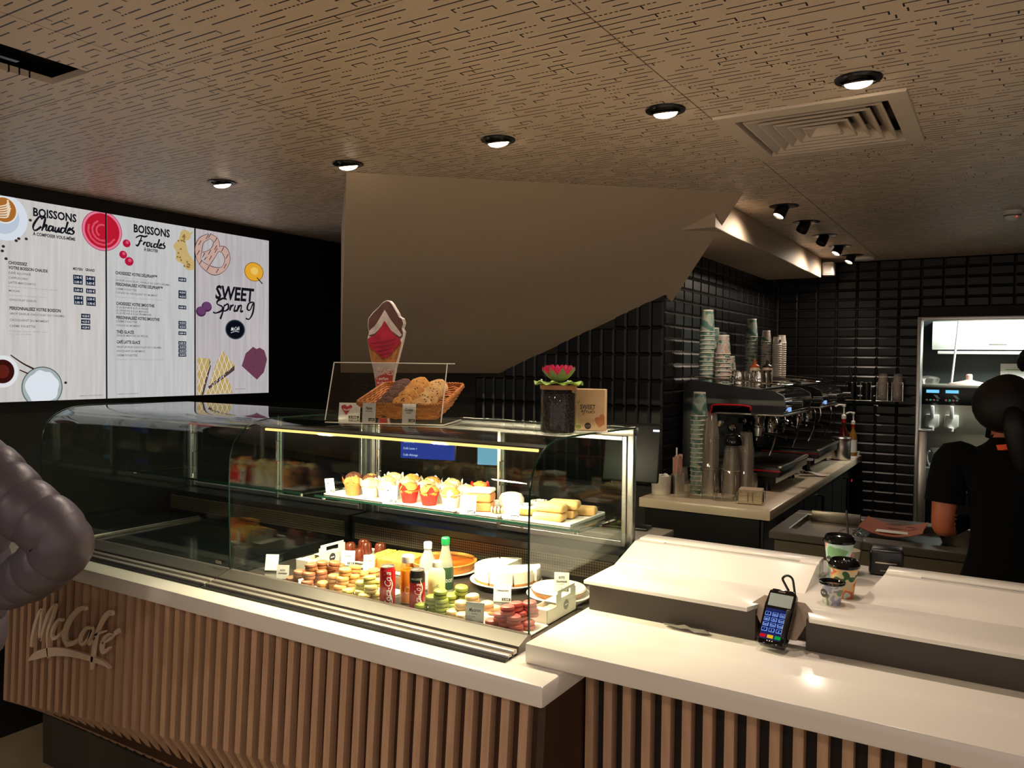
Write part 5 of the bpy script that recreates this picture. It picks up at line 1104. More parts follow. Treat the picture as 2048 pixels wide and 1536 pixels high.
WHT = [(-2.348, 1.919), (-2.316, 1.877), (-2.289, 1.849), (-2.262, 1.822), (-2.249, 1.805), (-2.262, 1.798), (-2.311, 1.826), (-2.349, 1.864), (-2.383, 1.83), (-2.406, 1.813), (-2.443, 1.806), (-2.438, 1.826), (-2.402, 1.851), (-2.384, 1.872)]
RED = [(-2.349, 1.871), (-2.329, 1.847), (-2.298, 1.815), (-2.257, 1.784), (-2.259, 1.767), (-2.292, 1.74), (-2.328, 1.709), (-2.355, 1.701), (-2.392, 1.729), (-2.433, 1.75), (-2.446, 1.774), (-2.446, 1.792), (-2.401, 1.809), (-2.37, 1.84)]
WAF = [(-2.446, 1.772), (-2.44, 1.79), (-2.26, 1.79), (-2.252, 1.772), (-2.275, 1.702), (-2.283, 1.681), (-2.421, 1.68)]
co = thing('cone_standee', 'flat printed ice cream cone cut-out standing behind the basket', 'standee', (0, 2.72, 0))
q = B(); q.prism(OUT, -0.014, 0.0, M=FRONT); mk('board', q, mat('foam_board', (226, 216, 206), 0.7), co, smooth=None)
def pr(name, poly, col, d): q = B(); q.poly(poly, d, M=FRONT); return mk(name, q, mat('print_%s' % name, col, 0.55, var=tuple(int(c * 0.8) for c in col), vscale=18), co, smooth=None)
pr('waffle_print', WAF, (190, 122, 62), 0.0006); pr('chocolate_swirl_print', CHOC, (92, 56, 46), 0.0010); pr('vanilla_swirl_print', WHT, (206, 190, 182), 0.0014); pr('strawberry_swirl_print', RED, (178, 30, 54), 0.0018)
q = B()
for k in range(5): q.stroke([(-2.43 + k * 0.034, 1.772 - 0.005 * k), (-2.418 + k * 0.024, 1.70)], 0.004, 0.0012, M=FRONT); q.stroke([(-2.262 - k * 0.034, 1.765), (-2.286 - k * 0.024, 1.70)], 0.004, 0.0012, M=FRONT)
mk('waffle_lines', q, mat('waffle_line', (140, 82, 38), 0.6), co, smooth=None, kind='stuff')
q = B()
for k in range(4): q.stroke([(-2.432 + 0.016 * k, 1.77 - k * 0.018), (-2.36, 1.776 - 0.018 * k), (-2.285 - 0.01 * k, 1.79 - 0.02 * k)], [0.002, 0.008, 0.002], 0.0022, M=FRONT)
mk('swirl_folds', q, mat('fold_red', (136, 16, 40), 0.6), co, smooth=None, kind='stuff')
pr('pale_band', [(-2.421, 1.679), (-2.284, 1.679), (-2.300, 1.610), (-2.404, 1.610)], (206, 190, 184), 0.0006)
pr('red_tip', [(-2.402, 1.615), (-2.301, 1.655), (-2.301, 1.605), (-2.337, 1.4600), (-2.373, 1.4595)], (196, 52, 46), 0.0010)
q = B(); q.text('CÔNES', -2.393, 1.630, 0.026, 0.0014, M=FRONT, wid=0.094, bold=0.02); mk('title_text', q, mat('cone_title', (236, 178, 164), 0.6), co, smooth=None, kind='stuff')
q = B(); q.text('1 parfum', -2.392, 1.608, 0.013, 0.0014, M=FRONT, wid=0.066, bold=0.015); q.text('au choix', -2.390, 1.590, 0.013, 0.0014, M=FRONT, wid=0.062, bold=0.015); mk('small_text', q, M_paper, co, smooth=None, kind='stuff')
q = B(); q.stroke([(-2.384, 1.545), (-2.380, 1.570), (-2.373, 1.579), (-2.367, 1.568), (-2.364, 1.548)], 0.0045, 0.0014, M=FRONT); q.stroke([(-2.364, 1.548), (-2.361, 1.568), (-2.355, 1.579), (-2.348, 1.570), (-2.344, 1.545)], 0.0045, 0.0014, M=FRONT); mk('arches_logo', q, mat('arch_yellow', (240, 176, 50), 0.6), co, smooth=None, kind='stuff')
q = B(); q.box(-2.40, -2.30, 2.715, 2.79, TZ - 0.001, TZ + 0.003, M=T(0, -2.72, 0)); mk('foot', q, M_white, co)
# bean jar with a lotus flower on its lid
j = thing('bean_jar', 'glass jar of coffee beans with a wooden lid', 'jar', (-1.268, 2.345, TZ))
q = B(); q.lathe([(0.050, 0), (0.058, 0.003), (0.060, 0.010), (0.060, 0.150), (0.058, 0.154)], 40, cap1=False); mk('glass_wall', q, M_clr, j)
def bean_mat():
    m = mat('coffee_beans', (30, 16, 12), 0.35); nt = m.node_tree; b_ = nt.nodes['Principled BSDF']; tc = nt.nodes.new('ShaderNodeTexCoord'); vo = nt.nodes.new('ShaderNodeTexVoronoi'); vo.inputs['Scale'].default_value = 120
    bp = nt.nodes.new('ShaderNodeBump'); bp.inputs['Strength'].default_value = 1.0; bp.inputs['Distance'].default_value = 0.004; bp.invert = True
    nt.links.new(tc.outputs['Object'], vo.inputs['Vector']); nt.links.new(vo.outputs['Distance'], bp.inputs['Height']); nt.links.new(bp.outputs[0], b_.inputs['Normal']); return m
q = B(); q.lathe([(0.052, 0.006), (0.056, 0.012), (0.056, 0.136), (0.05, 0.138)], 40); mk('beans', q, bean_mat(), j, kind='stuff')
q = B(); q.lathe([(0.056, 0.148), (0.061, 0.150), (0.062, 0.163), (0.060, 0.165)], 40); mk('lid', q, mat('lid_wood', (186, 132, 88), 0.5, var=(166, 112, 72), vscale=20), j)
lo_ = thing('lotus_flower', 'pink artificial lotus flower on a green pad on the jar', 'flower', (-1.268, 2.345, TZ + 0.1655))
M_pad = mat('lotus_pad', (126, 156, 54), 0.5); M_pet = mat('lotus_pink', (214, 30, 92), 0.5, var=(236, 96, 140), vscale=12); M_peto = mat('lotus_outer', (150, 158, 104), 0.55)
q = B(); vs = [(0, 0, 0.006)]; n_ = 48
for rr_, kk in ((0.04, 0), (0.066, 0.3), (0.082, 1.0)):
    for i in range(n_): a = 2 * PI * i / n_; vs.append((rr_ * math.cos(a), rr_ * math.sin(a), 0.006 + kk * 0.0065 * math.sin(9 * a)))
fs = [(0, 1 + i, 1 + (i + 1) % n_) for i in range(n_)]
for r_ in range(2): fs += [(1 + r_ * n_ + i, 1 + (r_ + 1) * n_ + i, 1 + (r_ + 1) * n_ + (i + 1) % n_, 1 + r_ * n_ + (i + 1) % n_) for i in range(n_)]
o_ = len(vs); vs += [(x, y, z - 0.003) for x, y, z in vs]; fs += [tuple(o_ + i for i in f[::-1]) for f in fs]; e0 = 1 + 2 * n_; fs += [(e0 + i, o_ + e0 + i, o_ + e0 + (i + 1) % n_, e0 + (i + 1) % n_) for i in range(n_)]
q.add(vs, fs); mk('lily_pad', q, M_pad, lo_)
def petal(L, w, curl, M, two):
    q = B(); N = 7; K = 5; vs = []
    for s_ in (0, 1):
        for i in range(N):
            f = i / (N - 1); ww = w * math.sin(PI * min(0.97, 0.12 + 0.86 * f)) ** 0.8 * (1 if f < 0.96 else 0.2)
            for k in range(K): u = (k / (K - 1) - 0.5) * 2; vs.append((u * ww, L * f * math.cos(curl * f) , L * f * math.sin(curl * f) + 0.010 * u * u * f - (0.0012 if s_ else 0)))
    fs = [(i * K + k, i * K + k + 1, (i + 1) * K + k + 1, (i + 1) * K + k) for i in range(N - 1) for k in range(K - 1)]; o2 = N * K
    fs += [tuple(o2 + i for i in f[::-1]) for f in fs]; q.mi = 0; q.add(vs, fs, M); h = len(fs) // 2; q.m = [0] * h + [1] * h; return q
for n1, L_, w1, cu, el, z_, r0, out in ((8, 0.070, 0.016, 0.42, 0.22, 0.008, 0.002, True), (10, 0.066, 0.014, 0.30, 0.50, 0.009, 0.002, False), (9, 0.058, 0.012, 0.22, 0.82, 0.010, 0.002, False), (7, 0.046, 0.010, 0.12, 1.12, 0.011, 0.002, False)):
    for k in range(n1):
        q = petal(L_, w1, cu, RZ(2 * PI * (k + 0.5 * (n1 % 2) + (0.5 if not out else 0)) / n1) @ T(0, r0, z_) @ RX(el), out); mk('petal', q, [M_pet, M_peto if out else M_pet], lo_)
q = B(); q.lathe([(0.006, 0.015), (0.008, 0.050), (0.0005, 0.052)], 12, cap1=False); mk('stamen', q, mat('stamen', (240, 170, 60), 0.5), lo_)
for a in (2.9, 5.6): q = B(); q.sphere((0.078 * math.cos(a), 0.078 * math.sin(a), 0.012), 0.004, 8, 6); mk('dew_drop', q, M_white, lo_)
# printed card box
cb = thing('promo_card', 'upright beige card printed sweet and fruits with biscuits beside the jar', 'card', (-1.222, 2.475, TZ), 0.18); W2, H2 = 0.118, 0.148
q = B(); q.box(-W2 / 2, W2 / 2, 0, 0.03, 0.004, H2, 0.0008, seg=1); mk('board', q, mat('kraft_card', (222, 186, 140), 0.6), cb)
q = B(); q.box(-W2 / 2 - 0.003, W2 / 2 + 0.003, -0.01, 0.034, 0, 0.004, 0.0005, seg=1); mk('foot', q, M_paper, cb)
FM = T(0, -0.0004, 0) @ FRONT
M_pr = mat('dark_print', (50, 26, 22), 0.6)
q = B(); q.text('SWEET', -0.028, 0.079, 0.016, 0, M=FM, wid=0.054, bold=0.015); q.text('&', -0.024, 0.068, 0.009, 0, M=FM, bold=0.015); mk('title_text', q, M_pr, cb, smooth=None, kind='stuff')
q = B(); x_ = -0.012
for l in ([(0.006, 0.016), (0.002, 0.010), (-0.004, -0.006), (-0.007, -0.004)], [(-0.004, 0.007), (0.005, 0.008)], [(0.008, 0.008), (0.007, 0.0), (0.009, 0.006), (0.013, 0.007)], [(0.015, 0.007), (0.014, 0.0), (0.018, 0.001), (0.021, 0.007), (0.020, 0.0)], [(0.024, 0.007), (0.023, 0.0)], [(0.030, 0.014), (0.026, 0.0), (0.029, 0.0)], [(0.036, 0.008), (0.033, 0.005), (0.036, 0.002), (0.032, 0.0)]):
    q.stroke([(x_ + u, 0.066 + v) for u, v in l], 0.0016, 0, M=FM, n=4)
mk('script_text', q, M_pr, cb, smooth=None, kind='stuff')
q = B(); q.poly([(0.030 + 0.0, 0.030), (0.040, 0.016), (0.059, 0.028), (0.059, 0.056), (0.051, 0.064), (0.042, 0.060), (0.040, 0.052), (0.034, 0.053), (0.026, 0.050), (0.024, 0.042)], 0, M=FM); mk('heart_biscuit_print', q, mat('biscuit_print', (196, 122, 70), 0.6), cb, smooth=None)
q = B(); q.poly([(0.034, 0.100), (0.044, 0.092), (0.058, 0.094), (0.058, 0.118), (0.050, 0.122), (0.046, 0.112)], 0, M=FM); mk('biscuit_print', q, mat('biscuit_print2', (232, 190, 140), 0.6), cb, smooth=None)
q = B(); q.disc(-0.044, 0.026, 0.015, 0.017, 0, M=FM); mk('apple_print', q, mat('apple_print', (214, 200, 130), 0.6), cb, smooth=None)
q = B(); q.disc(-0.034, 0.016, 0.010, 0.007, 0.0002, M=FM); mk('leaf_print', q, mat('leaf_print', (140, 150, 66), 0.6), cb, smooth=None)
for u, v in ((-0.048, 0.122), (-0.036, 0.103)): q = B(); q.stroke([(u - 0.006, v + 0.004), (u, v - 0.004), (u + 0.006, v + 0.006)], 0.004, 0, M=FM); mk('peel_print', q, mat('peel_print', (170, 164, 84), 0.6), cb, smooth=None)
q = B(); q.disc(0.0, 0.021, 0.0115, 0.0115, 0.0002, M=FM); s_ = mk('badge_print', q, M_pr, cb, smooth=None)
q = B(); q.text('McCafé', 0.0, 0.0195, 0.005, 0.0005, M=FM, wid=0.016, shear=0.3, align='CENTER', slope=0.1); mk('badge_text', q, mat('badge_ink', (200, 160, 130), 0.6), s_, smooth=None, kind='stuff')
# ------------------------------------------------------------------ coffee counter
q = B(); q.box(-1.718, -1.003, 4.128, 7.13, 0.897, 0.950, 0.006); tag(mk('worktop', q, mat('cream_stone_worktop', (214, 196, 170), 0.22)), 'cream worktop of the coffee counter along the tiled wall', 'worktop')
cc = thing('coffee_cabinet', 'black cabinet row under the coffee worktop with steel handles', 'cabinet', (0, 0, 0))
q = B(); q.box(-1.71, -1.075, 4.20, 7.12, 0.0, 0.896); mk('carcass', q, M_blackp, cc)
for k in range(3):
    y0 = 4.215 + k * 0.968; q = B(); q.box(-1.075, -1.055, y0, y0 + 0.95, 0.1, 0.885, 0.003, seg=1); d_ = mk('door', q, mat('satin_black_door', (22, 21, 21), 0.35), cc)
    q = B(); yh = y0 + 0.42; q.tube([(-1.055, yh, 0.82), (-1.02, yh, 0.82), (-1.02, yh, 0.36), (-1.055, yh, 0.36)], 0.009, 8); mk('handle', q, M_dsteel, d_)
q = B(); q.box(-1.056, -1.052, 6.93, 7.02, 0.735, 0.775); dp = mk('temperature_display', q, M_blackg, cc)
q = B(); q.text('-1.8', 6.945, 0.743, 0.022, 0.0005, M=T(-1.052, 0, 0) @ RIGHT, wid=0.05); mk('digits', q, emat('red_digits', (255, 40, 50), 1.2), dp, smooth=None, kind='stuff')
# espresso machines
M_red = mat('red_trim', (196, 16, 34), 0.3)
def espresso(label, x, y):
    t = thing('espresso_machine', label, 'coffee machine', (x, y, 0.95)); W = 0.74
    side = [(0.0, 0.10), (0.0, 0.625), (0.05, 0.645), (0.42, 0.600), (0.54, 0.590), (0.60, 0.560), (0.612, 0.50), (0.59, 0.450), (0.46, 0.450), (0.42, 0.44), (0.40, 0.505), (0.20, 0.505), (0.165, 0.46), (0.16, 0.12)]
    SM = Matrix(((1, 0, 0, 0), (0, 0, 1, 0), (0, 1, 0, 0), (0, 0, 0, 1)))
    for yy in (0.0, W - 0.022):
        q = B(); q.prism(side, yy, yy + 0.022, M=SM); mk('side_panel', q, M_blackp, t, smooth=0.5)
        q = B(); pts = [(0.168, 0.43), (0.180, 0.475), (0.205, 0.497), (0.395, 0.497), (0.412, 0.47)]; q.tube([(a, yy + (-0.003 if yy == 0 else 0.025), c) for a, c in cr(pts, 4)], 0.006, 6); mk('red_trim', q, M_red, t)
    q = B(); q.box(0.0, 0.17, 0.022, W - 0.022, 0.10, 0.60, 0.01); mk('boiler_body', q, M_blackp, t)
    q = B(); q.prism([(0.0, 0.50), (0.0, 0.615), (0.42, 0.588), (0.52, 0.575), (0.52, 0.47), (0.40, 0.50)], 0.022, W - 0.022, M=SM); mk('head_body', q, M_dsteel, t, smooth=None)
    q = B(); q.prism(cr([(0.50, 0.455), (0.585, 0.455), (0.606, 0.50), (0.598, 0.555), (0.56, 0.582), (0.50, 0.588)], 4), 0.03, W - 0.03, M=SM); mk('chrome_fascia', q, M_chrome, t, smooth=0.8)
    q = B(); q.box(0.18, 0.595, 0.03, W - 0.03, 0.440, 0.452, 0.003); mk('head_underplate', q, M_steel, t)
    q = B(); q.box(0.585, 0.594, 0.06, W - 0.06, 0.437, 0.441); mk('red_light_line', q, M_red, t)
    for k in range(4): q = B(); q.box(0.604, 0.609, 0.10 + 0.018 * k, 0.112 + 0.018 * k, 0.465, 0.49, 0.001, seg=1); mk('button', q, emat('button_glow', (150, 190, 255), 0.7), t)
    # cup rail
    q = B(); q.tube([(0.03, 0.01, 0.665), (0.42, 0.01, 0.640), (0.55, 0.06, 0.625), (0.575, 0.2, 0.622), (0.575, W - 0.2, 0.622), (0.55, W - 0.06, 0.625), (0.42, W - 0.01, 0.640), (0.03, W - 0.01, 0.665)], 0.006, 8); mk('cup_rail', q, M_chrome, t)
    q = B(); q.prism([(0.02, 0.618), (0.02, 0.626), (0.44, 0.602), (0.44, 0.594)], 0.03, W - 0.03, M=SM); mk('cup_tray', q, M_steel, t, smooth=None)
    # groups with portafilters
    for gy in (0.22, 0.52):
        q = B(); q.lathe([(0.045, 0.44), (0.045, 0.415), (0.036, 0.40), (0.036, 0.36), (0.041, 0.355), (0.041, 0.335)], 24, M=T(0.40, gy, 0)); mk('group_head', q, M_chrome, t)
        q = B(); q.lathe([(0.034, 0.335), (0.034, 0.305), (0.02, 0.295)], 20, M=T(0.40, gy, 0)); q.tube([(0.40, gy - 0.012, 0.30), (0.40, gy - 0.02, 0.275)], 0.007, 6); q.tube([(0.40, gy + 0.012, 0.30), (0.40, gy + 0.02, 0.275)], 0.007, 6); pf = mk('portafilter', q, M_chrome, t)
        q = B(); q.tube([(0.43, gy, 0.322), (0.49, gy, 0.315), (0.57, gy, 0.300)], [0.009, 0.013, 0.015], 10); mk('handle', q, M_blackp, pf)
    for sy in (0.075, W - 0.075):
        q = B(); q.tube(cr([(0.53, sy, 0.445), (0.55, sy, 0.40), (0.535, sy + 0.01, 0.30), (0.50, sy + 0.02, 0.20)], 5), 0.006, 8); mk('steam_wand', q, M_chrome, t)
        q = B(); q.tube([(0.60, sy, 0.515), (0.635, sy, 0.517)], 0.010, 10); q.tube([(0.635, sy, 0.517), (0.690, sy, 0.520)], [0.022, 0.020], 12); mk('steam_knob', q, M_blackp, t)
    q = B(); q.tube(cr([(0.52, W * 0.5, 0.44), (0.53, W * 0.5, 0.38), (0.515, W * 0.5, 0.32)], 4), 0.005, 8); mk('water_spout', q, M_chrome, t)
    # clutter of chrome fittings beneath the head
    rr = random.Random(3)
    for k in range(7):
        q = B(); a = V((0.20 + rr.uniform(0, 0.10), rr.uniform(0.05, W - 0.05), 0.20 + rr.uniform(0, 0.2))); q.lathe([(0.014, 0), (0.022, 0.01), (0.022, 0.035), (0.012, 0.045)], 10, M=T(*a) @ RX(rr.uniform(0, 2)) @ RY(rr.uniform(0, 2))); mk('fitting', q, M_chrome, t)
    # drip tray
    q = B(); q.box(0.16, 0.59, 0.0, W, 0.085, 0.150, 0.012); dt = mk('drip_tray', q, M_blackp, t)
    for k in range(22):
        yy = 0.03 + k * (W - 0.06) / 22; q = B(); q.box(0.18, 0.57, yy, yy + 0.012, 0.150, 0.155); mk('grate_bar', q, M_dsteel, dt)
    q = B(); q.box(0.575, 0.598, 0.0, W, 0.140, 0.156, 0.004); mk('tray_edge', q, M_steel, dt)
    q = B(); q.box(0.20, 0.592, -0.0015, 0.0, 0.118, 0.126); mk('red_line', q, M_red, t)
    q = B(); q.box(0.05, 0.56, 0.02, W - 0.02, 0.05, 0.086); mk('chassis', q, M_blackp, t)
    q = B(); q.box(0.555, 0.562, 0.02, W - 0.02, 0.05, 0.086); mk('steel_skirt', q, M_steel, t)
    for lx in (0.08, 0.50):
        for ly in (0.06, W - 0.06): q = B(); q.lathe([(0.026, 0), (0.022, 0.02), (0.022, 0.05)], 14, M=T(lx, ly, 0)); mk('foot', q, M_blackp, t)
    return t
espresso('espresso machine with red trim nearest the front of the counter', -1.690, 4.74); espresso('second espresso machine farther along the tiled wall', -1.690, 5.84)
# paper cups
def cup_mat(name, cols, sc=26.0):
    m = bpy.data.materials.new(name); m.use_nodes = True; nt = m.node_tree; b_ = nt.nodes['Principled BSDF']; b_.inputs['Roughness'].default_value = 0.5
    tc = nt.nodes.new('ShaderNodeTexCoord'); nz = nt.nodes.new('ShaderNodeTexNoise'); nz.inputs['Scale'].default_value = sc; nz.inputs['Detail'].default_value = 1.0
    rp = nt.nodes.new('ShaderNodeValToRGB'); rp.color_ramp.interpolation = 'CONSTANT'; cr_ = rp.color_ramp
    cr_.elements[0].color = lin(cols[0]); cr_.elements[0].position = 0.0; cr_.elements[1].color = lin(cols[1]); cr_.elements[1].position = 0.42
    for k, c in enumerate(cols[2:]): e = cr_.elements.new(0.50 + 0.07 * k); e.color = lin(c)
    nt.links.new(tc.outputs['Object'], nz.inputs['Vector']); nt.links.new(nz.outputs['Fac'], rp.inputs[0]); nt.links.new(rp.outputs[0], b_.inputs['Base Color']); MATS[name] = m; return m
M_teal = cup_mat('teal_printed_paper', [(84, 122, 108), (116, 156, 146), (186, 178, 156), (150, 172, 160)], 22)
M_flor = cup_mat('floral_printed_paper', [(66, 112, 84), (176, 186, 180), (196, 150, 128), (206, 184, 178), (182, 190, 184)], 34)
M_rim = mat('cup_rim_white', (232, 226, 212), 0.5)
M_clearcup = glassmat('clear_cup_plastic', (250, 248, 245), 1.4, body=(226, 216, 204), bodyw=0.10)
CUPS = {}
def cup(kind):   # mouth down
    q = B()
    if kind in ('large', 'floral', 'small', 'espresso'):
        r0, r1, h = {'large': (0.0465, 0.034, 0.136), 'floral': (0.0465, 0.035, 0.118), 'small': (0.036, 0.027, 0.085), 'espresso': (0.033, 0.025, 0.062)}[kind]
        q.mi = 0; q.lathe([(r0 - 0.001, 0.004), (r1, h - 0.008)], 24, cap0=False, cap1=False)
        q.mi = 1; q.lathe([(r0 - 0.002, 0.0), (r0 + 0.0015, 0.0005), (r0 + 0.002, 0.003), (r0 - 0.001, 0.005)], 24, cap0=False, cap1=False); q.lathe([(r1 + 0.0004, h - 0.009), (r1, h), (r1 - 0.003, h), (r1 - 0.004, h - 0.005), (0.0005, h - 0.005)], 24, cap0=False, cap1=False)
        return q, [{'large': M_teal, 'floral': M_flor, 'small': M_flor, 'espresso': M_rim}[kind], M_rim]
    r0, r1, h = (0.047, 0.030, 0.125) if kind == 'clear' else (0.046, 0.032, 0.095)
    q.lathe([(r0, 0.0), (r0 + 0.001, 0.003), (r0 - 0.002, 0.006), (r1, h), (0.0005, h)], 24, cap0=False, cap1=False); return q, [M_clearcup]
ORD = ['topmost', 'second', 'third', 'fourth', 'fifth', 'sixth', 'seventh', 'eighth', 'ninth', 'tenth', 'eleventh', 'twelfth', 'thirteenth', 'fourteenth', 'fifteenth', 'sixteenth', 'seventeenth', 'eighteenth', 'nineteenth', 'twentieth', 'twenty-first', 'twenty-second', 'twenty-third', 'twenty-fourth', 'twenty-fifth', 'twenty-sixth', 'twenty-seventh']
def stack(kind, x, y, z, n, pitch, label, group, lean=0.0, top=None):
    for k in range(n):
        loc = (x + lean * k, y, z + pitch * k); lb = (top if (top and k == n - 1) else label + (', %s from the top' % ORD[n - 1 - k] if k < n - 1 else ', topmost'))
        if kind not in CUPS:
            q, ms = cup(kind); o = mk('clear_cup' if 'clear' in kind else 'paper_cup', q, ms, loc=loc); CUPS[kind] = o
        else: o = share(CUPS[kind].name.split('.')[0], CUPS[kind], None, loc)
        o.rotation_euler = (0, 0, k * 1.1 + x * 3); tag(o, lb, 'cup', group)
zt1 = 0.95 + 0.626
stack('large', -1.575, 4.83, zt1 - 0.002, 13, 0.0262, 'teal paper cup nested in the tall stack on the first machine', 'tall cup stack on the first machine', top='topmost teal cup of the tall stack on the first machine')
stack('floral', -1.475, 4.83, zt1 - 0.008, 8, 0.0262, 'printed paper cup in the medium stack on the first machine', 'medium cup stack on the first machine', top='floral cup on top of the medium stack')
stack('large', -1.575, 4.95, zt1 - 0.002, 9, 0.0262, 'teal paper cup in the stack behind the floral cup', 'rear cup stack on the first machine')
stack('small', -1.480, 5.00, zt1 - 0.008, 6, 0.018, 'small printed cup in the short stack on the first machine', 'short cup stack on the first machine', top='small cup tipped on top of the short stack')
stack('large', -1.600, 5.92, zt1 - 0.002, 13, 0.0262, 'teal paper cup nested in the tall stack on the second machine', 'tall cup stack on the second machine', top='topmost teal cup of the tall stack on the second machine')
stack('small', -1.500, 5.95, zt1 - 0.008, 18, 0.0168, 'small printed cup in the slim stack on the second machine', 'slim cup stack on the second machine', top='orange printed cup on top of the slim stack')
stack('espresso', -1.425, 5.96, zt1 - 0.014, 18, 0.0158, 'small white cup in the stack beside the slim one', 'white cup stack on the second machine', top='white cup with a dark badge on top of its stack')
stack('espresso', -1.410, 6.04, zt1 - 0.015, 19, 0.0158, 'small white cup in the rear white stack', 'rear white cup stack on the second machine')
q = B(); q.lathe([(0.010, 0), (0.010, 0.0008)], 16, M=T(-1.425 + 0.026, 5.96 - 0.016, zt1 - 0.014 + 17 * 0.0158 + 0.032) @ RZ(-0.55) @ RY(PI / 2 - 0.1)); tag(mk('cup_badge', q, M_sticker), 'round dark badge on the white espresso cup stack', 'badge')
stack('large', -1.480, 4.42, 0.951, 18, 0.0262, 'teal paper cup nested in the tall stack on the worktop', 'tall cup stack on the worktop', top='topmost teal cup of the tall stack on the worktop')
stack('clear', -1.385, 4.34, 0.951, 27, 0.0132, 'clear plastic cup in the taller wire held stack', 'taller clear cup stack', top='topmost clear cup of the taller stack')
stack('clear_low', -1.268, 4.335, 0.951, 18, 0.0120, 'clear plastic cup in the lower wire held stack', 'lower clear cup stack')
stack('clear_low', -1.215, 4.425, 0.951, 22, 0.0130, 'clear plastic cup in the stack behind the lower one', 'rear clear cup stack')
q = B(); q.lathe([(0.048, 0), (0.050, 0.01), (0.048, 0.03), (0.040, 0.05), (0.020, 0.062), (0.0005, 0.064)], 28, cap1=False); tag(mk('dome_cover', q, M_blackg, loc=(-1.262, 4.345, 0.951 + 18 * 0.012 + 0.085)), 'glossy black dome cover resting on the lower clear cups', 'cover')
for lb, x, y in (('wire holder around the taller clear cup stack', -1.385, 4.34), ('wire holder around the lower clear cup stack', -1.268, 4.335)):
    t = thing('wire_holder', lb, 'holder', (x, y, 0.951))
    for sx in (-1, 1):
        for sy in (-1, 1): q = B(); q.tube([(sx * 0.038, sy * 0.038, 0), (sx * 0.038, sy * 0.038, 0.165)], 0.002, 6); mk('upright', q, M_chrome, t)
    q = B(); q.tube([(0.0525 * math.cos(a * PI / 12), 0.0525 * math.sin(a * PI / 12), 0.165) for a in range(24)], 0.002, 6, closed=True); mk('ring', q, M_chrome, t)
# small things on the worktop
t = thing('lid_tub', 'white plastic tub full of small lids at the counter end', 'tub', (-1.655, 4.30, 0.951))
q = B(); q.lathe([(0.050, 0), (0.052, 0.003), (0.056, 0.105), (0.053, 0.105), (0.050, 0.01)], 28, cap1=False); mk('tub_wall', q, mat('milky_plastic', (206, 198, 186), 0.5), t)
for k in range(7): q = B(); q.lathe([(0.018, 0), (0.019, 0.006), (0.015, 0.008)], 12, M=T(0.03 * math.cos(k * 0.9), 0.03 * math.sin(k * 0.9), 0.095 + 0.004 * (k % 3)) @ RX(0.6 + k)); mk('small_lid', q, M_white, t)
t = thing('steel_beaker', 'steel beaker holding paper wrapped straws', 'beaker', (-1.585, 4.375, 0.951)); q = B(); q.lathe([(0.036, 0), (0.037, 0.003), (0.040, 0.115), (0.037, 0.115), (0.034, 0.01)], 24, cap1=False); mk('beaker_wall', q, M_steel, t)
rr = random.Random(9); M_straw = mat('wrapped_straw_paper', (222, 186, 168), 0.6); M_straw2 = mat('wrapped_straw_pink', (206, 140, 128), 0.6)
for k in range(9):
    a = k * 0.7; q = B(); q.box(-0.009, 0.009, -0.001, 0.001, 0, 0.20 + rr.uniform(-0.01, 0.015), M=T(0.018 * math.cos(a), 0.018 * math.sin(a), 0.012) @ RZ(rr.uniform(0, 3)) @ RX(rr.uniform(-0.06, 0.06))); tag(mk('straw_packet', q, M_straw if k % 2 else M_straw2, loc=(-1.585, 4.375, 0.951), smooth=None), 'paper straw packet standing in the steel beaker', 'straw', 'straw packets')
q = B(); q.box(-0.004, 0.004, -0.001, 0.001, 0, 0.25); tag(mk('stirrer', q, M_white, loc=(-1.592, 4.372, 0.963)), 'white stirrer rising above the straw packets', 'stirrer')
t = thing('glass_tumbler', 'clear upturned tumblers nested beside the straw beaker', 'cup', (-1.525, 4.285, 0.951)); q = B(); q.lathe([(0.040, 0), (0.041, 0.003), (0.040, 0.085), (0.034, 0.088), (0.026, 0.165), (0.0005, 0.165)], 28, cap0=False, cap1=False); mk('tumbler_wall', q, M_clearcup, t)
q = B(); q.lathe([(0.038, 0.0), (0.036, 0.07), (0.0005, 0.07)], 28, cap0=False, cap1=False); mk('inner_tumbler', q, M_clearcup, t)
t = thing('napkin_holder', 'wire basket of beige paper napkins at the counter corner', 'napkin holder', (-1.145, 4.295, 0.951), 0.15)
for k in range(9): q = B(); q.box(-0.062 + 0.001 * (k % 3), 0.060 + 0.002 * (k % 2), -0.045, 0.045, 0.004 + k * 0.0085, 0.004 + k * 0.0085 + 0.0075, 0.002, seg=1); mk('napkin', q, mat('beige_napkin', (206, 186, 158), 0.8), t)
for pts in ([(-0.066, -0.049, 0), (-0.066, -0.049, 0.062), (-0.012, -0.049, 0.062), (-0.012, -0.049, 0)], [(0.012, -0.049, 0), (0.012, -0.049, 0.062), (0.066, -0.049, 0.062), (0.066, -0.049, 0)], [(0.068, -0.045, 0), (0.068, -0.045, 0.062), (0.068, 0.045, 0.062), (0.068, 0.045, 0)], [(-0.068, -0.045, 0), (-0.068, -0.045, 0.062), (-0.068, 0.045, 0.062), (-0.068, 0.045, 0)]):
    q = B(); q.tube(pts, 0.0018, 6); mk('wire', q, M_chrome, t)
q = B(); q.lathe([(0.036, 0), (0.037, 0.003), (0.037, 0.110), (0.035, 0.112), (0.033, 0.100), (0.0005, 0.10)], 24, cap1=False); tb = tag(mk('steel_tumbler', q, M_steel, loc=(-1.245, 4.66, 0.951)), 'plain steel tumbler standing behind the napkins', 'tumbler')
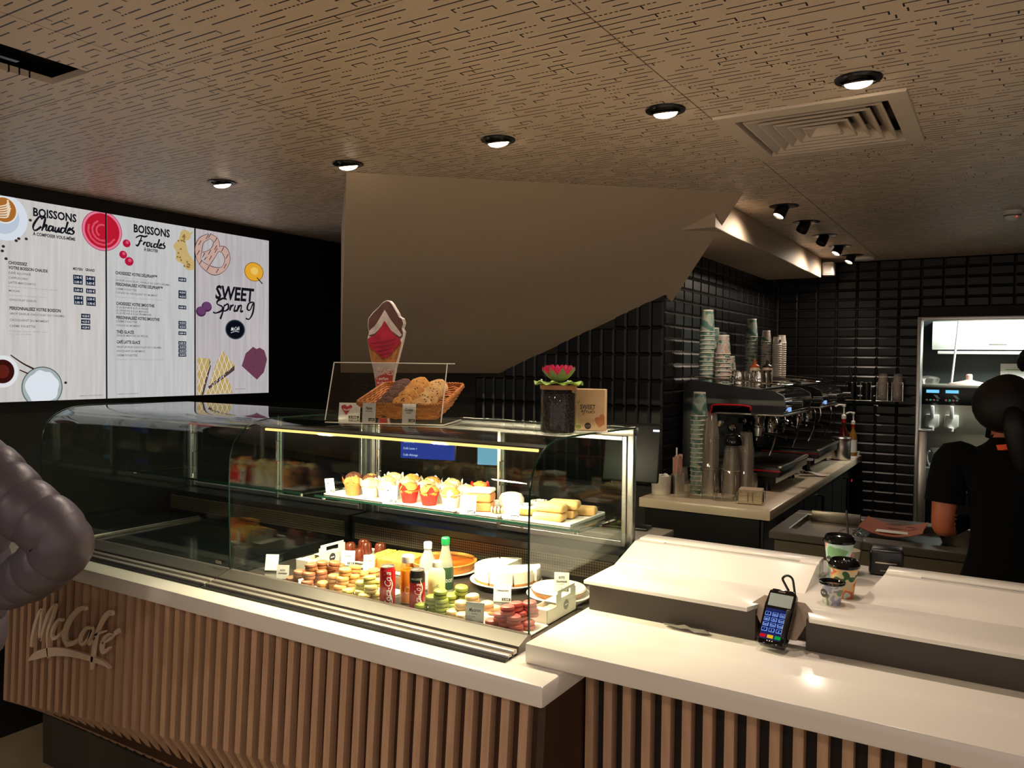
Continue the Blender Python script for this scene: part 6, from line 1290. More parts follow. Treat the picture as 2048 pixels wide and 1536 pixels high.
q = B(); q.box(-0.05, 0.05, -0.05, 0.05, 0, 0.175, 0.008); q.lathe([(0.04, 0.175), (0.042, 0.19), (0.03, 0.2)], 20); tag(mk('grinder_base', q, M_blackp, loc=(-1.345, 4.575, 0.951)), 'short black grinder body beside the steel tumbler', 'grinder')
t = thing('sample_cup', 'small paper cup with a badge on the first drip tray', 'cup', (-1.415, 4.80, 0.95 + 0.1555)); q = B(); q.lathe([(0.022, 0), (0.032, 0.062), (0.033, 0.065), (0.030, 0.064), (0.020, 0.006)], 24, cap1=False); mk('cup_wall', q, M_teal, t); q = B(); q.lathe([(0.012, 0), (0.012, 0.0008)], 16, M=T(0.010, -0.027, 0.038) @ RZ(-1.2) @ RY(PI / 2)); mk('badge', q, M_sticker, t)
def pitcher(label, x, y, z, h=0.10, r=0.042):
    t = thing('milk_pitcher', label, 'pitcher', (x, y, z)); q = B(); q.lathe([(r, 0), (r + 0.001, 0.003), (r, h * 0.5), (r * 0.86, h * 0.8), (r * 0.95, h), (r * 0.9, h), (r * 0.8, h * 0.8), (r * 0.9, 0.008)], 24, cap1=False); mk('jug', q, M_chrome, t)
    q = B(); q.tube(cr([(0, -r * 0.9, h * 0.85), (0, -r - 0.02, h * 0.8), (0, -r - 0.02, h * 0.3), (0, -r * 0.98, h * 0.2)], 5), 0.004, 8); mk('handle', q, M_chrome, t)
pitcher('large steel milk pitcher on the first machine, beside the small cups', -1.385, 4.87, 0.95 + 0.606, 0.098, 0.050); pitcher('steel milk pitcher in the middle of the first machine top', -1.375, 5.06, 0.95 + 0.606, 0.085); pitcher('steel milk pitcher near the front edge of the first machine', -1.275, 4.90, 0.95 + 0.600, 0.105, 0.046); pitcher('steel milk pitcher at the right end of the first machine', -1.29, 5.10, 0.95 + 0.602, 0.105, 0.046)
for lb, x, y, col in (('white squeeze bottle with orange nozzle between the pitchers', -1.385, 5.22, (206, 92, 44)), ('white squeeze bottle with black nozzle beside the orange one', -1.335, 5.34, (40, 36, 34))):
    t = thing('squeeze_bottle', lb, 'bottle', (x, y, 0.95 + 0.604)); q = B(); q.lathe([(0.032, 0), (0.034, 0.004), (0.034, 0.105), (0.028, 0.118)], 24); mk('bottle_body', q, mat('cream_plastic', (232, 206, 176), 0.4), t); q = B(); q.lathe([(0.030, 0.118), (0.030, 0.128), (0.012, 0.140), (0.0075, 0.160), (0.009, 0.166), (0.0005, 0.170)], 20, cap1=False); mk('nozzle', q, mat('nozzle_%d' % col[0], col, 0.4), t)
t = thing('knock_pot', 'steel knock-out pot between the two machines', 'pot', (-1.235, 5.66, 0.951)); q = B(); q.lathe([(0.058, 0), (0.060, 0.003), (0.062, 0.080), (0.058, 0.080), (0.055, 0.01), (0.0005, 0.008)], 28, cap1=False); mk('pot_wall', q, M_steel, t); q = B(); q.tube([(-0.058, 0, 0.074), (0.058, 0, 0.074)], 0.008, 10); mk('knock_bar', q, M_blackp, t)
t = thing('coffee_tamper', 'black tamper with a pale disc top beside the knock pot', 'tamper', (-1.145, 5.72, 0.951)); q = B(); q.lathe([(0.029, 0), (0.029, 0.018), (0.014, 0.026), (0.012, 0.075), (0.018, 0.088)], 24); mk('tamper_body', q, M_blackp, t); q = B(); q.lathe([(0.034, 0.088), (0.036, 0.092), (0.034, 0.100), (0.0005, 0.102)], 24, cap1=False); mk('disc_top', q, M_white, t)
q = B(); N = 12; vs = []
for i in range(N):
    for k in range(6): u, v = i / (N - 1), k / 5; vs.append((u * 0.17, (v - 0.5) * (0.05 + 0.04 * u), 0.035 * (1 - u) ** 1.5 + 0.006 + 0.005 * math.sin(7 * u + 4 * v)))
fs = [(i * 6 + k, i * 6 + k + 1, (i + 1) * 6 + k + 1, (i + 1) * 6 + k) for i in range(N - 1) for k in range(5)]; o_ = len(vs); q.add(vs + [(a, b_, c - 0.003) for a, b_, c in vs], fs + [tuple(o_ + i for i in f[::-1]) for f in fs]); tag(mk('wiping_cloth', q, mat('white_cloth', (204, 190, 178), 0.85), loc=(-1.165, 5.56, 0.951), rot=(0, 0, 0.4)), 'crumpled white cloth in front of the tamper', 'cloth')
t = thing('steel_canister', 'lidded brushed steel canister near the syrups', 'canister', (-1.09, 6.68, 0.951)); q = B(); q.lathe([(0.068, 0), (0.070, 0.004), (0.070, 0.150), (0.066, 0.156)], 36); mk('drum', q, M_steel, t); q = B(); q.lathe([(0.072, 0.152), (0.073, 0.156), (0.073, 0.172), (0.066, 0.178), (0.0005, 0.180)], 36, cap1=False); mk('lid', q, M_steel, t)
def syrup(label, x, y, col, s):
    t = thing('syrup_bottle', label, 'bottle', (x, y, 0.9545)); t.scale = (s, s, s)
    q = B(); q.lathe([(0.030, 0), (0.033, 0.004), (0.033, 0.150), (0.026, 0.185), (0.013, 0.215), (0.013, 0.250)], 24); mk('bottle_body', q, mat('syrup_%d' % col[0], col, 0.12, coat=0.5), t)
    q = B(); q.lathe([(0.0335, 0.03), (0.0335, 0.135)], 24, cap0=False, cap1=False); mk('label_band', q, M_paper, t)
    q = B(); q.lathe([(0.0145, 0.235), (0.0145, 0.262)], 16, cap0=False); mk('red_collar', q, M_red, t)
    q = B(); q.lathe([(0.017, 0.262), (0.017, 0.285), (0.006, 0.295), (0.006, 0.345), (0.012, 0.348), (0.012, 0.362), (0.004, 0.365)], 16); q.tube(cr([(0.0, 0, 0.356), (-0.03, -0.01, 0.36), (-0.055, -0.02, 0.348)], 4), [0.007] * 9, 8); mk('pump', q, M_white, t)
q = B(); q.box(-1.20, -1.01, 6.84, 7.08, 0.9505, 0.9545, 0.001, seg=1); q.box(-1.20, -1.01, 7.06, 7.08, 0.9545, 0.985, 0.002, seg=1); tag(mk('syrup_tray', q, M_white), 'white tray carrying the two syrup bottles', 'tray')
syrup('dark red syrup bottle with white pump', -1.115, 6.93, (70, 14, 12), 1.15); syrup('amber syrup bottle with white pump', -1.050, 6.98, (150, 104, 36), 0.98)
q = B(); q.box(-0.05, 0.05, -0.09, 0.04, 0, 0.003, 0.001, seg=1); q.box(-0.04, 0.045, -0.08, 0.03, 0.003, 0.006, 0.001, seg=1, M=RZ(0.2)); tag(mk('paper_sheets', q, M_paper, loc=(-1.10, 6.795, 0.9505), rot=(0, 0, 0.1)), 'loose white paper sheets behind the canister', 'paper')
# wire racks on the back wall
def rack(label, x, cups_):
    t = thing('wall_rack', label, 'rack', (x, 7.142, 1.405))
    q = B(); q.tube([(-0.10, -0.005, 0), (-0.10, -0.10, 0), (0.10, -0.10, 0), (0.10, -0.005, 0)], 0.003, 6); mk('shelf_wire', q, M_chrome, t)
    for c_ in (-0.055, 0.055): q = B(); q.tube([(c_ - 0.04, -0.09, 0), (c_ - 0.04, -0.09, 0.15), (c_ + 0.04, -0.09, 0.15), (c_ + 0.04, -0.09, 0)], 0.003, 6); mk('hoop', q, M_chrome, t)
    q = B(); q.box(-0.10, 0.10, -0.095, -0.001, -0.002, 0.001); mk('base', q, M_dsteel, t)
rack('wire wall rack holding black lids', -1.028, 0); rack('wire wall rack holding clear cups', -0.795, 1)
for k, c_ in enumerate((-1.083, -0.973)):
    q = B(); q.lathe([(0.030, 0), (0.034, 0.14), (0.030, 0.145)], 20); tag(mk('lid_stack', q, M_blackp, loc=(c_, 7.096, 1.4065)), ('stack of black lids in the left hoop of the rack' if k == 0 else 'stack of black lids in the right hoop of the rack'), 'lids')
q = B(); q.box(-0.008, 0.008, -0.005, 0.005, 0, 0.13, 0.003, M=RY(-0.2)); tag(mk('black_brush', q, M_blackp, loc=(-1.083, 7.10, 1.5520)), 'black brush handle sticking up from the left lids', 'brush')
CUPS.pop('clear_low', None)
for k, c_ in enumerate((-0.85, -0.74)):
    stack('clear_low', c_, 7.096, 1.4065, 12, 0.0115, 'clear cup in the %s stack of the wall rack' % ('left' if k == 0 else 'right'), 'clear cups in the wall rack')
# ------------------------------------------------------------------ till screens behind the case
M_pos = emat('till_screen_blue', (34, 56, 150), 1.0)
def pos(label, x, y, z, w, h, rz, face, texts, zb=0.0):
    t = thing('till_display', label, 'screen', (x, y, z)); t.rotation_euler = (0, 0, rz)
    q = B(); q.box(-w / 2, w / 2, 0, 0.03, 0.0, h, 0.006); mk('housing', q, M_blackp, t)
    q = B(); q.rect(-w / 2 + 0.01, 0.012, w / 2 - 0.01, h - 0.012, 0, M=T(0, -0.0006, 0) @ FRONT); mk('screen_face', q, face, t, smooth=None)
    for tx, u, v, hh in texts: q = B(); q.text(tx, u, v, hh, 0, M=T(0, -0.0012, 0) @ FRONT); mk('screen_text', q, emat('till_text', (220, 230, 255), 1.0), t, smooth=None, kind='stuff')
    q = B(); q.box(-0.03, 0.03, 0.01, 0.025, zb - z, 0.02); q.box(-0.09, 0.09, -0.04, 0.10, zb - z, zb - z + 0.012, 0.003); mk('stand', q, M_blackp, t)
q = B(); q.box(-3.1, -1.30, 3.10, 3.55, 0.885, 0.92, 0.004); tag(mk('back_bench', q, mat('grey_bench_top', (150, 142, 130), 0.4)), 'grey back bench top behind the pastry cases', 'bench')
q = B(); q.box(-3.08, -1.33, 3.12, 3.53, FL, 0.884, 0.003, seg=1); tag(mk('bench_cabinet', q, M_blackp), 'black cabinet carrying the back bench', 'cabinet')
pos('blue lit till display seen through the pastry case', -2.60, 3.36, 1.16, 0.33, 0.135, 0.25, M_pos, [('GRAND', -0.14, 0.095, 0.014), ('Café Latte 1', -0.14, 0.06, 0.012), ('Café Allongé', -0.14, 0.025, 0.012)], 0.9205)
pos('small till display with pale blue window behind the case', -2.20, 3.36, 1.16, 0.16, 0.13, 0.25, emat('till_screen_pale', (120, 170, 200), 1.0), [], 0.9205)
t = thing('till_monitor', 'dark till monitor turned away between case and coffee counter', 'monitor', (-1.53, 3.44, 0.9205), 0.1)
q = B(); q.box(-0.10, 0.17, 0.0, 0.03, 0.22, 0.50, 0.008, M=RX(-0.18)); mk('back_shell', q, mat('charcoal_plastic', (20, 21, 25), 0.5), t)
q = B(); q.box(0.0, 0.06, 0.05, 0.07, 0, 0.30, 0.004); q.box(-0.08, 0.14, -0.02, 0.08, 0, 0.012, 0.003); mk('stand', q, M_blackp, t)
q = B(); q.box(0.135, 0.165, -0.004, 0.0, 0.0, 0.009, M=RX(-0.18) @ T(0, 0, 0.46)); mk('status_light', q, emat('status_white', (230, 236, 255), 1.2), t)
q = B(); q.box(-0.05, 0.05, -0.03, 0.03, 0, 0.05, 0.02, seg=3); tag(mk('blue_sponge', q, mat('blue_sponge', (20, 120, 176), 0.7), loc=(-1.665, 4.42, 0.951)), 'bright blue cloth bundle behind the lid tub', 'cloth')
# ------------------------------------------------------------------ back counter with ice bin
M_bin = mat('dark_stainless', (120, 112, 102), 0.33, 0.9)
ib = thing('steel_back_counter', 'dark stainless back counter with an open ice bin', 'counter', (0, 0, 0))
q = B(); q.box(-0.93, 1.0, 3.92, 4.52, FL, 0.862); mk('body', q, mat('taupe_steel_front', (84, 72, 58), 0.45), ib)
for a in ((-0.95, 1.0, 3.88, 4.00), (-0.95, 1.0, 4.44, 4.54), (-0.95, -0.88, 4.00, 4.44), (-0.60, -0.575, 4.00, 4.44), (0.35, 1.0, 4.00, 4.44)): q = B(); q.box(*a, 0.862, 0.900, 0.004, seg=1); mk('rim', q, M_bin, ib)
q = B(); q.box(-0.88, -0.60, 4.00, 4.44, 0.863, 0.868); mk('bin_lid', q, M_bin, ib)
q = B(); q.box(-0.86, -0.62, 4.42, 4.435, 0.868, 0.925, 0.003); mk('lid_flap', q, M_bin, ib)
q = B(); q.tube([(-0.84, 4.03, 0.875), (-0.64, 4.03, 0.875)], 0.005, 6); mk('lid_bar', q, M_bin, ib)
q = B(); q.box(-0.575, 0.35, 4.00, 4.44, 0.863, 0.87); mk('well', q, M_dsteel, ib)
for k in range(2): q = B(); q.tube([(-0.595 + 0.016 * k, 3.99, 0.905), (-0.595 + 0.016 * k, 4.45, 0.905)], 0.004, 6); mk('slide_rail', q, M_chrome, ib)
q = B(); N = 10; vs = []
for i in range(N):
    for k in range(7): u, v = i / (N - 1), k / 6; vs.append((-0.13 + u * 0.27, -0.16 + v * 0.32, 0.006 + 0.03 * abs(u - 0.5) ** 2 * 4 + 0.004 * math.sin(6 * v)))
fs = [(i * 7 + k, (i + 1) * 7 + k, (i + 1) * 7 + k + 1, i * 7 + k + 1) for i in range(N - 1) for k in range(6)]; o_ = len(vs); q.add(vs + [(a, b_, c - 0.003) for a, b_, c in vs], fs + [tuple(o_ + i for i in f[::-1]) for f in fs])
pb = thing('paper_sheet', 'russet printed paper sheet lying on the back counter', 'paper', (-0.445, 4.19, 0.903)); mk('sheet', q, mat('russet_paper', (168, 92, 62), 0.7), pb)
q = B(); q.box(-0.06, 0.08, -0.125, -0.07, 0.016, 0.0175); mk('receipt', q, M_paper, pb)
q = B(); q.disc(0.08, 0.0, 0.022, 0.022, 0.028); q.disc(0.0, 0.06, 0.04, 0.022, 0.02); mk('print', q, mat('russet_dark', (110, 52, 36), 0.7), pb, kind='stuff')
t = thing('oval_bowl', 'steel rimmed oval tray with white boxes beside the arm', 'tray', (-0.10, 4.23, 0.8705)); q = B(); q.M = SC(1.25, 0.8, 1); q.lathe([(0.11, 0), (0.14, 0.09), (0.145, 0.09), (0.138, 0.086), (0.11, 0.006)], 36, cap1=True); mk('bowl', q, M_steel, t); q = B(); q.box(-0.09, -0.02, -0.03, 0.03, 0.004, 0.085); mk('white_box', q, M_white, t); q = B(); q.box(-0.01, 0.05, -0.03, 0.03, 0.004, 0.07); mk('pink_box', q, mat('peach_box', (214, 130, 100), 0.6), t)
# ------------------------------------------------------------------ things on the raised counter
def drink(name, label, x, y, r0, r1, h, m, lid, badge=False):
    t = thing(name, label, 'cup', (x, y, 1.0003)); q = B(); q.lathe([(r0 - 0.003, 0.0), (r0, 0.0), (r1, h), (r1 + 0.0015, h + 0.001), (r1 + 0.0015, h + 0.003), (r1 - 0.002, h + 0.003), (r0 - 0.002, 0.006), (0.0005, 0.006)], 36, cap0=True, cap1=False); mk('cup_wall', q, m, t)
    if lid == 'travel':
        q = B(); q.lathe([(r1 + 0.003, h - 0.004), (r1 + 0.005, h - 0.002), (r1 + 0.005, h + 0.004), (r1 + 0.001, h + 0.008), (r1 - 0.002, h + 0.018), (r1 - 0.006, h + 0.020), (r1 - 0.010, h + 0.014), (0.0005, h + 0.012)], 36, cap0=False, cap1=False); l_ = mk('lid', q, M_blackg, t)
        q = B(); q.box(-0.008, 0.008, -r1 + 0.008, -r1 + 0.020, h + 0.012, h + 0.018, 0.003); mk('sip_bump', q, M_blackg, l_)
    if lid == 'flat': q = B(); q.lathe([(r1 + 0.003, h - 0.003), (r1 + 0.005, h), (r1 + 0.004, h + 0.004), (r1 - 0.002, h + 0.003), (r1 - 0.004, h - 0.002), (0.0005, h - 0.002)], 36, cap0=False, cap1=False); mk('lid', q, M_blackg, t)
    if lid == 'clear': q = B(); q.lathe([(r1 + 0.004, h - 0.002), (r1 + 0.005, h + 0.004), (r1, h + 0.006), (r1 - 0.008, h + 0.026), (r1 - 0.02, h + 0.034), (0.008, h + 0.035)], 36, cap0=False, cap1=False); mk('dome_lid', q, M_clr, t); q = B(); q.tube([(0.004, 0, 0.02), (-0.012, 0.0, h + 0.10)], 0.0035, 8); mk('straw', q, M_blackp, t); q = B(); q.lathe([(r0 - 0.004, 0.008), (r1 - 0.008, h * 0.72), (0.0005, h * 0.72)], 28, cap0=True, cap1=False); mk('drink', q, mat('milky_coffee', (170, 148, 126), 0.4), t)
    if badge:
        q = B(); a = -2.25; rm = r0 + (r1 - r0) * 0.55 + 0.0012; q.lathe([(0.012, 0), (0.012, 0.0008)], 20, M=T(rm * math.cos(a), rm * math.sin(a), h * 0.55) @ RZ(a) @ RY(PI / 2 - 0.0)); mk('badge', q, M_sticker, t)
        q = B(); wrap(q, rm + 0.0018, 'McCafé', h * 0.52, a - 0.22, 0.006, 0.016, vertical=False, shear=0.2); mk('badge_text', q, M_white, t, smooth=None, kind='stuff')
    return t
M_trop = cup_mat('tropical_printed_paper', [(40, 84, 40), (206, 190, 150), (226, 176, 104), (206, 96, 70), (180, 196, 186)], 24)
M_past = cup_mat('pastel_printed_paper', [(120, 170, 120), (178, 206, 200), (196, 214, 208), (222, 120, 120), (140, 180, 190)], 14)
M_slv = cup_mat('grey_printed_paper', [(120, 130, 110), (186, 186, 176), (200, 200, 192), (150, 150, 170)], 40)
drink('takeaway_cup', 'large pastel printed paper cup with black travel lid', -0.447, 2.745, 0.030, 0.0445, 0.128, M_past, 'travel', True)
drink('takeaway_cup', 'medium tropical printed paper cup with black travel lid', -0.402, 2.560, 0.028, 0.0405, 0.094, M_trop, 'travel')
drink('espresso_cup', 'smallest printed paper cup with a flat dark lid in front', -0.418, 2.465, 0.024, 0.0325, 0.062, M_slv, 'flat', True)
drink('iced_cup', 'clear plastic cup with dome lid and black straw', -0.432, 2.850, 0.029, 0.043, 0.112, M_clr, 'clear')
t = thing('receipt_printer', 'small black receipt printer behind the cups', 'printer', (-0.325, 2.925, 1.0003), 0.1); q = B(); q.box(-0.055, 0.05, -0.045, 0.045, 0, 0.088, 0.012, seg=3); mk('housing', q, M_blackp, t); q = B(); q.box(-0.035, 0.03, -0.047, -0.044, 0.042, 0.046); mk('paper_slot', q, M_steel, t); q = B(); q.box(-0.02, 0.0, -0.0465, -0.0445, 0.016, 0.02); mk('logo', q, M_greyink, t)
# card terminal in its bracket
br = thing('terminal_bracket', 'taupe folded bracket holding the card terminal', 'bracket', (-0.530, 2.300, 0.901))
q = B(); q.prism([(-0.088, 0.105), (-0.055, 0.135), (0.06, 0.13), (0.086, 0.105), (0.050, 0.02), (-0.034, 0.02)], -0.004, 0.0, M=RX(-0.62) @ T(0, -0.022, 0) @ FRONT); mk('plate', q, mat('taupe_bracket', (150, 132, 114), 0.5), br, smooth=None)
q = B(); q.tube([(0, 0.02, 0.0), (0, 0.02, 0.05)], 0.010, 10); mk('post', q, M_blackp, br)
ct = thing('card_terminal', 'black card payment terminal with lit blue keypad', 'card terminal', (-0.537, 2.2365, 0.9235)); ct.rotation_euler = (-0.66, 0, -0.10)
q = B(); q.prism([(-0.036, 0.0), (0.036, 0.0), (0.039, 0.03), (0.041, 0.115), (0.038, 0.158), (0.028, 0.166), (-0.028, 0.166), (-0.038, 0.158), (-0.041, 0.115), (-0.039, 0.03)], -0.028, 0.0, M=FRONT, bev=0.004); mk('body', q, M_blackg, ct)
q = B(); q.box(-0.033, 0.033, -0.0015, 0.0, 0.112, 0.150, 0.001, seg=1); mk('screen', q, mat('terminal_lcd', (150, 160, 158), 0.12), ct)
q = B(); q.box(-0.034, 0.024, -0.0015, 0.0, 0.014, 0.104, 0.001, seg=1); mk('keypad_panel', q, mat('keypad_navy', (8, 10, 26), 0.2, emis=(20, 40, 120), estr=0.35), ct)
M_key = emat('key_glow', (120, 160, 240), 0.9); M_keyf = emat('key_face', (14, 26, 84), 0.8)
KT = ['1', '2abc', '3def', '4ghi', '5jkl', '6mno', '7pqrs', '8tuv', '9wxyz', '*', '0', '#']
for r_ in range(4):
    for c_ in range(3):
        u = -0.025 + c_ * 0.0205; v = 0.087 - r_ * 0.0155; q = B(); q.box(u - 0.008, u + 0.008, -0.0035, -0.0015, v - 0.0055, v + 0.0055, 0.0008, seg=1); k_ = mk('key', q, M_key, ct)
        q = B(); q.rect(u - 0.0066, v - 0.0042, u + 0.0066, v + 0.0042, 0, M=T(0, -0.0037, 0) @ FRONT); mk('key_face', q, M_keyf, k_, smooth=None)
        q = B(); q.text(KT[r_ * 3 + c_], u, v - 0.0025, 0.0045, 0, M=T(0, -0.0040, 0) @ FRONT, align='CENTER'); mk('key_text', q, emat('key_text', (180, 200, 250), 0.9), k_, smooth=None, kind='stuff')
for u, n_, c_ in ((-0.0255, 'red', (190, 20, 30)), (-0.0045, 'yellow', (226, 170, 30)), (0.0165, 'green', (20, 150, 60))): q = B(); q.box(u - 0.0085, u + 0.0085, -0.0035, -0.0015, 0.017, 0.0265, 0.0012, seg=1); mk('key', q, emat('key_' + n_, c_, 0.8), ct)
q = B()
for u in (-0.010, -0.003, 0.004): q.box(u - 0.0012, u + 0.0012, -0.003, -0.0012, 0.0085, 0.011)
mk('indicator_dots', q, M_white, ct, kind='stuff')
q = B(); q.box(0.026, 0.038, -0.014, 0.0, 0.02, 0.105, 0.003); mk('side_shield', q, M_blackp, ct)
q = B(); q.box(-0.012, 0.008, -0.0015, 0.0, 0.155, 0.159); mk('card_slot', q, M_steel, ct)
q = B(); q.tube(cr([(-0.518, 2.365, 1.045), (-0.530, 2.370, 1.062), (-0.538, 2.375, 1.076), (-0.528, 2.385, 1.084), (-0.514, 2.388, 1.076), (-0.508, 2.386, 1.050), (-0.503, 2.385, 1.02), (-0.500, 2.395, 1.004)], 5), 0.0035, 8); tag(mk('terminal_cable', q, M_blackp), 'looped black cable rising behind the card terminal', 'cable')
q = B(); rr = random.Random(2); vs = []
for i in range(8):
    for k in range(4): vs.append((-0.08 + i * 0.02, (k - 1.5) * 0.010 * (1 if i % 7 else 0.5), 0.003 + rr.uniform(0, 0.008)))
fs = [(i * 4 + k, (i + 1) * 4 + k, (i + 1) * 4 + k + 1, i * 4 + k + 1) for i in range(7) for k in range(3)]; o_ = len(vs); q.add(vs + [(a, b_, c - 0.001) for a, b_, c in vs], fs + [tuple(o_ + i for i in f[::-1]) for f in fs]); tag(mk('wrapper', q, mat('crumpled_wrapper', (206, 200, 192), 0.25, 0.4), loc=(-0.785, 2.285, 0.9015), rot=(0, 0, -0.03)), 'crumpled foil wrapper lying at the foot of the raised counter', 'wrapper')
# ------------------------------------------------------------------ kitchen beyond the doorway
ac = thing('air_conditioner', 'white wall air conditioner seen through the doorway', 'air conditioner', (-0.60, 8.655, 1.815))
M_ac = mat('ac_white', (232, 236, 230), 0.4)
q = B(); q.prism(cr([(-0.20, 0.03), (-0.215, 0.10), (-0.205, 0.25), (-0.17, 0.295), (0.0, 0.30)], 4) + [(0.0, 0.03)], 0.0, 1.05, M=RIGHT); mk('casing', q, M_ac, ac, smooth=0.5)
q = B(); q.box(0.05, 1.0, -0.19, -0.02, 0.018, 0.036); mk('air_gap', q, M_blackp, ac)
q = B(); q.box(0.045, 1.005, -0.212, -0.03, -0.012, 0.016, 0.006); mk('louvre_flap', q, M_ac, ac)
q = B(); q.box(0.46, 0.60, -0.218, -0.214, 0.075, 0.090, 0.001, seg=1); mk('badge', q, mat('ac_grey', (140, 142, 140), 0.4), ac)
q = B(); q.tube([(-0.375, 8.20, 2.10), (-0.42, 8.20, 1.545)], 0.009, 8); tag(mk('drain_pipe', q, M_white), 'thin white pipe hanging in front of the air conditioner', 'pipe')
q = B(); q.box(-0.05, 0.20, 8.648, 8.66, 1.48, 1.72, 0.002, seg=1); po = thing('wall_notice', 'white notice with a green stripe on the kitchen wall', 'poster', (0, 0, 0)); mk('board', q, M_paper, po); q = B(); q.box(-0.01, 0.16, 8.646, 8.648, 1.66, 1.668); mk('green_stripe', q, mat('notice_green', (140, 180, 40), 0.6), po)
ss = thing('soft_serve_machine', 'steel soft serve machine with two white dispensers', 'ice cream machine', (0, 7.95, 0))
M_kst = mat('kitchen_steel', (186, 186, 172), 0.38, 0.75)
q = B(); q.box(-0.70, -0.05, 0.0, 0.62, 1.10, 1.50, 0.006); mk('body', q, M_kst, ss)
q = B(); q.box(-0.71, -0.04, -0.01, 0.63, 1.50, 1.528, 0.004); mk('top_plate', q, M_kst, ss)
q = B(); q.box(-0.69, -0.06, -0.012, 0.0, 1.352, 1.498, 0.002); cpn = mk('control_panel', q, M_blackp, ss)
for cx in (-0.545, -0.395):
    q = B(); q.rect(cx - 0.055, 1.455, cx + 0.045, 1.482, 0, M=T(0, -0.013, 0) @ FRONT); mk('lcd', q, emat('blue_lcd', (110, 190, 240), 1.0), ss, smooth=None)
    for k, c_ in enumerate(((150, 90, 90), (40, 170, 110), (150, 150, 150), (90, 94, 94))): q = B(); q.box(cx - 0.06 + 0.028 * k, cx - 0.042 + 0.028 * k, -0.016, -0.012, 1.383, 1.399, 0.002, seg=1); mk('button', q, mat('panel_button_%d' % c_[0], c_, 0.4), ss)
    q = B(); q.poly([(cx + 0.0, 1.44), (cx + 0.03, 1.435), (cx + 0.055, 1.402), (cx + 0.025, 1.41)], 0, M=T(0, -0.0135, 0) @ FRONT); mk('cone_symbol', q, mat('panel_grey', (120, 124, 124), 0.5), ss, smooth=None)
    q = B(); q.prism([(cx - 0.055, 1.265), (cx + 0.05, 1.265), (cx + 0.05, 1.165), (cx + 0.03, 1.145), (cx - 0.035, 1.145), (cx - 0.06, 1.160)], 0.0, 0.035, M=FRONT, bev=0.006); dsp = mk('dispenser', q, M_white, ss)
    q = B(); q.box(cx - 0.018, cx + 0.014, -0.065, -0.035, 1.235, 1.345, 0.008); mk('lever', q, M_white, ss)
    q = B(); q.lathe([(0.018, 0), (0.022, 0.03)], 14, M=T(cx - 0.003, -0.05, 1.125)); mk('nozzle', q, M_white, ss)
q = B(); q.box(-0.70, -0.05, 0.25, 0.62, 0.80, 1.10); mk('lower_body', q, M_kst, ss)
q = B(); q.box(-0.72, 0.9, -0.10, 0.66, 0.755, 0.80, 0.003); q.box(-0.72, 0.9, -0.105, -0.10, 0.70, 0.80); tag(mk('kitchen_worktop', q, M_kst, loc=(0, 7.95, 0)), 'steel kitchen worktop under the soft serve machine', 'worktop')
q = B(); q.box(-0.70, 0.88, -0.06, 0.6, 0.0, 0.60); tag(mk('kitchen_cupboard', q, M_blackp, loc=(0, 7.95, 0)), 'dark cupboard under the kitchen worktop', 'cabinet')
q = B(); q.box(-0.70, 0.88, -0.09, 0.6, 0.602, 0.655, 0.004); tag(mk('kitchen_shelf', q, M_kst, loc=(0, 7.95, 0)), 'pale steel drawer band below the kitchen worktop', 'shelf')
for k in range(5): q = B(); q.box(-0.66 + k * 0.105, -0.565 + k * 0.105, -0.07, 0.05, 0.6555, 0.69, 0.003, seg=1); tag(mk('white_box', q, M_white, loc=(0, 7.95, 0)), 'white box on the drawer band, %s from the left' % ['first', 'second', 'third', 'fourth', 'fifth'][k], 'box', 'white boxes in the kitchen')
t = thing('sauce_pump', 'tall white funnel pump on the kitchen worktop', 'pump', (-0.53, 7.98, 0.8005)); q = B(); q.lathe([(0.035, 0), (0.035, 0.03), (0.012, 0.035), (0.012, 0.13), (0.04, 0.165), (0.042, 0.172), (0.0005, 0.165)], 20, cap1=False); mk('column', q, M_white, t); q = B(); q.tube(cr([(-0.03, -0.02, 0.0), (-0.05, -0.03, 0.06), (-0.05, -0.03, 0.12), (-0.03, -0.04, 0.14)], 4), 0.008, 8); mk('hose', q, M_white, t)
t = thing('topping_tub', 'white rounded tub beside the funnel pump', 'tub', (-0.36, 7.98, 0.8005)); q = B(); q.box(-0.05, 0.05, -0.05, 0.05, 0, 0.12, 0.025, seg=3); mk('tub_body', q, M_white, t); q = B(); q.tube([(-0.11, -0.02, 0.02), (-0.06, -0.02, 0.05)], 0.012, 8); mk('spout', q, M_chrome, t)
t = thing('clear_bin', 'clear plastic bins on top of the soft serve machine', 'bin', (-0.60, 8.12, 1.5285)); q = B(); q.lathe([(0.10, 0), (0.12, 0.05), (0.09, 0.065), (0.02, 0.075)], 24, M=SC(0.8, 1, 1)); mk('bin_shell', q, M_clearcup, t)
t = thing('hopper_lid', 'pale pink hopper lid with knob on the soft serve machine', 'cover', (-0.28, 8.12, 1.5285)); q = B(); q.lathe([(0.17, 0), (0.16, 0.012), (0.05, 0.035), (0.026, 0.045)], 28); mk('dish', q, mat('pink_plastic', (206, 170, 160), 0.4), t); q = B(); q.lathe([(0.026, 0.045), (0.026, 0.085), (0.018, 0.095)], 16); mk('knob', q, MATS['pink_plastic'], t)
# ------------------------------------------------------------------ raised staff floor
q = B(); q.box(-1.06, 2.2, 3.08, 3.90, FL - 0.007, 0.0); q.box(-1.06, 2.2, 4.53, 8.66, FL - 0.007, 0.0); q.box(1.01, 2.2, 3.90, 4.53, FL - 0.007, 0.0); struct('floor_staff', q, mat('staff_floor', (70, 62, 54), 0.5))

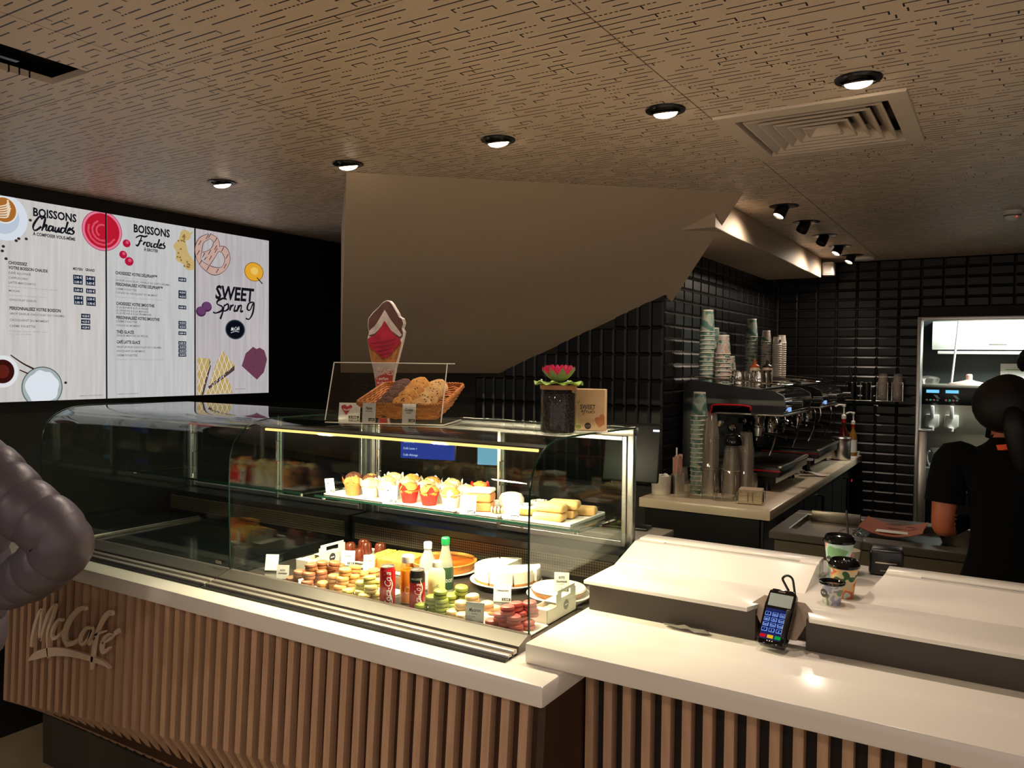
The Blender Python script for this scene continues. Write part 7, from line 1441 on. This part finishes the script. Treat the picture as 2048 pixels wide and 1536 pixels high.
# ------------------------------------------------------------------ people
def skin_mesh(verts, edges, rad, root=0, sub=2):
    me = bpy.data.meshes.new('sk'); me.from_pydata(verts, edges, []); o = bpy.data.objects.new('sk', me); COL.objects.link(o)
    md = o.modifiers.new('s', 'SKIN'); md.use_smooth_shade = True; md.branch_smoothing = 0.6
    if not me.skin_vertices: raise RuntimeError('no skin layer')
    for i, r in enumerate(rad): me.skin_vertices[0].data[i].radius = r if isinstance(r, tuple) else (r, r)
    me.skin_vertices[0].data[root].use_root = True
    sb = o.modifiers.new('u', 'SUBSURF'); sb.levels = sub; sb.render_levels = sub
    bpy.context.view_layer.update(); dg = bpy.context.evaluated_depsgraph_get()
    m2 = bpy.data.meshes.new_from_object(o.evaluated_get(dg)); bpy.data.objects.remove(o); bpy.data.meshes.remove(me); return m2
M_skin = mat('skin', (168, 92, 60), 0.5, sss=0.1); M_skin2 = mat('skin_light', (196, 132, 100), 0.5, sss=0.1)
M_tee = mat('black_cotton', (5, 5, 6), 0.95, spec=0.15); M_trou = mat('black_trousers', (20, 20, 22), 0.8); M_shoe = mat('black_shoe', (14, 13, 12), 0.5); M_hair = mat('dark_brown_hair', (10, 7, 6), 0.5, var=(22, 14, 10), vscale=60, vstretch=(5, 5, 1), spec=0.25, bump=0.4, bscale=90)
class Fig:
    def __init__(s): s.v = []; s.e = []; s.r = []
    def add(s, p, r, to=None):
        s.v.append(tuple(p)); s.r.append(r); i = len(s.v) - 1
        if to is not None: s.e.append((to, i))
        return i
    def limb(s, to, pts):
        for p, r in pts: to = s.add(p, r, to)
        return to
    def hand(s, wrist, to, d, side, curl=0.5, palmn=V((0, 0, -1))):
        # palm and five fingers along d; side = direction of the thumb
        d = V(d).normalized(); sd = V(side).normalized(); n = V(palmn).normalized(); w0 = V(wrist)
        pm = s.add(w0 + d * 0.035, (0.030, 0.018), to); pe = s.add(w0 + d * 0.075, (0.032, 0.015), pm)
        for k, (off, L) in enumerate(((0.026, 0.068), (0.009, 0.076), (-0.009, 0.070), (-0.026, 0.054))):
            b0 = w0 + d * (0.088 - 0.004 * abs(k - 1)) + sd * off; c1 = b0 + (d * math.cos(curl * 0.5) + n * math.sin(curl * 0.5)) * L * 0.45; c2 = c1 + (d * math.cos(curl * 1.3) + n * math.sin(curl * 1.3)) * L * 0.32; c3 = c2 + (d * math.cos(curl * 2.0) + n * math.sin(curl * 2.0)) * L * 0.25
            s.limb(pe, [(b0, 0.0092), (c1, 0.0086), (c2, 0.0078), (c3, 0.0066)])
        t0 = w0 + d * 0.040 + sd * 0.038; s.limb(pm, [(t0, 0.0115), (t0 + d * 0.032 + sd * 0.014 + n * 0.008, 0.010), (t0 + d * 0.055 + sd * 0.012 + n * 0.018, 0.0082)])
def person(label, loc, rz, H, larm, rarm, matfn, mats, hair, head_turn=0.0, build=1.0, lhand=None, rhand=None, sleeves=True):
    """figure in its own axes: faces +y, feet at z=0, right side +x; arms = (elbow, wrist)"""
    k = H / 1.70; F = Fig(); Z = lambda z: z * k
    pel = F.add((0, 0, Z(0.92)), (0.15 * build, 0.105 * build)); wa = F.add((0, 0.0, Z(1.06)), (0.128 * build, 0.095 * build), pel); ch = F.add((0, 0.005, Z(1.24)), (0.150 * build, 0.105 * build), wa); up = F.add((0, -0.005, Z(1.37)), (0.135 * build, 0.085 * build), ch)
    nk = F.add((0, -0.005, Z(1.455)), 0.056, up); n2 = F.add((0, 0.008, Z(1.50)), 0.052, nk)
    jw = F.add((0, 0.022, Z(1.545)), (0.062, 0.072), n2); md = F.add((0, 0.012, Z(1.60)), (0.075, 0.090), jw); tp = F.add((0, 0.0, Z(1.645)), (0.068, 0.078), md); F.add((0, -0.005, Z(1.680)), (0.040, 0.045), tp)
    ns = F.add((0, 0.112, Z(1.572)), 0.012, md)
    out = {}
    for sgn, (el, wr), hd in ((-1, larm, lhand), (1, rarm, rhand)):
        sh = F.add((sgn * 0.165 * build, -0.005, Z(1.385)), 0.060 * build, up)
        S0 = V((sgn * 0.165 * build, -0.005, Z(1.385))); E0 = V(el); W0 = V(wr)
        i = F.limb(sh, [(S0.lerp(E0, 0.35) + V((sgn * 0.012, 0, 0)), 0.054 * build), (S0.lerp(E0, 0.7), 0.046 * build), (E0, 0.041), (E0.lerp(W0, 0.35), 0.041), (E0.lerp(W0, 0.75), 0.031), (W0, 0.026)])
        d = (W0 - E0).normalized(); sd = V((-sgn, 0, 0)) - d * d.dot(V((-sgn, 0, 0)))
        if sd.length < 0.2: sd = V((0, 0, 1)) - d * d.z
        pn = d.cross(sd) * (1 if (d.cross(sd)).z < 0 else -1)
        F.hand(W0, i, d, sd, 0.5, pn)
        hp = F.add((sgn * 0.088 * build, 0, Z(0.86)), 0.092 * build, pel); a = F.limb(hp, [((sgn * 0.095, 0.004, Z(0.68)), 0.078 * build), ((sgn * 0.098, 0.010, Z(0.48)), 0.056), ((sgn * 0.10, -0.010, Z(0.32)), 0.055), ((sgn * 0.102, -0.015, Z(0.10)), 0.038), ((sgn * 0.102, -0.01, Z(0.045)), 0.040)])
        F.limb(a, [((sgn * 0.106, 0.07, 0.034), 0.036), ((sgn * 0.108, 0.15, 0.026), 0.028)])
    me = skin_mesh(F.v, F.e, F.r)
    root = thing('person', label, 'person', loc, rz)
    for m in mats: me.materials.append(m)
    for p in me.polygons: p.material_index = matfn(p.center, k); p.use_smooth = True
    o = bpy.data.objects.new('body', me); COL.objects.link(o); o.parent = root
    for sgn in (-1, 1):
        q = B(); q.sphere((sgn * 0.031, 0.094, Z(1.597)), (0.013, 0.009, 0.008), 10, 6); ey = mk('eye', q, M_white, root); q = B(); q.sphere((sgn * 0.031, 0.101, Z(1.597)), 0.0045, 8, 6); mk('iris', q, M_ink, ey)
        q = B(); q.sphere((0, 0, 0), (0.010, 0.020, 0.032), 12, 8, M=T(sgn * 0.079, 0.0, Z(1.585)) @ RX(0.2)); mk('ear', q, mats[-1], root)
    q = B(); q.sphere((0, 0.100, Z(1.537)), (0.022, 0.006, 0.007), 12, 6); mk('mouth', q, mat('lips', (150, 70, 62), 0.5), root)
    if sleeves:
        for sgn, (el, wr) in ((-1, larm), (1, rarm)):
            S0 = V((sgn * 0.165 * build, -0.005, Z(1.385))); E0 = V(el); q = B(); q.tube(cr([V((sgn * 0.07, -0.005, Z(1.355))), V((sgn * 0.115, -0.005, Z(1.372))), S0 + V((0, 0, -0.004)), S0.lerp(E0, 0.25) + V((sgn * 0.010, 0, 0)), S0.lerp(E0, 0.62) + V((sgn * 0.004, 0, 0))], 3), [0.030, 0.045, 0.055, 0.060, 0.062, 0.064, 0.066, 0.067, 0.067, 0.067, 0.068, 0.069, 0.070], 18); mk('sleeve', q, mats[0], root)
    hair(root, k, Z); return root
def hair_cap(root, Z, long=False):
    q = B(); N, R_ = 28, 14; vs = []; fs = []
    for i in range(R_ + 1):
        th = PI * 0.98 * i / R_ * 0.72
        for j in range(N):
            a = 2 * PI * j / N; back = 0.5 - 0.5 * math.sin(a); lim = 0.55 + 0.45 * back; t_ = th * lim
            wv = 1 + 0.02 * math.sin(9 * a + i)
            vs.append((0.090 * math.sin(t_) * math.cos(a) * wv, (0.104 * math.sin(t_) * math.sin(a)) * wv - 0.004, 0.005 + Z(1.605) + 0.096 * math.cos(t_) * wv))
    for i in range(R_):
        for j in range(N): fs.append((i * N + j, (i + 1) * N + j, (i + 1) * N + (j + 1) % N, i * N + (j + 1) % N))
    q.add(vs, fs)
    return mk('hair', q, M_hair, root)
def hair_pony(root, k, Z):
    h = hair_cap(root, Z)
    q = B(); q.sphere((-0.012, -0.035, Z(1.595)), (0.102, 0.088, 0.104), 20, 12); mk('hair_volume', q, M_hair, root)
    q = B(); q.tube(cr([(0.015, -0.105, Z(1.575)), (0.022, -0.128, Z(1.545)), (0.032, -0.126, Z(1.49)), (0.042, -0.112, Z(1.42)), (0.050, -0.100, Z(1.35))], 5), [0.026, 0.028, 0.030, 0.032, 0.034, 0.036, 0.038, 0.039, 0.040, 0.040, 0.040, 0.039, 0.038, 0.037, 0.035, 0.033, 0.030, 0.026, 0.021, 0.015, 0.008], 12); mk('ponytail', q, M_hair, root)
    q = B(); q.tube([(0.018 + 0.028 * math.cos(a * PI / 8), -0.116 + 0.008 * math.sin(a * PI / 8), Z(1.56) + 0.026 * math.sin(a * PI / 8)) for a in range(16)], 0.006, 8, closed=True); mk('hair_tie', q, M_blackp, root)
    q = B(); q.lathe([(0.060, 0), (0.066, 0.004), (0.062, 0.022), (0.056, 0.022)], 28, M=T(0.012, -0.004, Z(1.440)) @ RX(0.15) @ RY(-0.25), cap0=False, cap1=False); mk('orange_collar', q, mat('orange_collar', (220, 70, 20), 0.7), root)
def hair_short(root, k, Z): hair_cap(root, Z)
def fn_staff(c, k):
    z = c.z / k
    if z > 1.475: return 3
    if abs(c.x) > 0.155 and 0.98 < z and (z < 1.225 or c.y > 0.09): return 3
    if c.y > 0.16 and z > 0.8: return 3
    if z < 0.075: return 2
    return 0 if z > 0.90 else 1
person('staff member in black t-shirt with ponytail and orange collar, seen from behind', (0.005, 3.46, 0.0), 0.0, 1.66, ((-0.205, -0.03, 1.075), (-0.075, 0.205, 1.105)), ((0.215, -0.02, 1.08), (0.09, 0.21, 1.10)), fn_staff, [M_tee, M_trou, M_shoe, M_skin], hair_pony)
person('dark haired staff member in black at the right edge near the doorway', (0.145, 5.60, 0.0), -0.5, 1.82, ((-0.22, 0.0, 1.12), (-0.20, 0.16, 0.95)), ((0.22, 0.0, 1.12), (0.20, 0.16, 0.95)), fn_staff, [M_tee, M_trou, M_shoe, M_skin], hair_short)
M_puff = mat('grey_mauve_puffer_nylon', (84, 76, 86), 0.42, bump=0.9, bscale=16); M_jean = mat('dark_jeans', (34, 34, 40), 0.8)
def fn_cust(c, k):
    z = c.z / k
    if z > 1.475: return 3
    if z < 0.075: return 2
    return 0 if z > 0.84 else 1
cu = person('customer in a quilted grey puffer jacket at the left edge, elbow out', (-3.02, 1.285, FL), 0.0, 1.86, ((-0.32, -0.02, 1.28), (-0.24, 0.12, 1.06)), ((0.495, 0.10, 1.325), (0.235, 0.05, 1.13)), fn_cust, [M_puff, M_jean, M_shoe, M_skin2], hair_short, build=1.12, sleeves=False)
# quilted jacket: padded rings down the sleeves and round the body
def puff(path, rads, n, name):
    P = cr(path, 8); R_ = cr([(r, 0) for r in rads], 8); L = [0]
    for i in range(1, len(P)): L.append(L[-1] + (V(P[i]) - V(P[i - 1])).length)
    Q = []; RR = []; m = n * 8
    for j in range(m + 1):
        s_ = L[-1] * j / m; i = max(k for k in range(len(L)) if L[k] <= s_ + 1e-9); i = min(i, len(P) - 2); f = (s_ - L[i]) / max(L[i + 1] - L[i], 1e-9)
        Q.append(V(P[i]).lerp(V(P[i + 1]), f)); RR.append((R_[i][0] * (1 - f) + R_[i + 1][0] * f) * (0.93 + 0.085 * abs(math.sin(PI * j / 8)) ** 0.5))
    q = B(); q.tube(Q, RR, 20); return mk(name, q, M_puff, cu)
puff([(0.13, 0.0, 1.545), (0.215, 0.0, 1.530), (0.36, 0.04, 1.430), (0.500, 0.10, 1.318), (0.400, 0.080, 1.215), (0.235, 0.05, 1.13)], [0.090, 0.108, 0.100, 0.094, 0.090, 0.072], 9, 'sleeve')
puff([(-0.13, 0.0, 1.545), (-0.215, 0.0, 1.53), (-0.28, -0.01, 1.39), (-0.32, -0.02, 1.28), (-0.28, 0.05, 1.17), (-0.245, 0.11, 1.07)], [0.085, 0.095, 0.088, 0.080, 0.076, 0.064], 8, 'sleeve')
q = B(); pr_ = []
for i in range(49):
    f = i / 48; r_ = 0.195 + 0.02 * math.sin(f * PI) - 0.11 * max(0, f - 0.86) / 0.14; pr_.append((r_ * (0.955 + 0.05 * abs(math.sin(PI * i / 8)) ** 0.6), 0.90 + 0.68 * f))
q.lathe(pr_, 32, M=SC(1.0, 0.78, 1.0)); mk('jacket', q, M_puff, cu)
